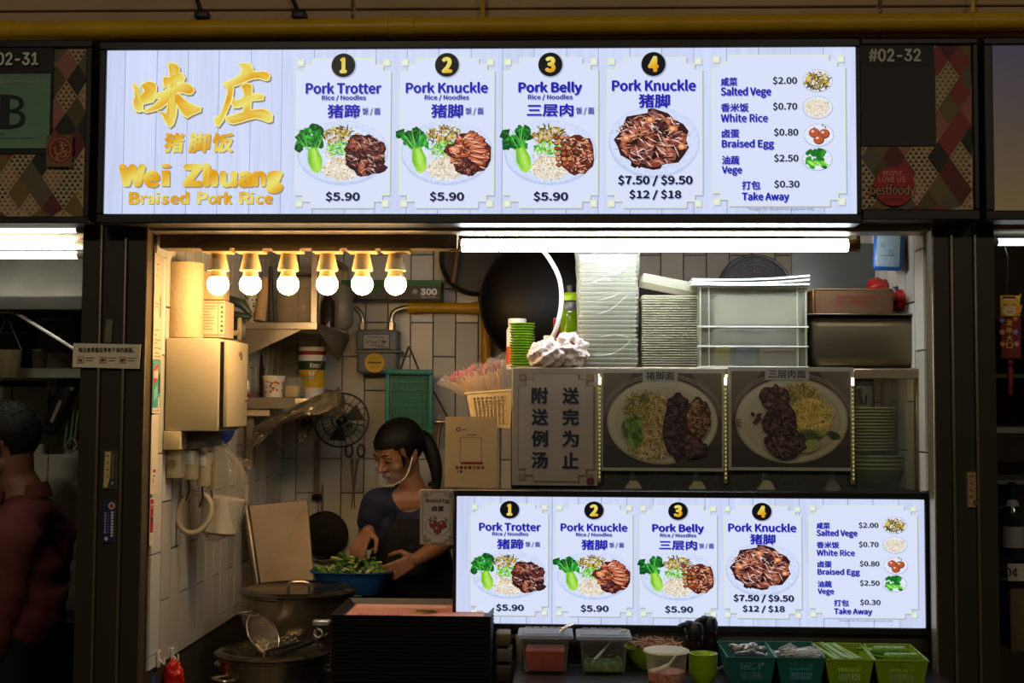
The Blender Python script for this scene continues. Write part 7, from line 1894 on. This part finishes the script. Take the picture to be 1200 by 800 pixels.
# hair: cap, bun line and ponytail
hq = MB(); Mr = MH.to_3x3()
cap = MB().ball((0, 0, 0), 1.0, 40, None, 26)
for v in cap.v:
    x, y, z = v.x*.086, v.y*.106 + .018, v.z*.097 + .022
    if y < -.015:
        lim = .036 - .25*max(0, -y - .06)*0 + (-.10)*max(0, abs(x) - .045)*8*.3
        if z < lim: x, y, z = x*.72, y*.62, z*.8
    elif z < -.055: x, y, z = x*.8, y*.8, -.05
    hq.v.append(MH @ Vector((x, y, z)))
hq.f = cap.f; hq.sm = cap.sm
h1 = part('hair', hq, M_hair, cook)
tail0 = MH @ Vector((.0, .115, .03))
tq = MB(); tl = spline([tail0 + (hc - tail0)*.2, W(496, 512, .05), W(505, 528, .04), W(511, 550, .03), W(512, 575, .02), W(508, 604, .0)], 6)
n_ = len(tl); tq.tube(tl, [.018 + .016*math.sin(PI*min(1, i/n_*1.25))*(1 if i < n_*.8 else .7) - .010*(i/n_) for i in range(n_)], 16, round_=True)
part('ponytail', tq, M_hair, cook)
part('hair_tie', MB().ring(W(494, 509, .05), .020, .006, Ry(70).to_3x3(), 20, 8), M_blackp, cook)
rs = random.Random(3); sq = MB()
for s in (-1, 1):
    for i in range(6): sq.tube(spline([MH @ Vector((s*.070, -.045, .055)), MH @ Vector((s*.077, -.045, .01)), MH @ Vector((s*(.074 + .002*i), -.050 + .006*i, -.050 + .006*i))], 4), [.003]*4 + [.002]*4 + [.0008], 5)
part('fringe', sq, M_hair, cook, kind='stuff')
# clear mouth guard with white ear loop
gm = film('clear_shield', (210, 214, 210), .05, .05, .2)
def gfn(u, v):
    t = (u - .5) * 2.3; r = .078 + .012*v
    return MH @ Vector((math.sin(t)*r*.92, -.038 - math.cos(t)*r*.98, -.040 - .050*v))
part('clear_mouth_guard', MB().slab(gfn, 18, 4, (0, 0, .001), .6, True), gm, cook, 'clear mouth guard')
sp = [MH @ Vector((.074, .012, -.012)), MH @ Vector((.078, -.018, -.045)), MH @ Vector((.070, -.055, -.082)), MH @ Vector((.035, -.100, -.098)), MH @ Vector((-.02, -.106, -.098)), MH @ Vector((-.062, -.070, -.085))]
part('guard_strap', MB().tube(spline(sp, 6), .0026, 6), M_white, cook, 'white strap along the jaw')
# shirt and apron
M_navy = mat('navy_shirt', (28, 34, 60), .85, var=.12, bump=.25, bscale=40)
M_apron = mat('black_apron', (8, 8, 10), .85, var=.2, bump=.3, bscale=30)
q = MB()
q.tube([shL + Vector((.006, 0, .0)), neck_base + Vector((0, .01, -.035)), shR + Vector((-.006, 0, 0))], [.062, .078, .062], 18, round_=True)
q.ball(chest, (.150, .112, .175), 24); q.ball(pel + Vector((0, 0, .05)), (.165, .125, .14), 24); q.tube([chest, pel + Vector((0, 0, .04))], [.140, .142], 20)
mid = shL.lerp(elL, .62); q.tube([shL, shL.lerp(elL, .4), mid], [.060, .060, .058], 16)
mid = shR.lerp(elR, .62); q.tube([shR, shR.lerp(elR, .4), mid], [.062, .063, .060], 16)
shirt = melt(q, .006, 'shirt', 5)
# open neckline: sink the cloth near the neck
for i, v in enumerate(shirt.v):
    d_ = v - (neck_base + Vector((-.022, -.055, .0))); r_ = math.sqrt((d_.x/.066)**2 + (d_.y/.075)**2 + (d_.z/.058)**2)
    if r_ < 1: shirt.v[i] = v + (Vector((neck_base.x, neck_base.y + .03, v.z - .05)) - v) * min(1, (1 - r_)*1.6)
    v = shirt.v[i]; shirt.v[i] = v + Vector((0, .004*math.sin(v.z*70 + v.x*30), 0))
part('shirt', shirt, M_navy, cook)
def apr(u, v):
    z = neck_base.z - .075 - v*(neck_base.z - .075 - .62); w = .062 + .085*min(1, v*3.2) if v < .35 else .150
    a = (u - .5)*2; x = a*w; base = chest.lerp(pel, min(1, max(0, (chest.z - z)/(chest.z - pel.z)))); 
    cx = neck_base.x + (base.x - neck_base.x)*min(1, v*2.5)
    return Vector((cx - .012 + x, base.y - .135*math.sqrt(max(.12, 1 - (x/.19)**2)) - .003 + .006*math.sin(a*7 + v*4) + (.030 if v < .1 else .0)*(1 - v*10), z))
part('apron', MB().slab(apr, 26, 30, (0, -1, 0), .004), M_apron, cook)
for s in (-1, 1):
    a_ = apr(.5 + s*.47, .02); part('apron_strap', MB().tube(spline([a_, neck_base + Vector((s*.068, -.045, -.005)), neck_base + Vector((s*.070, .0, .048)), neck_base + Vector((s*.05, .06, .045))], 6), .010, 8), M_apron, cook)
part('trousers', melt(MB().tube([pel + Vector((-.085, 0, 0)), Vector((pel.x - .09, YW, .5)), Vector((pel.x - .09, YW + .05, .10))], [.105, .085, .07], 16, round_=True).tube([pel + Vector((.085, 0, 0)), Vector((pel.x + .09, YW, .5)), Vector((pel.x + .09, YW + .05, .10))], [.105, .085, .07], 16, round_=True).ball(pel, (.175, .13, .15), 20), .012, 't', 3), M_apron, cook)
for s in (-1, 1): part('shoe', MB().rbox((pel.x + s*.092 - .048, YW - .14, 0), (pel.x + s*.092 + .048, YW + .12, .085), .03, 3), M_blackp, cook)
# ---------------------------------------------------------------- basin of greens
Yb0 = .98
bc = P(415, 676, Yb0); k = 1 / S(Yb0)
M_basin = mat('blue_basin', (22, 74, 130), .35, var=.08)
root = thing('blue_basin', 'blue plastic basket full of cut greens in the cook\'s hands', 'basin', (bc.x, Yb0, bc.z - .085))
bw, bd = .150, .105; zt2 = P(415, 671, Yb0 - .1).z
bcx = (P(370, 670, Yb0).x + P(458, 670, Yb0).x) / 2
def sq_ring(w, d, z, n=40, e=4.0):
    out = []
    for i in range(n):
        t = 2*PI*i/n; c, s = math.cos(t), math.sin(t); out.append((bcx + w*math.copysign(abs(c)**(2/e), c), Yb0 + d*math.copysign(abs(s)**(2/e), s), z))
    return out
rings = [sq_ring(bw*.70, bd*.68, zt2 - .085), sq_ring(bw*.74, bd*.72, zt2 - .08), sq_ring(bw*.95, bd*.94, zt2 - .008), sq_ring(bw*1.02, bd*1.03, zt2 - .004), sq_ring(bw*1.02, bd*1.03, zt2), sq_ring(bw*.92, bd*.90, zt2 - .004), sq_ring(bw*.70, bd*.68, zt2 - .078)]
q = MB(); vs = [p for r in rings for p in r]; fs = [tuple(range(40))[::-1]]
for i in range(6):
    for j in range(40): fs.append((i*40+j, i*40+(j+1) % 40, (i+1)*40+(j+1) % 40, (i+1)*40+j))
fs.append(tuple(range(240, 280))); q.add(vs, fs, True); part('basin_body', q, M_basin, root)
root['label'] = 'blue plastic basin full of cut greens held by the cook'
M_leaf = [mat('leaf_dark', (58, 92, 34), .5, var=.3, scale=30), mat('leaf_mid', (96, 128, 50), .5, var=.3, scale=30), mat('leaf_pale', (168, 180, 104), .5, var=.2, scale=30)]
rs = random.Random(12)
protos = []
for m_ in range(3):
    root = thing('cut_green', 'x', 'vegetable'); 
    if m_ < 2:
        part('leaf_blade', MB().slab(lambda u, v: ((u - .5)*.055*math.sin(PI*min(1, .15 + v*.85))**.6, (v - .5)*.085, .010*math.sin(u*9 + v*5) + .012*math.cos(v*3)), 7, 8, (0, 0, 1), .0012), M_leaf[m_], root)
        part('stalk', MB().tube([(0, -.06, -.004), (0, -.02, .002), (0, .03, .004)], [.005, .004, .0015], 7, round_=True), M_leaf[2], root, 'pale stalk')
    else:
        part('stalk', MB().tube(spline([(-.035, 0, 0), (0, .006, .008), (.035, 0, 0)], 5), [.004, .005, .006, .007, .008, .008, .008, .007, .006, .005, .004], 8, round_=True), M_leaf[2], root)
        part('leaf_blade', MB().slab(lambda u, v: (.03 + .03*u, (v - .5)*.03, .006*math.sin(v*8)), 4, 4, (0, 0, 1), .001), M_leaf[1], root, 'green leafy end')
    protos.append(root)
labs = ['dark green cut leaf in the blue basin', 'mid green cut leaf in the blue basin', 'pale stalk piece in the blue basin']
for i in range(78):
    m_ = rs.choice([0, 1, 1, 2, 0]); 
    if i < 3: m_ = i
    o = protos[m_] if i < 3 else copy_tree(protos[m_])
    t = rs.uniform(0, 2*PI); r_ = math.sqrt(rs.random()); 
    x_, y_ = bcx + .112*r_*math.cos(t), Yb0 + .060*r_*math.sin(t)
    o.location = (x_, y_, zt2 - .012 + rs.uniform(0, .05)*(1.15 - r_)); o.rotation_euler = (rs.uniform(-.7, .7), rs.uniform(-.7, .7), rs.uniform(0, 6.28)); o.scale = [rs.uniform(.7, 1.0)]*3
    o['label'] = labs[m_]; o['group'] = 'cut greens in the blue basin'
# small work surface under the basin
q = MB().rbox((bcx - .16, Yb0 - .0, 0), (bcx + .20, Yb0 + .1, zt2 - .0855), .004, 1)
# ---------------------------------------------------------------- the man in the next stall
YM = .42
def V(x, y, dy=0.0): return P(x, y, YM + dy)
hm = V(3, 515)
MM = T(hm) @ Rz(-92) @ Rx(10)
man = thing('person', 'man in a dark maroon collared shirt seen from the side at the left edge', 'person', (V(20, 700).x, YM, 0))
q = MB(); head_shapes(q, MM, 1.12)
nb = V(28, 582, .02)
q.tube([MM @ Vector((0, .035, -.04)), hm.lerp(nb, .6), nb], [.060, .060, .072], 16, round_=True)
s1, s2 = V(60, 622, .16), V(10, 640, -.16)
q.tube([s1, nb + Vector((0, 0, -.05)), s2], [.06, .08, .06], 14, round_=True)
ch = V(12, 690); pm = Vector((ch.x, YM, .95)); q.ball(ch, (.13, .17, .2), 20); q.tube([ch, pm], [.14, .14], 16); q.ball(pm, (.14, .17, .14), 20)
for (s_, sh) in ((1, s1), (-1, s2)):
    el = sh + Vector((-.05, s_*.03, -.30)); wr = el + Vector((-.22, -.02, .02)); limb(q, [sh, sh.lerp(el, .5), el], [.055, .05, .042]); limb(q, [el, el.lerp(wr, .5), wr], [.042, .038, .028]); hand(q, wr, Vector((-1, 0, -.2)), Vector((0, s_, .3)), Vector((0, 0, -1)), size=1.05)
    hip = pm + Vector((0, s_*.09, -.04)); kn = Vector((hip.x - .02, hip.y, .50)); an = Vector((hip.x + .02, hip.y, .09)); limb(q, [hip, hip.lerp(kn, .5), kn, kn.lerp(an, .35), an], [.09, .078, .058, .056, .038]); q.tube([an + Vector((.02, 0, -.05)), an + Vector((-.14, 0, -.056))], [.036, .032], 12, round_=True)
part('body', melt(q, .0055, 'mb', 4), M_skin2, man)
face_bits(man, MM, 1.12, False, (110, 60, 50))
cap = MB().ball((0, 0, 0), 1.0, 44, None, 28); hq = MB(); rs = random.Random(8)
for v in cap.v:
    x, y, z = v.x*.091, v.y*.113 + .017, v.z*.106 + .021
    n1 = 1 + .018*math.sin(x*160 + y*90) + .014*math.sin(z*200 + y*150); x *= n1; y *= n1; z *= n1
    side = abs(x) > .04 and -.045 < y < .045 and z < -.005
    if (y < -.035 and z < .055) or side or z < -.072: x, y, z = x*.78, y*.78, z*.78
    hq.v.append(MM @ Vector((x, y, z)))
hq.f = cap.f; hq.sm = cap.sm; part('hair', hq, M_hair2, man)
sq = MB()
for i in range(150):
    t, p_ = rs.uniform(0, 2*PI), rs.uniform(.1, 1.35); n = Vector((math.sin(p_)*math.cos(t), math.sin(p_)*math.sin(t), math.cos(p_)))
    if n.y < -.45: continue
    a_ = Vector((n.x*.088, n.y*.110 + .017, n.z*.104 + .021)); b_ = a_ + n*.008 + Vector((rs.uniform(-.01, .01), .012, -.004)); sq.tube([MM @ a_, MM @ b_], [.0016, .0005], 4)
part('hair_tufts', sq, M_hair2, man, kind='stuff')
M_mar = mat('maroon_shirt', (92, 36, 34), .85, var=.15, scale=6, bump=.35, bscale=22)
q = MB(); q.tube([s1, nb + Vector((0, 0, -.055)), s2], [.078, .100, .078], 18, round_=True)
q.ball(ch, (.165, .215, .23), 24); q.tube([ch, pm + Vector((0, 0, -.05))], [.185, .175], 22); q.ball(pm + Vector((0, 0, -.02)), (.175, .205, .14), 22)
for (s_, sh) in ((1, s1), (-1, s2)):
    el = sh + Vector((-.05, s_*.03, -.30)); q.tube(spline([sh, sh.lerp(el, .5) + Vector((.01, 0, 0)), el], 4), [.080, .080, .078, .076, .074, .072, .070, .066, .062], 16, round_=True); q.tube([el, el + Vector((-.14, -.01, .01))], [.062, .056], 14, round_=True)
sh_ = melt(q, .008, 'ms', 5)
for i, v in enumerate(sh_.v): sh_.v[i] = v + Vector((.004*math.sin(v.z*34 + v.y*20) + .003*math.sin(v.z*75 + v.x*60), .004*math.sin(v.z*41 + v.x*25), 0))
part('shirt', sh_, M_mar, man)
def colf(u, v):
    t = -PI*.35 + u*2*PI*.86; r = .082 + .018*v
    c0 = nb + Vector((-.004, 0, .030 - .045*v)); return c0 + Vector((r*math.cos(t)*.95, r*math.sin(t)*.95, .018*math.cos(t)))
part('collar', MB().slab(colf, 30, 4, (0, 0, 1), .004), M_mar, man)
part('trousers', melt(MB().tube([pm + Vector((0, -.09, 0)), Vector((pm.x, YM - .09, .5)), Vector((pm.x + .02, YM - .09, .1))], [.115, .09, .075], 16, round_=True).tube([pm + Vector((0, .09, 0)), Vector((pm.x, YM + .09, .5)), Vector((pm.x + .02, YM + .09, .1))], [.115, .09, .075], 16, round_=True).ball(pm, (.16, .19, .14), 20), .012, 'mt', 3), M_apron, man)
for s in (-1, 1): part('shoe', MB().rbox((pm.x - .16, YM + s*.09 - .05, 0), (pm.x + .12, YM + s*.09 + .05, .09), .03, 3), M_blackp, man)
# ================================================================ the stalls to the left and right
XLL = CLa - .01
XN = P(-60, 500, 1.6).x
M_ltile = mat('neighbour_tile', (190, 186, 172), .35, var=.1, scale=4)
YN = 1.05
q = MB().box((XLL - 2.0, YN, 0), (XLL + .02, YN + .1, 2.7)); wl = struct('wall_back_left', q, M_grout)
zr0 = P(50, 493, YN).z
bigt = None
for i in range(7):
    for j in range(3):
        x1 = P(64, 500, YN).x - .26*(i - 2) if False else P(88, 500, YN).x + .19 - .145*i; z_ = zr0 - .42*j + (.0 if i % 2 else -.0)
        part('tile', MB().rbox((x1 - .142, YN - .007, z_ - .415), (x1, YN, z_), .002, 1), M_ltile, wl)
for i in range(7):
    x1 = P(88, 500, YN).x + .19 - .145*i; part('tile', MB().rbox((x1 - .142, YN - .007, zr0 + .003), (x1, YN, zr0 + .13), .002, 1), M_ltile, wl)
struct('wall_left_partition', MB().box((XLL + .0, .0, 0), (XL - .13, YN, 2.6)), M_grout)
# hood
a, b, c, e = RB(-60, 305, 92, 350, .55)
root = thing('range_hood', 'stained steel range hood with a lit tube in the stall on the left', 'hood', ((a+b)/2, .8, c))
part('hood_face', MB().slab(lambda u, v: (a + (b + .12 - a)*u, .55 - .10*(1 - v), P(40, 348, .5).z + (P(40, 300, .55).z - P(40, 348, .5).z)*v), 6, 2, (0, 1, 0), .01), mat('greasy_steel', (104, 101, 92), .4, .5, var=.3, scale=6, bump=.1), root)
part('hood_lip', MB().rbox((a, .43, P(40, 364, .45).z), (b + .12, .47, P(40, 347, .45).z), .004, 1), mat('lip_steel', (84, 82, 74), .4, .6, var=.2), root)
part('hood_back', MB().box((a, .56, P(40, 300, .55).z - .02), (b + .12, YN - .02, P(40, 270, .55).z)), M_dark, root)
def nt(x0, x1, y, Y, r, m, lab): tube_lamp(x0, x1, y, Y, r, m, lab, M_white, False)
M_nt = lamp_mat('left_stall_tube', (240, 246, 240), 12.0); M_nt2 = lamp_mat('left_stall_tube_dim', (236, 232, 214), 4.0)
nt(-70, 91, 299, .30, .0115, M_nt, 'lower bright white tube in the stall on the left')
nt(-70, 89, 287, .34, .016, M_nt, 'thick bright white tube above the lower one in the left stall')
nt(-70, 90, 269, -.02, .010, M_nt2, 'dim tube right under the unit sign in the left stall')
q = MB().rbox((XLL - 2.0, .05, P(40, 278, .2).z + .015), (XLL, .40, P(40, 272, .2).z + .03), .004, 1); single('neighbour_soffit', q, M_fascia, 'flat soffit panel above the tubes in the left stall', 'panel')
# wooden rod, shelf, tubs
single('black_rod', MB().tube([P(-20, 366, .50), P(95, 371, .50)], .006, 8), M_blackp, 'thin black rod under the hood of the left stall', 'rod')
single('white_stick', MB().tube([P(18, 366, .47), P(92, 412, .45)], .006, 10, round_=True), lamp_mat('lit_white_stick', (220, 216, 206), .0001) if False else M_white, 'slanting white stick in the left stall', 'stick')
a, b, c, e = RB(-60, 431, 95, 443, .60)
root = thing('wall_shelf', 'grey steel shelf with round tubs in the left stall', 'shelf', ((a+b)/2, .8, c))
part('shelf_board', MB().rbox((a, .60, c), (b, YN - .01, e), .003, 1), mat('shelf_grey', (150, 148, 136), .4, .3, var=.1), root)
zz_ = e
for (x0, x1, y0, Yq_, lab, c_) in ((32, 82, 372, .70, 'wide pale plastic tub on the shelf of the left stall', (150, 142, 116)), (-18, 30, 388, .80, 'greyish tub behind the hanging pail', (110, 104, 88)), (24, 42, 408, .63, 'short cloudy tub before the wide one', (130, 124, 104))):
    a_, b_, _, e_ = RB(x0, y0, x1, 431, Yq_); r_ = min((b_ - a_)/2, .085); q = MB()
    root = thing('plastic_tub', lab, 'tub', ((a_+b_)/2, Yq_ + .08, zz_)); h = e_ - zz_
    part('tub_body', MB().lathe([(r_*.9, 0), (r_, h*.9), (r_*1.04, h*.9), (r_*1.04, h*.96), (r_*.98, h)], ((a_+b_)/2, Yq_ + .1, zz_), 32), film('tub_%d' % x0, c_, .75, .3, .5), root)
    part('tub_lid', MB().lathe([(r_*1.05, h*.96), (r_*1.05, h), (r_*.9, h*1.02)], ((a_+b_)/2, Yq_ + .1, zz_), 32), mat('tub_lid', (150, 146, 130), .4), root)
p = P(8, 442, .50); root = thing('hanging_pail', 'cloudy pail hanging by its wire handle in the left stall', 'pail', p); r_ = 17 / S(.50); h = P(8, 410, .50).z - p.z
part('pail_body', MB().lathe([(r_*.75, 0), (r_*.95, h*.8), (r_, h), (r_*.95, h), (r_*.72, .004)], p, 28), film('cloudy_pail', (150, 132, 96), .6, .25, .5), root)
part('bail_handle', MB().tube([p + Vector((-r_, 0, h)), P(8, 369, .50), p + Vector((r_, 0, h))], .0022, 6), M_steel2, root)
single('rag_lump', lump(P(10, 362, .46), (.03, .02, .02), .5, 31), mat('grimy_rag', (96, 82, 60), .8, var=.3), 'grimy cloth lump tied on the black rod', 'rag')
q = MB(); pbox(q, 55, 445, 66, 456, YN - .02, .012, .002); q2 = MB(); pbox(q2, 66.5, 446, 78, 456, YN - .02, .012, .002)
root = thing('wall_socket', 'white double socket under the shelf in the left stall', 'socket', P(66, 456, YN - .015)); part('plate', q, M_white, root); part('plate', q2, M_grey, root)
part('socket_hole', MB().tube([P(60, 450, YN - .024), P(60, 450, YN - .018)], .005, 8), M_blackp, root)
# black tool, trays, cables right in the left stall
root = thing('cordless_tool', 'bulky black tool leaning behind the man', 'tool', P(66, 500, .7))
part('casing', MB().rbox((-.03, -.03, -.11), (.03, .03, .11), .014, 3, T(P(74, 470, .7)) @ Ry(24)), M_blackp, root)
part('foot', MB().rbox((-.045, -.03, -.03), (.03, .03, .02), .012, 3, T(P(60, 500, .7)) @ Ry(15)), M_blackp, root)
part('label_plate', MB().rbox((-.006, -.034, -.055), (.008, -.030, .03), .002, 1, T(P(71, 478, .7)) @ Ry(22)), mat('grey_label', (130, 120, 110), .5), root, 'grey label plate')
part('label_plate', MB().rbox((-.006, -.034, -.008), (.008, -.030, .008), .002, 1, T(P(88, 455, .7)) @ Ry(22)), MATS['grey_label'], root, 'small grey label')
q = MB(); pbox(q, 55, 466, 68, 486, YN - .045, .035, .004); single('green_packet', q, mat('green_pack', (40, 90, 24), .5), 'dark green packet behind the black tool', 'packet')
for i, x in enumerate((80, 86, 91)):
    q = MB().rbox((-.004, -.02, -.07), (.004, .03, .07), .002, 1, T(P(x, 504, .75)) @ Ry(5)); single('upright_tray', q, mat('greenish_tray', (110, 120, 96), .35), ('leftmost', 'middle', 'rightmost')[i] + ' of three upright greenish trays behind the man', 'tray')
q = MB(); pbox(q, 40, 506, 68, 520, .95, .12, .004); single('steel_tray', q, mat('dark_green_steel', (70, 86, 66), .3, .5), 'low dark green steel tray behind the man', 'tray')
q = MB().tube(spline([P(75, 520, .7), P(82, 530, .68), P(90, 522, .68), P(84, 514, .7), P(74, 526, .7)], 6), .004, 8); single('cable', q, mat('pale_cable', (120, 112, 96), .5), 'pale looped cable below the upright trays', 'cable')
single('red_tinsel', lump(P(86, 388, .8), (.016, .012, .012), .6, 41), mat('dull_red_tinsel', (130, 24, 18), .5), 'small dull red hanging ornament above the notice', 'ornament')
single('tan_doll', lump(P(83, 412, .78), (.02, .015, .03), .4, 42), mat('tan_fur', (126, 92, 50), .9, bump=.5), 'small tan fluffy ornament beside the notice edge', 'ornament')
q = MB(); q.prism([(P(u, w, .76).x, P(u, w, .76).z) for u, w in ((80, 424), (92, 418), (92, 436), (82, 441))], .76, .766, 'y'); single('red_flag', q, mat('red_cloth', (160, 46, 28), .7), 'red triangular cloth beside the column notice', 'cloth')
q = MB(); q.rbox((XLL - 1.2, .80, 0), (XLL - .02, YN - .01, .84), .004, 1); single('prep_counter', q, M_dark, 'dark prep counter behind the man', 'counter')
# ---- right stall
XRR = CRb + .01
q = MB().box((XRR - .05, 1.2, 0), (XRR + 1.6, 1.3, 2.7)); struct('wall_back_right', q, mat('brown_wall', (70, 58, 42), .8, var=.2))
struct('wall_right_partition', MB().box((XR + .165, .0, 0), (XRR - .06, 1.2, 2.6)), M_grout)
nt(1169, 1260, 283.5, .10, .011, lamp_mat('right_stall_tube', (214, 220, 226), 5), 'white tube in the stall on the right edge')
q = MB().rbox((XRR - .02, .05, P(1185, 272, .1).z), (XRR + 1.5, .3, P(1185, 262, .1).z), .004, 1); single('neighbour_soffit', q, mat('soffit_grey', (120, 120, 104), .6), 'grey soffit above the tube at the right edge', 'panel')
for (y, lab) in ((372, 'upper dark shelf'), (438, 'middle dark shelf')):
    a_, b_, c_, e_ = RB(1172, y, 1290, y + 5, .8); q = MB().rbox((a_ - .1, .8, c_), (b_, 1.18, e_), .002, 1); single('wall_shelf', q, mat('shelf_edge_%d' % y, (84, 80, 68), .5), lab + ' in the stall on the right edge', 'shelf')
a_, b_, c_, e_ = RB(1172, 501, 1290, 508, .6); q = MB().rbox((a_ - .1, .6, c_), (b_, .9, e_), .002, 1); single('wall_shelf', q, mat('pale_shelf', (150, 152, 140), .4), 'pale shelf board above the bottle at the right edge', 'shelf')
a_, b_, c_, e_ = RB(1172, 563, 1290, 568, .5); q = MB().rbox((a_ - .1, .5, c_), (b_, .9, e_), .002, 1); single('wall_shelf', q, mat('grey_shelf', (110, 112, 104), .4), 'grey shelf just above the dark glass bottle', 'shelf')
# festive hanging: red banner with a yellow smiling face, writing and flowers
Yh = .16
root = thing('festive_hanging', 'red and yellow new year hanging with flowers and gold characters at the right edge', 'ornament', P(1186, 425, Yh))
q = MB(); pbox(q, 1173, 372, 1197, 420, Yh, .006, .002, 1); part('banner', q, mat('red_banner', (128, 20, 22), .6), root)
q = MB(); pbox(q, 1172, 346, 1196, 371, Yh - .006, .010, .004, 2); part('face_plate', q, mat('yellow_felt', (226, 176, 34), .6), root, 'yellow face plate')
A = Art(5)
A.ell(1183, 358, 10, 8, (230, 184, 44)); A.ell(1183, 364, 9, 6, (232, 200, 150), 24)
for x_ in (1178, 1188): A.line([(x_ - 2.5, 358), (x_, 356), (x_ + 2.5, 358)], 1.0, (40, 20, 14))
A.line([(1180, 364), (1183, 366.5), (1186, 364)], 1.0, (60, 20, 14)); A.rect(1175, 347, 1190, 350, (150, 24, 24)); A.rect(1176, 350, 1189, 351.2, (230, 220, 200))
A.poly([(1191, 350), (1197, 343), (1195, 353)], (230, 190, 60)); A.poly([(1190, 360), (1198, 357), (1196, 366), (1190, 368)], (236, 150, 30))
flat('print', 1172, 346, 1196, 371, Yh - .006, root, M_print, A)
A = Art(6)
for (x_, y_, c_) in ((1174.5, 375, (110, 116, 190)), (1190, 373, (220, 90, 80)), (1174.5, 389, (210, 120, 130)), (1190, 389, (110, 116, 190)), (1175, 403, (220, 120, 60)), (1191, 403, (200, 120, 140))):
    for k in range(5): A.ell(x_ + 2.1*math.cos(k*1.257), y_ + 2.1*math.sin(k*1.257), 1.5, 1.5, c_, 10)
    A.ell(x_, y_, 1, 1, (240, 220, 160), 8)
for i, ch in enumerate('龙年大口'): A.text(ch, (1179, 374 + i*9, 1186.5, 381.5 + i*9), (230, 180, 50), .05)
flat('print', 1173, 372, 1197, 420, Yh, root, M_print, A)
part('cord', MB().tube([P(1181, 300, Yh), P(1180, 346, Yh)], .0012, 5), mat('red_cord', (120, 50, 30), .6), root)
part('tassel_knot', MB().ball(P(1184, 425, Yh), (.010, .008, .010), 12), mat('red_banner', (128, 20, 22)), root)
part('tassel', MB().tube([P(1184, 428, Yh), P(1184, 434, Yh), P(1184, 462, Yh)], [.004, .010, .007], 10), mat('red_banner', (128, 20, 22)), root)
q = MB().tube([P(1178, 290, Yh), P(1181, 300, Yh)], .002, 5); single('hanging_line', q, M_steel2, 'thin line holding up the festive hanging', 'cord')
# bottle
p = P(1187, 653, .35); r_ = 12.5 / S(.35); k = 1 / S(.35)
root = thing('glass_bottle', 'dark green glass bottle with a white label at the right edge', 'bottle', p)
part('bottle_body', MB().lathe([(r_*.95, 0), (r_, .005), (r_, 42*k), (r_*.8, 54*k), (r_*.35, 68*k), (r_*.3, 82*k), (r_*.36, 83*k), (r_*.36, 86*k)], p, 28), mat('bottle_green', (20, 40, 26), .1, var=.05), root)
part('label_wrap', MB().lathe([(r_*1.02, 12*k), (r_*1.02, 36*k)], p, 28, cap=False), mat('label_white', (150, 150, 140), .6), root)
part('neck_label', MB().lathe([(r_*.66, 59*k), (r_*.42, 66*k)], p, 24, cap=False), MATS['label_white'], root)
a_, b_, c_, e_ = RB(1180, 653, 1290, 660, .3); q = MB().rbox((a_ - .05, .3, c_), (b_, .6, e_), .002, 1); single('wall_shelf', q, M_dark, 'dark ledge carrying the glass bottle', 'shelf')
root = thing('price_card', 'white card with a cent price at the right edge', 'card', P(1190, 681, .2)); q = MB(); pbox(q, 1181, 660.5, 1240, 681, .2, .004, .001, 1); part('card', q, mat('dim_white_card', (170, 166, 150), .6), root)
A = Art(); A.text('0¢', (1178, 665, 1193, 676), (30, 28, 26), .02); flat('lettering', 1176, 660, 1240, 681, .2, root, M_print, A)
q = MB(); pbox(q, 1184, 683, 1290, 764, .25, .3, .006); single('carton', q, mat('dark_card', (96, 76, 56), .8), 'dark brown carton low at the right edge', 'carton')
q = MB(); pbox(q, 1184, 768, 1290, 800, .25, .3, .006); 
for v in q.v:
    if v.z < .95: v.z = .0
single('low_cupboard', q, mat('dark_card2', (60, 50, 40), .7), 'dark cupboard under the carton at the right edge', 'cupboard')
